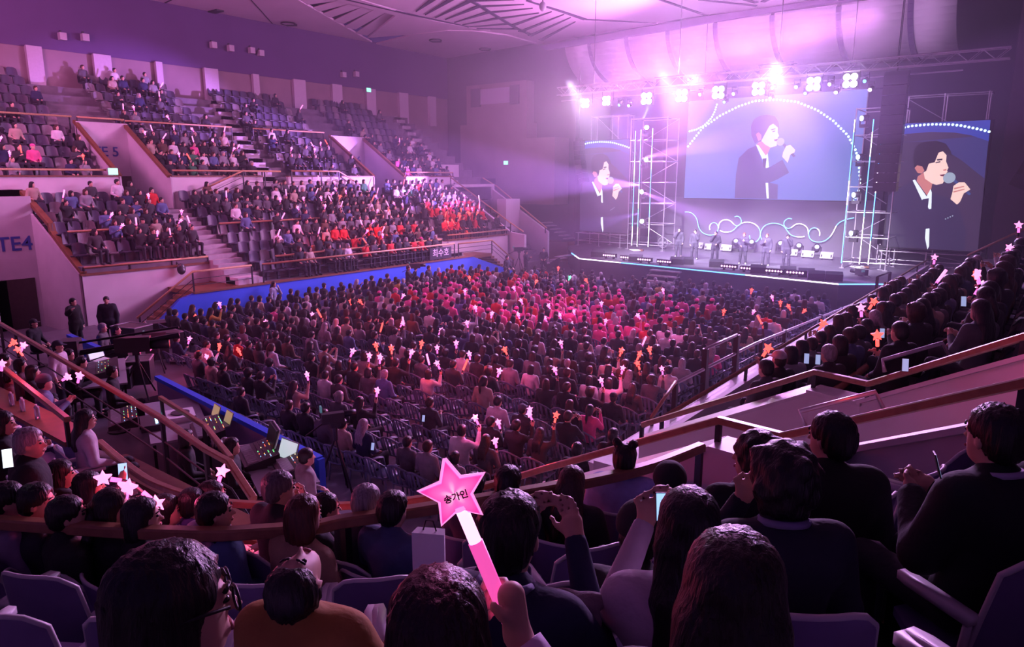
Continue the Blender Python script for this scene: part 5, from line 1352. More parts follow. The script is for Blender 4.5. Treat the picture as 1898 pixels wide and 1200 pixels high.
# ---- moulded stand seat
def seat_parts():
    P = {}
    b = MB(); n = 8; rows = 6
    def sp(i, j, off):
        a = -1 + 2 * i / n; x = 0.245 * a * (1 - 0.14 * (j / rows) ** 2 * abs(a)); z = 0.40 + SEAT_H * (j / rows) - (0.07 * a ** 4 if j == rows else 0)
        y = -0.24 - 0.10 * (j / rows) + 0.075 * a * a + off
        return (x, y, z)
    for off in (0, -0.022): b.v += [sp(i, j, off) for j in range(rows + 1) for i in range(n + 1)]
    N = (n + 1) * (rows + 1)
    for j in range(rows):
        for i in range(n):
            q = [j * (n + 1) + i, j * (n + 1) + i + 1, (j + 1) * (n + 1) + i + 1, (j + 1) * (n + 1) + i]
            b.f.append(q[::-1]); b.f.append([k + N for k in q]); b.m += [0, 0]
    P['backrest'] = b
    b = MB(); b.tube([sp(0, j, -0.011) for j in range(rows)] + [sp(i, rows, -0.011) for i in range(n + 1)] + [sp(n, j, -0.011) for j in range(rows - 1, -1, -1)], 0.0125, 6); P['edge'] = b
    b = MB(); b.prism([(-0.21, -0.22, 0.355), (0.21, -0.22, 0.355), (0.22, 0.1, 0.37), (0.17, 0.21, 0.38), (-0.17, 0.21, 0.38), (-0.22, 0.1, 0.37)], (0, 0, 0.04)); P['seat_pan'] = b
    for nm, s in (('armrest', -1), ('armrest.b', 1)):
        b = MB(); b.prism([(s * 0.265 - .03, -0.22, 0.63), (s * 0.265 + .03, -0.22, 0.63), (s * 0.265 + .032, 0.06, 0.635), (s * 0.265 + .02, 0.11, 0.635), (s * 0.265 - .02, 0.11, 0.635), (s * 0.265 - .032, 0.06, 0.635)], (0, 0, 0.035)); b.tube([(s * 0.265, -0.2, 0.64), (s * 0.265, -0.18, 0.44)], 0.016, 6); P[nm] = b
    b = MB(); b.bar((0, -0.08, 0.0), (0, -0.08, 0.36), 0.10, 0.10); b.box((-0.2, -0.12, 0.32), (0.2, -0.04, 0.36)); P['pedestal'] = b
    return P
SEAT_H = 0.46
STF = seat_parts()
SEAT_H = 0.54
STP = seat_parts()
def smat(k): return M['seatedge'] if k in ('edge',) or k.startswith('arm') else (M['black'] if k == 'pedestal' else M['seat'])
STM = {k: v.mesh(k.split('.')[0], smat(k), k != 'seat_pan') for k, v in STP.items()}
_all = MB()
for k, v in STF.items():
    if not k.startswith('arm') and k != 'edge': _all.add(v.v, v.f)
ST_ONE = _all.mesh('stadium_seat', M['seat'])
def full(meshes, name, label, cat, loc, rz, group, col=None):
    t = thing(name, label, cat, loc, rz, group)
    for k, me in meshes.items():
        o = link(k.split('.')[0], me, t)
        if col is not None: o.color = col
    return t
def one(me, name, label, cat, loc, rz, group, col=None):
    o = link(name, me); o.location = loc; o.rotation_euler = (0, 0, rz); tag(o, label, cat, group)
    if col is not None: o.color = col
    return o
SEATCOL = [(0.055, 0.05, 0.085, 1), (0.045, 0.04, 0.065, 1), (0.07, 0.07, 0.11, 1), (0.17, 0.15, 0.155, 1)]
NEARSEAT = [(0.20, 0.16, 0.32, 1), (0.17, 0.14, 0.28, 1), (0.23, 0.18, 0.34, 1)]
COLS = [('black', (0.012, 0.012, 0.016)), ('black', (0.018, 0.016, 0.02)), ('charcoal', (0.04, 0.04, 0.045)), ('navy', (0.018, 0.024, 0.07)), ('dark grey', (0.09, 0.09, 0.10)),
        ('brown', (0.10, 0.05, 0.03)), ('beige', (0.40, 0.31, 0.24)), ('white', (0.62, 0.60, 0.62)), ('grey', (0.24, 0.24, 0.26)), ('denim blue', (0.09, 0.13, 0.26)),
        ('red', (0.55, 0.02, 0.02)), ('pink', (0.70, 0.10, 0.28)), ('mustard', (0.42, 0.26, 0.04)), ('green', (0.03, 0.16, 0.07))]
CD = dict(COLS)
WEIGHT = [9, 9, 6, 5, 4, 2, 2, 3, 3, 2, 0.6, 0.6, 0.4, 0.3]
HAIRS = [('short', 'short-haired'), ('short', 'short-haired'), ('long', 'long-haired'), ('bob', 'bob-haired'), ('perm', 'curly-haired'), ('pony', 'ponytailed'), ('bun', 'bun-haired'), ('cap', 'capped')]
OCC, CHAIRS, SEATS = [], [], []
def occ(sec, x, y, z, rz, where, tw=0.0, col=None, hair=None):
    r = RNG
    c = col or r.choices(COLS, WEIGHT)[0]
    hr = hair or r.choices(HAIRS, [6, 5, 5, 4, 1.5, 1, 1, 1])[0]
    OCC.append(dict(sec=sec, p=Vector((x, y, z)), rz=rz, where=where, tw=tw, col=c, hair=hr, stick=None, mul=1.08 if sec == 'barrier' else 1.0, arm=r.choices(['lap', 'rest', 'chest', 'phone'], [5, 3, 1.4, 0.6])[0], sc=r.uniform(0.94, 1.05),
                    hc=r.choices([HAIR_BLACK, HAIR_BROWN, HAIR_GREY], [8, 3, 0.8])[0]))
# floor rows
for j in range(25):
    y = 8.75 + 0.94 * j
    for i in range(32):
        x = -26.05 + 0.6 * i
        if x > -7.1 or (x > -7.9 and y < 10.5): continue
        if y < 10.4 and x < -18.6: continue
        if y < 11.8 and x < -21.5: continue
        if y < 9.0 and x < -15.0: continue
        if y < 14.9 and x < -25.6: continue
        if 15 == i and j > 4: continue
        if y > 29.6 and x < -22.5: continue
        rz = 0.06 * (x + 16) / 10 + 0.02; xx = x + RNG.uniform(-.04, .04); yy = y + RNG.uniform(-.05, .05)
        where = '%s floor row from back, %s seat from blue wall' % (ordw(j + 1), ordw(i + 1))
        CHAIRS.append((xx, yy, rz + RNG.uniform(-.05, .05), where))
        pr = 0.50 if y < 11.5 else 0.74 if y < 14 else 0.93
        if -13.5 < x < -8.5 and y < 13: pr = 0.45
        if RNG.random() > pr: continue
        col = hair = None
        if 19.5 < y < 27.5 and -22.5 < x < -10 and RNG.random() < 0.62:
            col = ('pink', (0.78, 0.10, 0.30)) if RNG.random() < .7 else ('red', (0.62, 0.03, 0.05))
            if RNG.random() < .55: hair = ('cap', 'capped')
        elif y > 26 and x < -21 and RNG.random() < .5: col = ('red', CD['red'])
        occ('floor', xx, yy - 0.0, 0.03, rz, where, RNG.uniform(-.25, .35), col, hair)
# blue wall stand, lower tier
for i in range(9):
    for (y0, y1, i0, nm) in ((11.5, 16.1, 3, 'the gate four rows'), (18.0, 29.4, 0, 'the blue wall stand'), (31.1, 36.2, 2, 'the stage end rows')):
        if i < i0: continue
        n = int((y1 - y0) / 0.56) + 1
        for k in range(n):
            y = y0 + 0.56 * k; x = -27.33 - 0.8 * i; z = lowz(i)
            where = '%s row of %s, %s seat from gate four' % (ordw(i - i0 + 1), nm, ordw(k + 1))
            rz = -math.pi / 2 + 0.12
            if i0 == 3: pr = (0.86 if k > 3 else 0.35) if i < 6 else (0.6 if k > 4 else 0.18)
            elif i0 == 0: pr = 0.9 if k > 10 else (0.62 if i not in (3, 4) else 0.35)
            else: pr = 0.92
            if i0 == 0 and k < 3 and i == 0: pr = 0
            col = None
            if (i0 == 2 and i < 6 and RNG.random() < .7) or (i0 == 0 and i in (0, 1, 2) and k in (9, 10, 13, 14, 16, 17) and RNG.random() < .8): col = ('red', CD['red'])
            o = RNG.random() < pr
            if o: occ('side', x, y, z, rz, where, RNG.uniform(0.2, 0.75), col)
            SEATS.append(('side', x - 0.02, y, z, rz - 0.12, where, not o))
# upper tier
for i in range(11):
    for (y0, y1, nm) in ((8.5, 15.0, 'over gate four'), (18.0, 22.8, 'past gate five'), (25.6, 30.2, 'before gate six'), (33.5, 38.0, 'past gate six')):
        for k in range(int((y1 - y0) / 0.56) + 1):
            y = y0 + 0.56 * k; x = -34.95 - 0.85 * i; z = upz(i)
            pr = {8.5: 0.5 if i < 5 else 0.22, 18.0: 0.8 if i < 4 else 0.3, 25.6: 0.3 if i < 5 else 0.12, 33.5: 0.6 if i < 5 else 0.1}[y0]
            o = RNG.random() < pr
            where = '%s upper tier row %s, %s seat along' % (ordw(i + 1), nm, ordw(k + 1))
            if o: occ('upper', x, y, z, -math.pi / 2 + 0.1, where, RNG.uniform(0.2, 0.7))
            SEATS.append(('upper', x, y, z, -math.pi / 2, where, not o))
# barrier stand
for i in range(9):
    for k in range(47):
        y = 9.75 + 0.58 * k; x = -3.8 + 0.8 * i; z = rgz(i)
        if y > 36.5 or (i == 0 and y > 14.5): continue
        where = '%s row up of barrier stand, %s seat from the gate' % (ordw(i + 1), ordw(k + 1))
        q = proj((x, y, z + 1.2))
        if not (-60 < q[0] < 1990): continue
        if q[1] - 1310 * 0.16 / q[2] < 528 - (q[0] - 1640) * (0.31 if q[0] > 1640 else 0.56): continue
        o = RNG.random() < 0.9
        if o: occ('barrier', x, y, z, math.pi / 2 - 0.55 + RNG.uniform(-.1, .1), where, RNG.uniform(-.5, .2))
        SEATS.append(('barrier', x + 0.02, y, z, math.pi / 2, where, not o))

# ---- which of them hold lit sticks (spots read off the photograph, matched to the nearest seated person)
def T(ox, oy, s, L): return [(ox + q[0] / s, oy + q[1] / s, q[2] if len(q) > 2 else 'pink') for q in L]
r_ = 'red'
FLOOR_ST = T(620, 380, 2.966, [(320, 520), (135, 585, r_), (335, 660), (400, 700), (570, 680), (745, 715), (560, 780), (520, 800), (690, 800), (495, 850, r_), (300, 855, r_), (215, 685, r_), (148, 775, r_), (75, 860), (255, 885), (145, 925), (390, 910), (455, 925), (180, 985), (725, 840), (730, 820, r_), (880, 845, r_), (915, 865), (1180, 935), (1515, 955), (1490, 875), (1520, 845, r_), (1710, 810, r_), (1640, 755), (1690, 940, r_), (1725, 960), (1440, 1025), (1215, 795), (785, 1140), (1070, 1175), (1115, 1180, r_), (1280, 415, 'green'), (1230, 365, r_), (1770, 500), (1365, 460, r_), (1030, 570), (1170, 570), (1150, 600), (1230, 590), (1350, 600), (995, 565), (1455, 545), (1500, 605), (1290, 600), (1690, 655), (740, 440, r_), (690, 520), (740, 600), (830, 630), (900, 520), (1000, 525), (1100, 460, r_), (1610, 870, r_), (100, 525, r_)]) + \
    T(0, 380, 2.966, [(1450, 635), (1190, 585), (940, 720), (925, 790), (1120, 745, r_), (1130, 770), (1060, 705, r_), (1700, 930), (1760, 630, r_), (1375, 790, r_), (1720, 590)]) + \
    [(880, 765, 'pink'), (930, 790, 'pink'), (983, 783, 'pink'), (1000, 785, r_)] + \
    T(1258, 380, 2.966, [(390, 505, r_), (445, 690, r_), (405, 600), (490, 555), (655, 570, r_), (615, 590, r_), (520, 585, r_), (200, 630, r_)])
SIDE_ST = T(0, 0, 2.966, [(605, 1115), (370, 1150), (870, 1110), (1250, 1160), (1525, 1145), (1655, 1130), (1785, 1030), (1820, 1110), (1715, 1105), (1880, 1075), (1850, 1135)]) + \
    T(330, 300, 4.414, [(815, 380), (1005, 355), (1095, 325), (1255, 325), (1345, 275), (1380, 275), (1350, 370, r_), (1205, 432), (1325, 350), (1185, 645), (1550, 565), (1700, 635), (1635, 315), (1690, 345), (1700, 390), (1810, 360), (1850, 395), (1740, 460, r_), (1630, 375), (1650, 390, r_), (1590, 660, r_), (700, 650), (20, 640), (70, 545)]) + \
    T(0, 380, 2.966, [(635, 90), (1020, 125), (1000, 195), (960, 243), (750, 268)]) + T(620, 380, 2.966, [(180, 140), (230, 125), (425, 50), (780, 110, r_), (650, 75, r_), (590, 80, r_), (705, 65, r_), (800, 35), (280, 185)]) + \
    T(700, 250, 4.445, [(290, 510), (380, 465), (480, 470), (430, 590), (470, 580), (600, 595), (660, 610), (745, 555), (850, 625), (805, 655), (710, 580), (460, 525, r_), (550, 525, r_), (500, 660), (610, 650), (630, 680, r_), (585, 710, r_), (665, 685, r_), (715, 665, r_), (820, 740, r_), (235, 495, r_)])
UP_ST = T(0, 0, 2.966, [(1015, 520), (865, 580), (895, 580), (970, 610), (730, 635), (725, 660), (775, 690), (885, 695), (940, 712), (1135, 740), (1110, 785), (1190, 795), (1230, 750), (1300, 715), (1295, 865), (1015, 955), (1100, 955, r_), (5, 800), (5, 855), (125, 885, r_), (595, 940, r_), (1670, 690), (1755, 745), (1745, 775), (1735, 875), (1835, 850, r_), (1640, 940)]) + [(745, 268, 'pink')]
BAR_ST = T(1258, 380, 2.966, [(975, 660), (1030, 660, r_), (1120, 655, r_), (680, 670, r_), (690, 725), (310, 980, r_), (1050, 950, r_), (1725, 715), (1710, 455), (1650, 470), (1875, 460, r_), (1890, 490), (1690, 360, r_), (1335, 450), (1715, 280), (1410, 378), (1890, 200), (1840, 530)])
def assign(lst, secs, dz):
    pool = [o for o in OCC if o['sec'] in secs]
    pts = [proj(o['p'] + Vector((-math.sin(o['rz']) * .3, math.cos(o['rz']) * .3, dz))) for o in pool]
    for u, v, c in lst:
        best, bi = 1e9, None
        for o, q in zip(pool, pts):
            if o['stick']: continue
            d = (q[0] - u) ** 2 + (q[1] - v) ** 2
            if d < best: best, bi = d, o
        if bi is not None and best < 60 ** 2: bi['stick'] = c
assign(FLOOR_ST, ('floor',), 1.22); assign(SIDE_ST, ('side',), 1.1); assign(UP_ST, ('upper',), 1.1); assign(BAR_ST, ('barrier',), 1.25)

# ---- lit star sticks
def star_mb(R=0.082, th=0.04, mi=0):
    b = MB(); n = 10; ring = []
    for i in range(n):
        a = math.pi / 2 + i * math.pi / 5; r = R if i % 2 == 0 else R * 0.48
        ring.append((r * math.cos(a), r * math.sin(a)))
    b.v = [(x * .93, -th / 2, z * .93) for x, z in ring] + [(x, 0, z) for x, z in ring] + [(x * .93, th / 2, z * .93) for x, z in ring] + [(0, -th * .75, 0), (0, th * .75, 0)]
    for i in range(n):
        j = (i + 1) % n
        b.f += [[i, j, j + n, i + n], [i + n, j + n, j + 2 * n, i + 2 * n], [3 * n, j, i], [3 * n + 1, i + 2 * n, j + 2 * n]]; b.m += [mi] * 4
    return b
STK = {}
for cn, em in (('pink', E_PINK), ('red', E_RED), ('green', E_GREEN)):
    hot = E_PINKHOT if cn == 'pink' else em
    b = MB(); b.tube([(0, 0, -0.06), (0, 0, 0.06)], 0.016, 8); b.tube([(0, 0, 0.06), (0, 0, 0.15)], 0.022, 8, 1); me1 = b.mesh('handle', [M['plastic'], em])
    b = star_mb(); b.v = [(x, y, z + 0.215) for x, y, z in b.v]; me2 = b.mesh('star_head', hot)
    b = MB(); b.tube([(0, 0, 0.10), (0, 0, 0.34)], 0.025, 8); me3 = b.mesh('glow_tube', hot)
    STK[cn] = (me1, me2, me3)
def stick(cn, pos, label, group='lit fan sticks', R=None, tube=False, s=1.0):
    o = link('light_stick', STK[cn][0]); o.location = pos; o.scale = (s, s, s)
    o.rotation_euler = R if R is not None else (RNG.uniform(-.5, .3), RNG.uniform(-.5, .5), RNG.uniform(-.6, .9))
    tag(o, label, 'light stick', group); link('glow_tube' if tube else 'star_head', STK[cn][2 if tube else 1], o)
    return o
def pk_of(o, q=0):
    arms = ('lap', RNG.choice(('up', 'up', 'high', 'chest'))) if o['stick'] else o['arm']
    tw = round(o['tw'] / 0.35) * 0.35
    return PK(kind='sit', arms=arms, twist=tw, nod=0.25 if arms == 'phone' else 0.0)

# ---- people singled out one by one: near rows, staff and singers
SPECIAL_XY = []
def seat_under(x, y, z, rz, label, col=None):
    SPECIAL_XY.append((x, y))
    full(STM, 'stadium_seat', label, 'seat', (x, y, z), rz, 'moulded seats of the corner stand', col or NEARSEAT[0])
def sitter(u, v, k, label, hair='short', top=(0.02, 0.02, 0.025), arms='lap', zf=None, tw=0.0, lean=0.0, nod=0.0, tilt=0.0, sc=1.0, turn=0.0, seat=None, h=0.016, **kw):
    z = trz(k) if zf is None else zf
    P = Pz(u, v, z + (1.22 - 0.35 * abs(lean) * abs(lean)) * sc); rz = face(P.x, P.y) * 0.55 + turn
    if lean:
        d = 0.70 * math.sin(lean) * sc; P = P - Vector((-math.sin(rz) * d, math.cos(rz) * d, 0))
    pk = PK(kind='sit', arms=arms, twist=tw, lean=lean, nod=nod, tilt=tilt)
    p = person(label, (P.x, P.y, z), rz, pk, hair, top, h=h, hi=h < 0.018, hh=min(h, 0.0125), scale=sc, **kw)
    if seat: seat_under(P.x, P.y, z, rz, seat)
    return p, (P.x, P.y, z), rz, pk
def stander(u, v, zf, label, hair='short', top=(0.015, 0.015, 0.02), arms='side', rz=0.0, sc=1.0, tw=0.0, h=0.02, **kw):
    P = Pz(u, v, zf + 1.65 * sc); pk = PK(kind='stand', arms=arms, twist=tw)
    person(label, (P.x, P.y, zf), rz, pk, hair, top, h=h, hi=False, scale=sc, **kw)
    return (P.x, P.y, zf), pk
N_SPECIAL = 0
WHITE, LAV, CREAM = (0.62, 0.58, 0.62), (0.36, 0.38, 0.62), (0.50, 0.44, 0.38)
K = 'black moulded seat '
def phone(label, pos, rz, lit=True, s=1.0, tiltx=-0.3, scr=None):
    t = thing('phone', label, 'phone', pos, rz, 'phones held up by spectators'); t.rotation_euler = (tiltx, 0, rz); t.scale = (s, s, s)
    b = MB(); b.box((-0.036, -0.004, -0.075), (0.036, 0.004, 0.075)); b.build('case', M['plastic'], t)
    b = MB(); b.box((-0.032, -0.0055, -0.07), (0.032, -0.004, 0.07)); b.build('screen', scr or emat('phone_screen', (0.35, 0.45, 0.75), 0.8), t)
    return t
SITTERS = [
 # u, v, row, label, keywords
 (312, 1135, 6, 'large dark head with glasses and bare ear in the near row', dict(hair='bob', top=(0.012, 0.012, 0.016), turn=-0.25, h=0.011, tw=-0.25, sc=0.93)),
 (812, 1188, 6, 'near person with reddish dark hair holding up the pink star', dict(hair='bob', haircol=(0.035, 0.012, 0.016, 1), top=(0.02, 0.03, 0.08), arms=('lap', 'star'), turn=0.42, h=0.008, tw=0.1, sc=0.92, sleeve=0.62)),
 (1358, 1112, 6, 'near woman with long straight dark hair seen from behind', dict(hair='long', haircol=(0.02, 0.013, 0.012, 1), turn=0.15, h=0.011, sc=0.95)),
 (548, 1085, 4, 'person in tan jacket and cap leaning far back in the seat', dict(hair='short', top=(0.36, 0.17, 0.04), lean=-0.30, nod=-1.3, arms='rest', turn=0.3, loose=0.015)),
 (945, 995, 5, 'short-haired man in navy suit filming with a phone behind the star', dict(top=(0.018, 0.022, 0.07), arms='phone', turn=0.1, h=0.012, collar=(0.3, 0.3, 0.45))),
 (1186, 992, 4, 'dark hooded person hunched down beside the empty seat back', dict(hair='beanie', capcol=(0.02, 0.02, 0.025), top=(0.02, 0.018, 0.022), lean=0.25, hood=True, turn=0.2)),
 (1276, 985, 5, 'long-haired woman in white knit top holding a lit phone', dict(hair='long', top=(0.60, 0.52, 0.62), legs=(0.16, 0.18, 0.30), arms=('phone', 'lap'), turn=0.35, h=0.012)),
 (1400, 850, 4, 'curly-haired man in black jacket turning his face aside', dict(hair='perm', top=(0.01, 0.01, 0.014), tw=1.0, turn=0.35, collar=(0.3, 0.2, 0.3), h=0.013)),
 (1452, 893, 5, 'man in dark suit with his hand raised to his face', dict(hair='perm', top=(0.02, 0.022, 0.04), arms=('face', 'lap'), turn=0.45, h=0.012, collar=(0.25, 0.25, 0.4))),
 (1540, 815, 4, 'bearded man in black jacket below the gate parapet', dict(hair='short', top=(0.01, 0.01, 0.013), tw=0.7, turn=0.3, sc=1.07, h=0.013, loose=0.02)),
 (1846, 812, 5, 'big man in black suit with white collar texting', dict(hair='short', top=(0.008, 0.010, 0.014), arms='chest', turn=0.75, sc=1.02, h=0.012, collar=(0.5, 0.45, 0.6), loose=0.02)),
 (942, 897, 2, 'short-haired person in dark coat under the curved rail by the star', dict(top=(0.02, 0.02, 0.04), turn=0.1)),
 (878, 905, 1, 'dark-haired person in grey striped top half hidden by the star', dict(top=(0.10, 0.10, 0.16), turn=0.1)),
 (1060, 898, 2, 'woman with smooth long brown hair and dark coat beneath the rail', dict(hair='long', haircol=(0.06, 0.025, 0.015, 1), top=(0.02, 0.015, 0.02), turn=0.1)),
 (1158, 853, 2, 'person with two hair buns in a lavender blue shirt', dict(hair='spacebun', top=(0.34, 0.38, 0.70), turn=0.15, h=0.014, loose=0.02)),
 (1241, 900, 3, 'person in a tight black knit cap below the raised rail post', dict(hair='beanie', capcol=(0.02, 0.02, 0.025), top=(0.012, 0.012, 0.016), turn=0.2)),
 (679, 932, 2, 'grey-haired man in dark jacket near the red lit rail', dict(hair='short', haircol=HAIR_GREY, top=(0.03, 0.03, 0.05), sc=.97, turn=0.0)),
 (728, 947, 2, 'short-haired person in blue denim jacket beside the grey-haired man', dict(top=(0.07, 0.10, 0.20), turn=0.0)),
 (517, 908, 2, 'older man with thinning grey hair resting chin on clasped hands', dict(hair='short', haircol=(0.16, 0.14, 0.15, 1), top=(0.03, 0.028, 0.04), arms='face', tw=-0.5, turn=-0.1)),
 (562, 958, 2, 'woman with reddish brown hair in a tan jacket', dict(hair='bob', haircol=(0.11, 0.03, 0.015, 1), top=(0.34, 0.22, 0.13), sc=1.05, turn=-0.1)),
 (603, 945, 1, 'short-haired man peeking past the reddish-haired woman', dict(top=(0.02, 0.02, 0.025), tw=-0.4, turn=-0.2)),
 (397, 950, 2, 'man in glasses and shiny blue padded jacket', dict(hair='short', top=(0.07, 0.12, 0.24), tw=-0.5, turn=-0.2, loose=0.03)),
 (356, 936, 1, 'person with blue striped collar before the padded jacket man', dict(top=(0.05, 0.05, 0.22), turn=-0.2)),
 (392, 922, 1, 'short-haired man facing the stage behind the striped collar', dict(top=(0.02, 0.02, 0.03), tw=-0.5, turn=-0.2)),
 (262, 960, 2, 'bob-haired woman in glasses and black coat, beyond the long rail', dict(hair='bob', top=(0.015, 0.012, 0.015), tw=-0.5, turn=-0.2)),
 (307, 948, 1, 'long-haired woman with glasses and red lit cheek', dict(hair='long', top=(0.02, 0.015, 0.02), tw=-0.6, turn=-0.2)),
 (207, 943, 2, 'ponytailed woman in black beside the blazing pink stars', dict(hair='pony', top=(0.012, 0.012, 0.015), tw=-0.6, turn=-0.2)),
 (124, 957, 2, 'short-haired man in black whose ear shows above the rail', dict(top=(0.012, 0.012, 0.015), tw=-0.4, turn=-0.25)),
 (68, 932, 2, 'man in dark jacket with sharp profile near the pale cap', dict(top=(0.02, 0.02, 0.03), tw=-0.6, turn=-0.25)),
 (50, 900, 1, 'person in a pale blue cap among the dark row', dict(hair='cap', capcol=(0.22, 0.26, 0.34), top=(0.03, 0.03, 0.04), turn=-0.2)),
 (163, 903, 1, 'woman in pink sweater raising a phone overhead', dict(hair='bob', top=(0.55, 0.24, 0.32), arms=('lap', 'high'), tw=-0.2, turn=-0.2)),
 (112, 880, 1, 'bob-haired person in black leaning on folded hands', dict(hair='bob', top=(0.015, 0.015, 0.02), arms='chest', tw=-0.4, turn=-0.2)),
 (14, 930, 2, 'person with round glasses and pale collar at the row end', dict(hair='short', top=(0.25, 0.2, 0.3), tw=-0.5, turn=-0.25)),
 (54, 823, 2, 'stout man with cropped grey hair in black', dict(hair='short', haircol=HAIR_GREY, top=(0.012, 0.012, 0.014), tw=-0.5, turn=-0.35, loose=0.02)),
 (6, 785, 1, 'woman in black clasping her hands beneath the bottle ledge', dict(hair='bob', top=(0.015, 0.015, 0.018), arms='chest', tw=-0.5, turn=-0.3)),
 (158, 778, 0, 'long-haired woman in white blouse above the brown plank', dict(hair='long', top=(0.58, 0.50, 0.54), tw=-0.3, turn=-0.3)),
]
WALKERS = [
 (82, 710, 'woman in dark beanie and denim jacket clapping fan sticks', dict(hair='beanie', capcol=(0.07, 0.08, 0.11), top=(0.13, 0.17, 0.28), arms='chest', sc=1.06, turn=-0.3)),
 (38, 678, 'red lit person with a pink star beside the rail post', dict(hair='bob', top=(0.10, 0.03, 0.05), tw=-0.4, turn=-0.3)),
 (60, 690, 'black-haired person in a dark top beside the beanie woman', dict(hair='bob', top=(0.015, 0.015, 0.02), turn=-0.3)),
 (8, 668, 'person under a glowing red stick at the rail end', dict(hair='short', top=(0.10, 0.02, 0.03), turn=-0.3)),
 (20, 700, 'short-haired person in dark red at the near end of the ledge', dict(hair='short', top=(0.12, 0.03, 0.04), turn=-0.3)),
]
HP = {}
for k, (u, v, row, lab, kw) in enumerate(SITTERS):
    HP[lab] = sitter(u, v, row, lab, **kw); N_SPECIAL += 1
    p, loc, rz, pk = HP[lab]
    seat_under(loc[0], loc[1], loc[2], rz, 'moulded seat under the ' + ' '.join(lab.split()[:9]), NEARSEAT[k % 3])
for u, v, lab, kw in WALKERS:
    HP[lab] = sitter(u, v, 0, lab, zf=1.55, h=0.02, **kw); N_SPECIAL += 1
CREW = [(128, 658, 'crew man in black with headset at the rear desk', dict(top=(0.015, 0.015, 0.018), turn=-0.5, tw=-0.4)), (151, 672, 'crew member in black bent over the lit keys', dict(top=(0.012, 0.012, 0.015), turn=-0.5, lean=0.3, arms='chest')),
        (208, 690, 'crew man in black beside the silver laptop', dict(top=(0.014, 0.014, 0.016), turn=-0.5, tw=-0.3)), (430, 828, 'long-haired crew woman in black at the near mixing desk', dict(hair='long', top=(0.012, 0.012, 0.014), turn=-0.7, tw=-0.3)),
        (62, 600, 'man in black cap sitting in front of the gate four door', dict(hair='cap', capcol=(0.03, 0.03, 0.035), top=(0.02, 0.02, 0.025), turn=-0.8)), (190, 608, 'grey-haired man in grey jacket below the white wall', dict(haircol=HAIR_GREY, top=(0.14, 0.13, 0.13), turn=-0.6)),
        (216, 612, 'man in black beside the brown stairs foot', dict(hair='short', top=(0.014, 0.014, 0.016), turn=-0.7)), (345, 812, 'crew member in black half hidden behind the desk rail', dict(hair='bob', top=(0.012, 0.012, 0.014), turn=-0.5))]
for u, v, lab, kw in CREW:
    p, loc, rz, pk = sitter(u, v, 0, lab, zf=0.75 if v > 640 else 0.5, h=0.02, sc=1.08, **kw); N_SPECIAL += 1
    t = thing('crew_stool', 'plain black stool under the ' + ' '.join(lab.split()[:8]), 'stool', loc, rz)
    b = MB(); b.disc((0, 0, 0.41), (0, 0, 1), 0.19, 14, th=0.06); b.build('seat', M['plastic'], t)
    b = MB(); b.tube([(0, 0, 0.03), (0, 0, 0.41)], 0.03, 8); b.disc((0, 0, 0), (0, 0, 1), 0.22, 14, th=0.03); b.build('column', M['black'], t)
# standing people
stander(135, 560, 0.5, 'heavy man in black suit pointing beside the gate four wall', rz=-1.0, arms=('side', 'out'), top=(0.016, 0.016, 0.02), loose=0.03, sc=1.02, coat=True, shoes='black', collar=(0.6, 0.55, 0.6))
stander(197, 557, 0.5, 'man in black cardigan with white badge by the white wall', rz=-2.0, top=(0.016, 0.018, 0.03), loose=0.02, sc=1.02, coat=True, shoes='black')
stander(507, 527, 0.0, 'long-haired woman in pale denim jacket against the blue wall', hair='long', rz=-1.1, arms=('face', 'side'), top=(0.30, 0.34, 0.44), legs=(0.2, 0.2, 0.28), coat=True, shoes='white')
stander(107, 643, 0.75, 'crew man in cap and white T-shirt standing beyond the pink rail', hair='cap', capcol=(0.04, 0.04, 0.06), rz=-0.9, top=(0.60, 0.52, 0.56), legs=(0.03, 0.03, 0.05), sc=1.05, sleeve=0.35, topname='shirt', shoes='black')
stander(568, 848, 0.75, 'man in grey zip jacket standing over the near mixing desk', rz=-0.35, arms='rest', top=(0.30, 0.27, 0.29), sc=1.0, shoes='black', h=0.018)
stander(1008, 463, 0.0, 'guard in dark suit and pale tie beside the stage steps', rz=-2.6, arms='lap', top=(0.02, 0.02, 0.03), coat=True, shoes='black', collar=(0.6, 0.6, 0.65))
stander(975, 468, 0.0, 'camera operator in black with headphones near the stage steps', rz=-0.6, arms='chest', top=(0.02, 0.02, 0.025), shoes='black')
stander(940, 478, 0.0, 'stooping man in black on the far stair rail', rz=-1.5, arms='rest', top=(0.025, 0.025, 0.03), shoes='black')
stander(757, 497, 0.0, 'camera operator in black against the violet lit blue wall', rz=-0.9, arms='phone', top=(0.02, 0.02, 0.03), shoes='black', sc=1.03)
stander(795, 497, 0.0, 'person in black with a white paper beside the camera operator', rz=-1.3, arms=('lap', 'side'), top=(0.02, 0.02, 0.03), shoes='black', sc=1.0)
stander(1070, 835, 0.0, 'guard in black seen from behind at the rear floor corner', rz=0.2, top=(0.012, 0.012, 0.016), coat=True, shoes='black', sc=1.05)
stander(1137, 808, 0.0, 'second guard in black nearer the barrier stairs', rz=0.1, top=(0.012, 0.012, 0.016), coat=True, shoes='black', sc=1.05)
N_SPECIAL += 12
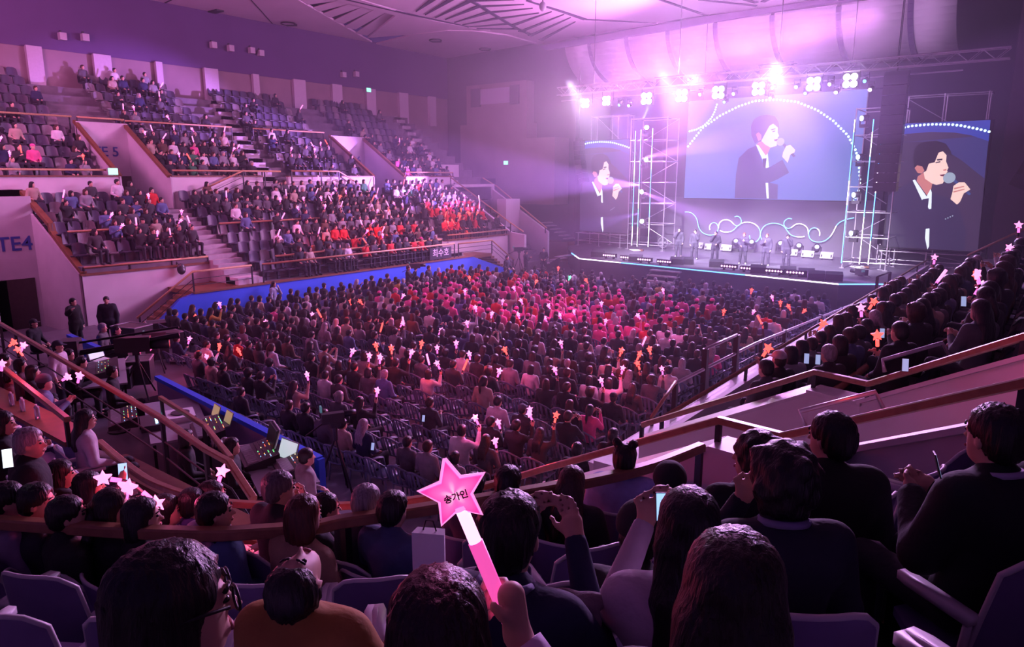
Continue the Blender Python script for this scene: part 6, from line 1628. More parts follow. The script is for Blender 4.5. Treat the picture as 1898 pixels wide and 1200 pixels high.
# six singers
for k, (u, v, arms, hc) in enumerate(((1257, 477, ('side', 'mouth'), HAIR_BLACK), (1286, 481, ('face', 'side'), HAIR_BLACK), (1324, 486, ('lap', 'mouth'), HAIR_BLACK), (1376, 490, ('chest', 'lap'), (0.25, 0.10, 0.05, 1)), (1418, 493, ('side', 'chest'), (0.16, 0.06, 0.03, 1)), (1456, 496, ('mouth', 'side'), HAIR_BLACK))):
    p = Pz(u, v, SZ); rz = face(p.x, p.y, -8, 8); pk = PK(kind='stand', arms=arms, legs=0.02)
    person('singer in dark suit standing on stage, %s counted from the hazy tower' % ordw(k + 1), p, rz, pk, 'short', (0.055, 0.05, 0.08), (0.045, 0.04, 0.065), hc, h=0.018, hi=True, loose=0.025, coat=True, shoes='white', collar=(0.75, 0.75, 0.8), group='singers on the stage')
    N_SPECIAL += 1
    i = 0 if arms[0] in ('mouth', 'face', 'chest') else 1
    hp = hand_pos(pk, i, p, rz)
    t = thing('microphone', 'hand microphone held by the %s singer from the hazy tower' % ordw(k + 1), 'microphone', hp, rz)
    b = MB(); b.tube([(0, 0, -0.12), (0, 0, 0.06)], 0.014, 8); b.build('handle', M['plastic'], t)
    b = MB(); b.ball((0, 0, 0.085), 0.03); b.build('grille_ball', M['steel'], t, True)
# glasses of the near dark head
p0, loc0, rz0, pk0 = HP['large dark head with glasses and bare ear in the near row']
J0 = pose(**dict(pk0)); U0 = upper_pts(J0); R0 = head_R(J0); c0 = np.array(U0['hea'])
hp_ = lambda x, y, z: tuple(c0 + R0 @ V3(x, y, z))
b = MB()
for sx in (-1, 1):
    b.tube([hp_(sx * 0.078, -0.03, -0.005), hp_(sx * 0.082, 0.0, 0.018), hp_(sx * 0.076, 0.085, 0.016)], 0.0035, 6)
    b.tube([hp_(sx * (0.036 + 0.03 * math.cos(a)), 0.104, 0.008 + 0.022 * math.sin(a)) for a in [k * math.pi / 6 for k in range(13)]], 0.003, 6)
b.tube([hp_(-0.008, 0.108, 0.012), hp_(0.008, 0.108, 0.012)], 0.003, 6)
b.build('glasses', M['black'], p0, True)
# ---- the big star in front
t = thing('light_stick', 'large glowing pink star stick held up in front of the camera', 'light stick', (0, 0, 0))
ps_, ls_, rs_, ks_ = HP['near person with reddish dark hair holding up the pink star']
Us = upper_pts(pose(**dict(ks_))); ws = np.array(Us['wri'][1]); es = np.array(Us['elb'][1])
def out_of(l): return Vector(ls_) + Matrix.Rotation(rs_, 3, 'Z') @ (Vector([float(q) for q in l]) * 0.92)
AH = out_of(ws + V3(-0.036, 0.028, 0.055)); A1 = Pd(842, 912, proj(AH)[2] * 0.985)
A0 = AH - (A1 - AH).normalized() * 0.05
b = MB(); b.tube([es + (ws - es) * 0.60, es + (ws - es) * 0.80, es + (ws - es) * 0.93], 0.050, 14, r2=0.043); o = b.build('shirt_cuff', M['cloth'], ps_, True); o.color = (0.62, 0.52, 0.72, 1)
zax = (A1 - A0).normalized(); yax = (CAM_F - zax * CAM_F.dot(zax)).normalized(); xax = yax.cross(zax)
Rm = Matrix((xax, yax, zax)).transposed().to_4x4(); Rm.translation = A0
t.matrix_world = Rm; LEN = (A1 - A0).length
def star_glow():
    """pink shell, inner glow painted as emission colour: hottest at the centre and along the five arms"""
    m = bpy.data.materials.new('star_shell'); m.use_nodes = True; nt = m.node_tree; pb = nt.nodes['Principled BSDF']
    tc = nt.nodes.new('ShaderNodeTexCoord'); mp = nt.nodes.new('ShaderNodeMapping'); mp.inputs['Location'].default_value = (0, 0, -LEN)
    nt.links.new(tc.outputs['Object'], mp.inputs['Vector'])
    ln = nt.nodes.new('ShaderNodeVectorMath'); ln.operation = 'LENGTH'; nt.links.new(mp.outputs['Vector'], ln.inputs[0])
    sp_ = nt.nodes.new('ShaderNodeSeparateXYZ'); nt.links.new(mp.outputs['Vector'], sp_.inputs[0])
    def mth(op, a, b_=None):
        n_ = nt.nodes.new('ShaderNodeMath'); n_.operation = op
        for i_, q in enumerate((a, b_)):
            if q is None: continue
            if isinstance(q, (int, float)): n_.inputs[i_].default_value = q
            else: nt.links.new(q, n_.inputs[i_])
        return n_.outputs[0]
    an = mth('ARCTAN2', sp_.outputs['X'], sp_.outputs['Z'])
    lobe = mth('COSINE', mth('MULTIPLY', mth('ADD', an, 0.12 * -1 + math.pi / 5), 5.0))
    rr = mth('ADD', ln.outputs['Value'], mth('MULTIPLY', lobe, 0.007))
    rp = nt.nodes.new('ShaderNodeValToRGB'); nt.links.new(mth('MULTIPLY', rr, 15.0), rp.inputs['Fac'])
    e = rp.color_ramp.elements; e[0].position = 0.08; e[0].color = (1.0, 0.62, 0.88, 1); e[1].position = 0.70; e[1].color = (0.95, 0.045, 0.36, 1)
    k_ = e.new(0.36); k_.color = (1.0, 0.15, 0.54, 1)
    nt.links.new(rp.outputs['Color'], pb.inputs['Emission Color']); pb.inputs['Emission Strength'].default_value = 1.1
    pb.inputs['Base Color'].default_value = (0.8, 0.15, 0.5, 1); pb.inputs['Roughness'].default_value = 0.3
    return m
G_STAR = star_glow()
b = star_mb(0.066, 0.024); b.v = [(x * math.cos(-.12) - z * math.sin(-.12), y, x * math.sin(-.12) + z * math.cos(-.12) + LEN) for x, y, z in b.v]
sh = b.build('star_head', G_STAR, t)
b = MB(); n = 10; pts = []
for i in range(11):
    a = math.pi / 2 + i * math.pi / 5 - .12; r = 0.066 if i % 2 == 0 else 0.0317
    pts.append((r * math.cos(a), -0.004, r * math.sin(a) + LEN))
b.tube(pts, 0.0042, 8); b.build('rim', emat('star_rim', (1.0, 0.28, 0.68), 1.2), sh, True)
tx = text_mesh('송가인', 0.017, 'lettering', mat('dark_print', (0.05, 0.0, 0.03), 0.6, var=0.02), sh, 0.0015, (0.002, -0.0175, LEN - 0.006), (math.pi / 2, 0.08, 0))
b = MB(); b.tube([(0, 0, LEN - 0.105), (0, 0, LEN - 0.034)], 0.0125, 12); b.build('glow_tube', emat('tube_hot', (1.0, 0.50, 0.82), 1.7), t, True)
b = MB(); b.tube([(0, 0, -0.03), (0, 0, LEN - 0.105)], 0.0145, 12); b.build('grip', emat('grip_pink', (1.0, 0.10, 0.50), 0.85), t, True)
b = MB(); b.tube([(0, 0, LEN - 0.036), (0, 0, LEN - 0.028)], 0.016, 12); b.build('collar_ring', emat('star_rim', (1.0, 0.28, 0.68), 1.2), t, True)
spot('star_glow_light', Pd(842, 912, 1.22), Pd(820, 1100, 1.1), 0.5, (1.0, 0.2, 0.6), 150, 1.0, 0.05)
# a raised hand closed round the grip, cuff and sleeve of the same person are its own jacket

# phones and small sticks of the near rows
def at_hand(lab, i, **kw):
    p, loc, rz, pk = HP[lab]; return hand_pos(pk, i, loc, rz), rz
hp, rz = at_hand('short-haired man in navy suit filming with a phone behind the star', 1); phone('dark phone filming in front of the man in the navy suit', Pd(977, 960, 2.15), YAW, s=0.6, scr=emat('phone_dim', (0.10, 0.10, 0.14), 0.5))
hp, rz = at_hand('long-haired woman in white knit top holding a lit phone', 0); phone('phone with bright blue lock screen held by the woman in white', Pd(1228, 940, 2.3), YAW, s=0.62, scr=emat('phone_blue', (0.35, 0.62, 1.0), 1.2))
hp, rz = at_hand('big man in black suit with white collar texting', 0); phone('white-edged phone in the hands of the big man in black', Pd(1737, 862, 2.6), YAW + 1.2, s=0.62)
hp, rz = at_hand('woman in pink sweater raising a phone overhead', 1); phone('small blue-lit phone raised by the woman in pink', hp, YAW + .4, scr=emat('phone_blue', (0.35, 0.62, 1.0), 1.2))
phone('white and blue lit phone at the near row end', Pd(14, 850, 4.6), YAW + .5, s=0.85, scr=emat('phone_white', (0.8, 0.92, 1.0), 2.0))
for (u, v, tt, lab, cn, R_) in ((255, 905, 5.0, 'blazing pink star stick pointing down beside the ponytailed woman', 'pink', (0.4, 2.4, 0.5)), (238, 893, 5.3, 'second pink stick lying across the blazing star', 'pink', (0.2, -1.2, 0.3)), (229, 943, 4.6, 'pink star stick glowing under the profile of the ponytailed woman', 'pink', (0.2, 0.3, 0.2)),
                                (400, 908, 6.2, 'tiny pink stick by the standing post of the curved rail', 'pink', (0, 0.4, 0.6)), (763, 942, 6.4, 'pink star stick resting on the curved rail', 'pink', (1.2, 0, 0.4)), (112, 708, 10.3, 'slim pink star stick pointing at the pink rail', 'pink', (0.4, 1.0, 0.2)), (143, 715, 9.9, 'pink stick held upright in the clapping hand', 'pink', (0.2, 0.4, 0.1)),
                                (37, 656, 11.5, 'pink star stick above the red lit person', 'pink', (0.2, 0.5, 0.3)), (46, 664, 11.4, 'red star stick overlapping the pink one', 'red', (0.2, -0.4, 0.2)), (14, 645, 11.6, 'red glowing stick slanting by the rail post', 'red', (0.3, 0.9, 0.2)), (3, 693, 10.0, 'pink star stick at the end of the bottle ledge', 'pink', (0.3, 0.2, 0.4))):
    stick(cn, Pd(u, v, tt), lab, None, R=(R_[0], R_[1], R_[2] + YAW), s=0.8)
# bottles on the ledge
for k, (u, v) in enumerate(((42, 726), (62, 744), (74, 756), (92, 772), (12, 700))):
    p = Pz(u, v, 2.62); t = thing('water_bottle', 'clear water bottle on the brown ledge, %s from the stair end' % ordw((5, 4, 3, 2, 6)[k] - 1), 'bottle', (p.x, 3.6, 2.62), 0, 'bottles on the ledge')
    b = MB(); b.tube([(0, 0, 0), (0, 0, 0.16), (0, 0, 0.19)], 0.035, 10); b.tube([(0, 0, 0.16), (0, 0, 0.205)], 0.034, 10, r2=0.014); b.build('bottle', mat('clear_plastic', (0.75, 0.72, 0.8), 0.1, var=0.02, trans=0.7), t, True)
    b = MB(); b.tube([(0, 0, 0.2), (0, 0, 0.225)], 0.016, 8); b.build('cap', M['paper'], t)
t = thing('shopping_bag', 'white paper bag beside the denim jacket person', 'bag', Pd(797, 1010, 3.6), 0.5); t.scale = (0.6, 0.6, 0.6)
b = MB(); b.prism([(-0.14, -0.06, -0.25), (0.14, -0.06, -0.25), (0.12, 0.05, -0.25), (-0.12, 0.05, -0.25)], (0, 0, 0.38)); b.build('body', M['paper'], t)
b = MB(); b.tube([(-0.06, 0, 0.12), (-0.03, 0, 0.22), (0.03, 0, 0.22), (0.06, 0, 0.12)], 0.006, 6); b.build('handle', M['black'], t)
t = thing('folded_coat', 'pale coat draped over the empty seat back', 'coat', Pd(1072, 1118, 2.1), 0.4); t.scale = (0.5, 0.5, 0.5)
F = Field(0.012); F.ell((0, 0, 0), (0.15, 0.07, 0.05), 0.02); F.ell((0.08, 0.03, 0.02), (0.12, 0.05, 0.04), 0.03); F.ell((-0.1, -0.02, -0.03), (0.1, 0.07, 0.06), 0.03); F.ell((0.02, -0.05, -0.08), (0.13, 0.05, 0.10), 0.03); F.ell((-0.08, 0.03, 0.03), (0.08, 0.04, 0.03), 0.02)
v, f = F.mesh(); o = link('cloth', np_mesh('cloth', v, f, M['cloth']), t); o.color = (0.22, 0.17, 0.20, 1)

# ---- seats of the corner stand that no one sits on
SEATNO = 0
for k in range(0, 8):
    r = trd(k) + 0.42; a = th0(r) - 0.25 / r
    L = 0.0; n = 0
    tot = r * (math.pi / 2 + a); step = 0.57
    while L < tot + 14:
        if L < tot: ang = a - L / r; x, y, rz = CX + r * math.cos(ang), CY + r * math.sin(ang), ang + math.pi / 2
        else: x, y, rz = CX - (L - tot), CY - r, 0.0
        L += step; n += 1
        if math.hypot(x, y) < 0.9: continue
        q = proj((x, y, trz(k) + 0.7))
        if not (-80 < q[0] < 1980 and 0 < q[1] < 1300) or q[2] < 0.4: continue
        if any((x - sx) ** 2 + (y - sy) ** 2 < 0.36 ** 2 for sx, sy in SPECIAL_XY): continue
        if -10.2 < x < -8.8 and y < 3.6: continue
        SEATNO += 1
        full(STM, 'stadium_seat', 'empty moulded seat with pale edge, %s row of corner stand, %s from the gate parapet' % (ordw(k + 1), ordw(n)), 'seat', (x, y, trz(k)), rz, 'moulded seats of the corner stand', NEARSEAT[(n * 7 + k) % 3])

# ---- the crowd: nearest as single people, the rest as one mass
OCC = [o for o in OCC if -40 < proj(o['p'] + Vector((0, 0, 1.1)))[0] < 1940 and -20 < proj(o['p'] + Vector((0, 0, 1.1)))[1] < 1240]
for o in OCC: o['d'] = (o['p'] + Vector((0, 0, 1.1)) - O).length
OCC.sort(key=lambda o: o['d'])
NEAR = 305 - N_SPECIAL
near, far = OCC[:NEAR], OCC[NEAR:]
used = set()
for o in near:
    pk = pk_of(o); o['pk'] = pk
    d = o['d']; h = 0.02 if d < 12 else 0.026
    lab = '%s person in %s, %s' % (o['hair'][1], o['col'][0].replace('dark grey', 'slate').replace('denim blue', 'denim'), o['where'])
    lw = lab.split()
    person(lab, o['p'], o['rz'], pk, o['hair'][0], o['col'][1], (0.02, 0.02, 0.03), o['hc'], (0.75, 0.10, 0.32) if o['col'][0] in ('pink', 'red') else RNG.choice([(0.03, 0.03, 0.04), (0.5, 0.45, 0.5), (0.1, 0.1, 0.14)]),
           h=h, scale=o['sc'] * o['mul'], group='seated spectators')
# far crowd: low-detail bodies of the same kinds, one mass
PAL = [('skin', M['skin']), ('hair_black', (0.012, 0.01, 0.012)), ('hair_brown', (0.05, 0.022, 0.012)), ('hair_grey', (0.32, 0.3, 0.32)), ('cap', (0.75, 0.10, 0.32)), ('legs', (0.02, 0.02, 0.03))]
pm = [M['skin']] + [mat('crowd_' + n, c, 0.85, var=0.15) for n, c in PAL[1:]]
cidx = {}
for n, c in COLS:
    key = n + '%d' % int(c[0] * 1000)
    if key not in cidx: cidx[key] = len(pm); pm.append(mat('crowd_top_' + key, c, 0.85, var=0.15))
cidx['cap_dark'] = cidx['black12']
LOW = {}
def low(pk, hair):
    key = (pk, hair)
    if key in LOW: return LOW[key]
    J = pose(**dict(pk)); h = 0.036; out = []
    def hd():
        F = Field(0.028); U = upper_pts(J); add_head(F, U, J, False)
        for i in (0, 1): F.cap(U['wri'][i], tuple(np.array(U['wri'][i]) + hand_dir(J, U, i) * 0.1), 0.034, 0.034, 0.01)
        return F
    out.append(('skin',) + hd().mesh()); out.append(('hair',) + hair_field(J, 0.03, hair if hair not in CAPS else hair).mesh())
    if hair in CAPS: out.append(('cap',) + cap_field(J, 0.03, hair).mesh())
    out.append(('top',) + top_field(J, h).mesh()); out.append(('legs',) + leg_field(J, h).mesh())
    LOW[key] = out; return out
VV, FF, MI, nv = [], [], [], 0
for o in far:
    pk = pk_of(o); o['pk'] = pk
    hz = o['hair'][0] if o['hair'][0] in ('short', 'long', 'bob', 'cap') else 'bob'
    R_ = rotz(o['rz']) * (o['sc'] * o['mul']); t_ = np.array(o['p'], np.float32)
    for role, v, f in low(pk, hz):
        VV.append(v @ R_.T + t_); FF.append(f + nv); nv += len(v)
        if role == 'skin': m_ = 0
        elif role == 'hair': m_ = {HAIR_BLACK: 1, HAIR_BROWN: 2, HAIR_GREY: 3}[o['hc']]
        elif role == 'cap': m_ = 4 if o['col'][0] in ('pink', 'red') else cidx['cap_dark']
        elif role == 'legs': m_ = 5
        else: m_ = cidx.get(o['col'][0] + '%d' % int(o['col'][1][0] * 1000), cidx['pink700'] if o['col'][0] == 'pink' else cidx['red550'])
        MI.append(np.full(len(f), m_, np.int32))
cro = link('distant_audience', np_mesh('distant_audience', np.concatenate(VV), np.concatenate(FF), pm, np.concatenate(MI)))
tag(cro, 'distant mass of seated spectators in dark and pink clothes around the hall', 'crowd', None, 'stuff')
# sticks of the crowd
for o in near + far:
    if not o['stick']: continue
    i = 1; pos = hand_pos(o['pk'], i, o['p'], o['rz'], o['sc'] * o['mul'])
    tube = RNG.random() < (0.45 if o['sec'] in ('side', 'upper') else 0.12)
    stick(o['stick'], pos + Vector((0, 0, 0.02)), '%s lit %s, %s' % (o['stick'], 'tube' if tube else 'star', o['where']), 'lit fan sticks of the crowd', tube=tube, s=1.0 if o['d'] < 18 else 1.15,
          R=(RNG.uniform(-.5, .3), RNG.uniform(-.6, .6), (YAW if o['sec'] in ('floor', 'barrier') else YAW) + RNG.uniform(-.7, .7)))
for k, (u, v, tt) in enumerate(((1495, 665, 9.0), (1516, 667, 9.2), (1635, 618, 9.5), (1786, 559, 9.0), (1678, 677, 7.2), (691, 828, 12.4), (1058, 530, 36), (785, 776, 14.2))):
    phone(('upright bright phone filming over the barrier row', 'phone held sideways beside the upright one', 'phone glowing blue between dark heads', 'violet phone screen raised past the crossing rail', 'phone held low behind the far parapet', 'white phone lit before the woman on the floor chairs', 'far phone glimmer near the stage', 'tiny pale phone in the middle floor rows')[k], Pd(u, v, tt), YAW - .3, s=0.9)
# ---- chairs of the floor
CHAIRS.sort(key=lambda c: (Vector((c[0], c[1], 0.5)) - O).length)
CH_IN = [c for c in CHAIRS if -30 < proj((c[0], c[1], 0.6))[0] < 1930]
for k, (x, y, rz, where) in enumerate(CH_IN[:290]):
    lab = 'slatted plastic armchair, ' + where
    if k < 60: full(CHM, 'plastic_chair', lab, 'chair', (x, y, 0), rz, 'plastic armchairs of the floor')
    else: one(CH_ONE, 'plastic_chair', lab, 'chair', (x, y, 0), rz, 'plastic armchairs of the floor')
def mass(me, items, name, label, cat, mats, mi_fn):
    co = np.empty(len(me.vertices) * 3, np.float32); me.vertices.foreach_get('co', co); co = co.reshape(-1, 3)
    fs = [list(p.vertices) for p in me.polygons]
    VV, F_, MI = [], [], []; n = 0
    for it in items:
        VV.append(co @ rotz(it[-1]).T + np.array(it[:3], np.float32)); F_ += [[i + n for i in f] for f in fs]; MI += [mi_fn(it)] * len(fs); n += len(co)
    m = bpy.data.meshes.new(name); m.from_pydata(np.concatenate(VV).tolist(), [], F_)
    for q in mats: m.materials.append(q)
    m.polygons.foreach_set('material_index', MI); m.update()
    return tag(link(name, m), label, cat, None, 'stuff')
if CH_IN[290:]: mass(CH_ONE, [(x, y, 0.0, rz) for x, y, rz, w in CH_IN[290:]], 'distant_chairs', 'mass of further plastic armchairs toward the stage', 'chairs', [M['chairp']], lambda it: 0)
# ---- seats of the stands
SEATS = [s for s in SEATS if -40 < proj((s[1], s[2], s[3] + .6))[0] < 1930 and -20 < proj((s[1], s[2], s[3] + .6))[1] < 1220]
SEATS.sort(key=lambda s: (not s[6], (Vector(s[1:4]) - O).length))
NS = 300 - SEATNO - len(SITTERS)
for k, (sec, x, y, z, rz, where, emp) in enumerate(SEATS[:NS]):
    lab = '%s moulded seat, %s' % ('empty' if emp else 'taken', where)
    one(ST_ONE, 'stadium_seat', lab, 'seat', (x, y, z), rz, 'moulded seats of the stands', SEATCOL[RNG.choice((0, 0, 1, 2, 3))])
sm_ = [mat('far_seat_%d' % k, c[:3], 0.5, var=0.1) for k, c in enumerate(SEATCOL)]
rest = SEATS[NS:]
mass(ST_ONE, [(s[1], s[2], s[3], s[4]) for s in rest], 'distant_seats', 'mass of further moulded seats in the stands', 'seats', sm_, lambda it: int(abs(it[0] * 7.3 + it[1] * 3.1)) % 4)

# ================================================================== CONTROL DESKS AND CAMERAS
def desk(label, p, w, d, h, rz):
    t = thing('control_desk', label, 'desk', (p.x, p.y, p.z - h), rz)
    b = MB(); b.box((-w / 2, -d / 2, h - 0.04), (w / 2, d / 2, h)); b.build('table_top', M['grey'], t)
    for x in (-w / 2 + .06, w / 2 - .06):
        for y in (-d / 2 + .06, d / 2 - .06): b = MB(); b.bar((x, y, 0), (x, y, h - 0.04), 0.05); b.build('leg', M['black'], t)
    return t
LEDS = [emat('led_%d' % k, c, 1.5) for k, c in enumerate(((0.2, 1, 0.3), (1, 0.5, 0.1), (1, 0.15, 0.1), (0.3, 0.6, 1), (0.95, 0.9, 0.5), (0.9, 0.9, 1)))] + [M['grey']]
def mixer(label, p, rz, w=1.0, d=0.6, seed=1):
    t = thing('mixing_desk', label, 'mixing desk', p, rz)
    b = MB(); b.prism([(-w / 2, -d / 2, 0), (-w / 2, d / 2, 0), (-w / 2, d / 2, 0.2), (-w / 2, -d / 2, 0.08)], (w, 0, 0)); b.build('body', M['plastic'], t)
    rr = random.Random(seed); zz = lambda y: 0.08 + 0.12 * (y + d / 2) / d
    b = MB()
    for i in range(16):
        x = -w / 2 + 0.05 + i * (w - 0.1) / 15
        b.box((x - 0.008, -d / 2 + 0.05, zz(-d / 2 + .05)), (x + 0.008, -d / 2 + 0.22, zz(-d / 2 + .22) + 0.012))
    b.build('fader_bank', M['steel'], t)['kind'] = 'stuff'
    b = MB()
    for i in range(14):
        for j in range(4):
            x = -w / 2 + 0.06 + i * (w - 0.12) / 13; y = -d / 2 + 0.28 + j * 0.07; b.cbox((x, y, zz(y) + 0.008), (0.013, 0.013, 0.012), None, rr.choice((0, 1, 2, 3, 4, 5, 6, 6, 6, 6, 6, 6, 6, 6)))
    b.build('lit_buttons', LEDS, t)['kind'] = 'stuff'
    return t
def laptop(label, p, rz, scr, shell=None, s=1.0, show_back=False):
    t = thing('laptop', label, 'laptop', p, rz); t.scale = (s, s, s)
    b = MB(); b.box((-0.18, -0.13, 0), (0.18, 0.13, 0.02)); b.build('keyboard', shell or M['grey'], t)
    b = MB(); b.prism([(-0.18, 0.13, 0.02), (-0.18, 0.22, 0.26), (-0.18, 0.232, 0.256), (-0.18, 0.142, 0.018)], (0.36, 0, 0)); lid = b.build('lid', shell or M['grey'], t)
    b = MB(); b.prism([(-0.168, 0.134, 0.04), (-0.168, 0.213, 0.25), (-0.168, 0.2135, 0.249), (-0.168, 0.1345, 0.039)], (0.336, 0, 0)); b.v = [(x, y - 0.003, z) for x, y, z in b.v]; b.build('screen', scr, lid)
    return t
S_WHITE = emat('laptop_white', (0.6, 0.7, 0.75), 0.8); S_WARM = emat('laptop_warm', (0.55, 0.40, 0.20), 0.5); S_DARK = emat('laptop_dark', (0.05, 0.12, 0.15), 1.0)
DZ = 1.5
FW = -0.9
desk('long rear control desk with the silver laptop', Pz(190, 690, DZ), 2.6, 1.0, 0.74, FW + .5); mixer('mixing desk with pale lit keys beside the silver laptop', Pz(190, 690, DZ), FW + .5, 1.3, 0.7, 3)
laptop('silver laptop with its lid turned to the camera', Pz(187, 668, DZ), FW + 2.6, S_WHITE, M['paper'], 1.1)
desk('middle control desk with record decks and two screens', Pz(325, 775, DZ), 2.6, 1.0, 0.74, FW + .5)
t = mixer('green lit keyboard controller near the brown plank', Pz(228, 782, DZ - .1), FW + .5, 1.0, 0.5, 5)
t = thing('record_deck', 'pale record deck with black platter on the middle desk', 'turntable', Pz(335, 775, DZ), FW + .5)
b = MB(); b.box((-0.3, -0.25, 0), (0.3, 0.25, 0.1)); b.build('case', M['paper'], t); b = MB(); b.disc((0, 0, 0.1), (0, 0, 1), 0.17, 20); b.build('platter', M['plastic'], t)
t = thing('light_console', 'small console with blue white light strip on the middle desk', 'console', Pz(283, 790, DZ), FW + .5)
b = MB(); b.box((-0.35, -0.2, 0), (0.35, 0.2, 0.12)); b.build('case', M['plastic'], t); b = MB(); b.box((-0.25, 0.05, 0.12), (0.25, 0.09, 0.135)); b.build('light_strip', emat('strip_blue', (0.4, 0.75, 1.0), 5.0), t)
laptop('laptop with warm photos open on the middle desk', Pz(385, 778, DZ), FW + .7, S_WARM, None, 0.95); laptop('laptop with warm screen beside its twin, nearer the partition', Pz(408, 790, DZ), FW + .7, S_WARM, None, 0.95)
mixer('mixing desk with orange lights below the twin laptops', Pz(385, 805, DZ), FW + .5, 1.0, 0.5, 7)
desk('near control desk beside the grey jacket man', Pz(510, 858, DZ), 2.2, 0.9, 0.74, FW + .5); mixer('mixing desk with yellow and green lights at the near desk', Pz(478, 852, DZ), FW + .5, 0.9, 0.55, 11)
laptop('laptop with white screen glowing on the near desk', Pz(513, 862, DZ), FW + .9, S_WHITE, None, 1.3)
mixer('small console with yellow readout beside the white laptop', Pz(537, 876, DZ), FW + .5, 0.6, 0.4, 13)
t = thing('case_lid', 'black flight case lid standing open on the near desk', 'case', Pz(494, 845, DZ), FW + .5)
b = MB(); b.cbox((0, 0.1, 0.25), (0.55, 0.05, 0.5), Matrix.Rotation(-0.25, 3, 'X')); b.build('lid_panel', M['plastic'], t); b = MB(); b.tube([(-0.27, 0.02, 0.0), (-0.27, 0.2, 0.5), (0.27, 0.2, 0.5), (0.27, 0.02, 0.0)], 0.015, 6); b.build('metal_edge', M['steel'], t)
for k, (u, v) in enumerate(((397, 830), (408, 833), (417, 828), (165, 668), (150, 655))):
    p = Pz(u, v, DZ); t = thing('plastic_cup', 'clear drink cup on the control desk, %s' % ('leftmost of three by the rail post', 'middle of three by the rail post', 'third of three by the rail post', 'beside the silver laptop', 'behind the standing crew man')[k], 'cup', p, 0, 'drink cups on the desks')
    b = MB(); b.tube([(0, 0, 0), (0, 0, 0.16)], 0.036, 10, r2=0.05); b.build('cup', mat('clear_plastic', (0.75, 0.72, 0.8), 0.1, trans=0.7), t, True); b = MB(); b.tube([(0, 0, 0), (0, 0, 0.08)], 0.033, 10, r2=0.04); b.build('drink', M['trim'], t, True)
def tripod_camera(label, p, hgt, rz, big=1.0, jib=False):
    t = thing('video_camera', label, 'camera', p, rz)
    for k in range(3):
        a = k * 2.094 + 0.5; b = MB(); b.tube([(0, 0, hgt * .85), (0.5 * math.cos(a), 0.5 * math.sin(a), 0)], 0.022, 6); b.build('leg', M['black'], t)
    b = MB(); b.tube([(0, 0, hgt * .8), (0, 0, hgt)], 0.05, 8); b.box((-.08, -.08, hgt - .03), (.08, .08, hgt + .06)); b.build('tripod_head', M['plastic'], t)
    b = MB(); b.box((-0.09 * big, -0.3 * big, hgt + .06), (0.09 * big, 0.22 * big, hgt + .06 + .24 * big)); b.build('body', M['plastic'], t)
    b = MB(); b.tube([(0, 0.22 * big, hgt + .2), (0, 0.5 * big, hgt + .2)], 0.075 * big, 12, r2=0.085 * big); b.build('lens_barrel', M['black'], t, True)
    b = MB(); b.box((-0.25 * big, -0.3 * big, hgt + .24), (-0.1 * big, -0.26 * big, hgt + .36)); b.build('viewfinder', S_DARK, t)
    b = MB(); b.tube([(0.05, -0.25 * big, hgt + .1), (0.1, -0.7 * big, hgt - .1)], 0.014, 6); b.build('pan_handle', M['black'], t)
    if jib:
        b = MB(); b.tube([(0, -1.3, hgt + .1), (0, 1.0, hgt + .4)], 0.07, 6); b.tube([(0, -1.3, hgt + .35), (0, 1.0, hgt + .6)], 0.03, 6); b.build('crane_arm', M['black'], t)
        b = MB(); b.box((-.25, -1.6, hgt - .1), (.25, -1.2, hgt + .45)); b.build('counterweight', M['plastic'], t)
    return t
tripod_camera('large crane camera rig standing dark among the desks', Pz(262, 735, 0.75), 1.1, FW + 0.3, 1.5, True)
tripod_camera('video camera on tripod between crane rig and floor chairs', Pz(300, 720, 0.0), 1.35, FW + .4, 1.2)
tripod_camera('bare tripod camera at the end of the blue edged partition', Pz(628, 925, 0.0), 1.5, FW + .4, 0.8)
tripod_camera('video camera of the operator at the violet lit blue wall', Pz(772, 556, 0.0), 1.55, -0.6, 1.0)
tripod_camera('broadcast camera beside the stage steps', Pz(962, 512, 0.0), 1.5, -0.6, 1.1)
tripod_camera('remote camera standing on the floor by the stage corner', Pz(1590, 560, 0.0), 1.3, 1.0, 1.2)
for k, (u, v, zf, sx, sy, sz) in enumerate(((238, 700, 0.75, 0.9, 0.6, 0.9), (262, 712, 0.75, 0.7, 0.6, 0.7), (290, 690, 0.0, 1.0, 0.7, 1.2), (318, 668, 0.0, 0.8, 0.6, 1.0), (250, 660, 0.5, 1.0, 0.7, 1.0), (345, 700, 0.0, 0.6, 0.6, 0.6), (225, 722, 0.75, 0.6, 0.5, 0.6), (300, 640, 0.0, 0.9, 0.6, 0.9))):
    p = Pz(u, v, zf); t = thing('flight_case', 'black equipment case among the crane rig clutter, ' + ('under the pan handle', 'before the tripod', 'tallest of the cluster', 'beside the first floor chairs', 'behind the long rear desk', 'lowest by the partition end', 'smallest on the riser', 'nearest the brown stairs')[k], 'case', p, FW + 0.3 * k)
    b = MB(); b.box((-sx / 2, -sy / 2, 0.06), (sx / 2, sy / 2, sz)); b.build('box', M['plastic'], t)
    b = MB()
    for i_ in (-1, 1): b.bar((-sx / 2, i_ * sy / 2, sz), (sx / 2, i_ * sy / 2, sz), 0.03); b.bar((i_ * sx / 2, -sy / 2, sz), (i_ * sx / 2, sy / 2, sz), 0.03)
    b.build('metal_trim', M['steel'], t)
    b = MB(); b.box((-sx / 3, -sy / 2 - 0.012, sz * .55), (sx / 3, -sy / 2, sz * .7)); b.build('handle', M['black'], t)
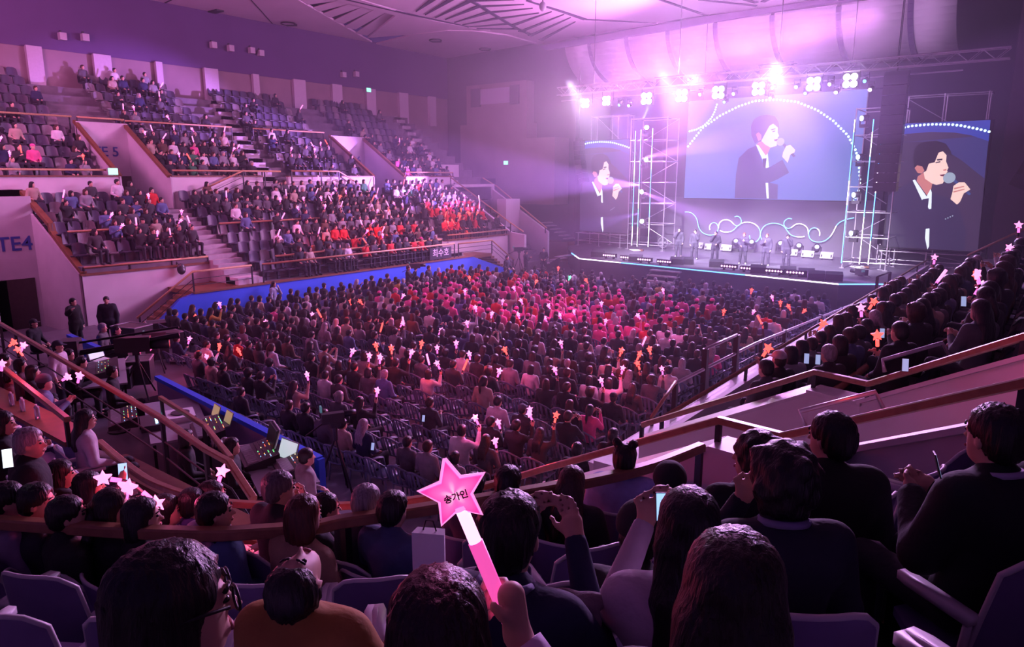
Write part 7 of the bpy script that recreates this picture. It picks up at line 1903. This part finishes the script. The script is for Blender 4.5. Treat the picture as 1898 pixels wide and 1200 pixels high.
# writing hung on the front rail of the blue wall stand
p0_, p1_ = Vector((-26.72, 28.0, 1.72)), Vector((-26.72, 29.6, 1.72))
t = thing('fan_banner', 'black cloth banner with white letters on the front rail', 'banner', (-26.74, 28.4, 1.7))
b = MB(); b.box((-0.02, -0.85, 0), (0.02, 0.85, 0.62)); b.build('cloth', M['plastic'], t)
text_mesh('최수호', 0.48, 'lettering', M['paper'], t, 0.004, (0.03, 0.0, 0.32), FACE_X)
p = Pz(818, 540, 1.3); t = thing('hand_sign', 'white paper sign held over heads near the blue wall', 'sign', p, -0.3)
b = MB(); b.box((-0.35, -0.01, -0.13), (0.35, 0.01, 0.15)); b.build('card', M['paper'], t); b = MB(); b.bar((-0.35, 0, 0.16), (0.35, 0, 0.16), 0.02); b.build('top_bar', M['grey'], t)
t = thing('backpack', 'black backpack hanging over the white wall top', 'bag', Px(334, 490, -29.0), 0)
F = Field(0.02); F.ell((0.06, 0, -0.2), (0.12, 0.18, 0.24), 0.03); F.ell((0.14, 0, -0.28), (0.07, 0.13, 0.12), 0.03); v, f = F.mesh(); link('pack', np_mesh('pack', v, f, M['plastic']), t)
b = MB(); b.tube([(0.05, -0.1, 0), (-0.1, -0.1, 0.1), (-0.15, -0.1, -0.1)], 0.02, 6); b.build('strap', M['black'], t)
t = thing('paper_notice', 'white paper notice on the landing wall of the upper tier', 'notice', Px(548, 350, -34.15), 0)
b = MB(); b.box((0, -0.5, -0.2), (0.02, 0.5, 0.2)); b.build('sheet', M['paper'], t); b = MB(); b.box((0.02, -0.4, 0.0), (0.024, 0.4, 0.08)); b.build('heading', M['blue'], t)

# ================================================================== HAZE over the stage and the floor
def haze(name, lo, hi, dens, label):
    hz = bpy.data.materials.new(name); hz.use_nodes = True; nt = hz.node_tree
    for n_ in list(nt.nodes):
        if n_.type != 'OUTPUT_MATERIAL': nt.nodes.remove(n_)
    vs = nt.nodes.new('ShaderNodeVolumeScatter'); vs.inputs['Color'].default_value = (0.90, 0.82, 1.0, 1); vs.inputs['Density'].default_value = dens
    vs.inputs['Anisotropy'].default_value = 0.25
    nt.links.new(vs.outputs[0], nt.nodes['Material Output'].inputs['Volume'])
    b = MB(); b.box(lo, hi); tag(b.build('haze', hz), label, 'haze', None, 'stuff')
haze('hall_haze', (-43.5, 8, 0.02), (12, 26.98, 16.1), HAZE_NEAR, 'thin haze hanging in the air over the floor audience')
haze('stage_haze', (-43.5, 27, 0.02), (12, 53.5, 16.1), HAZE_STAGE, 'dense violet haze hanging in the air around the stage')
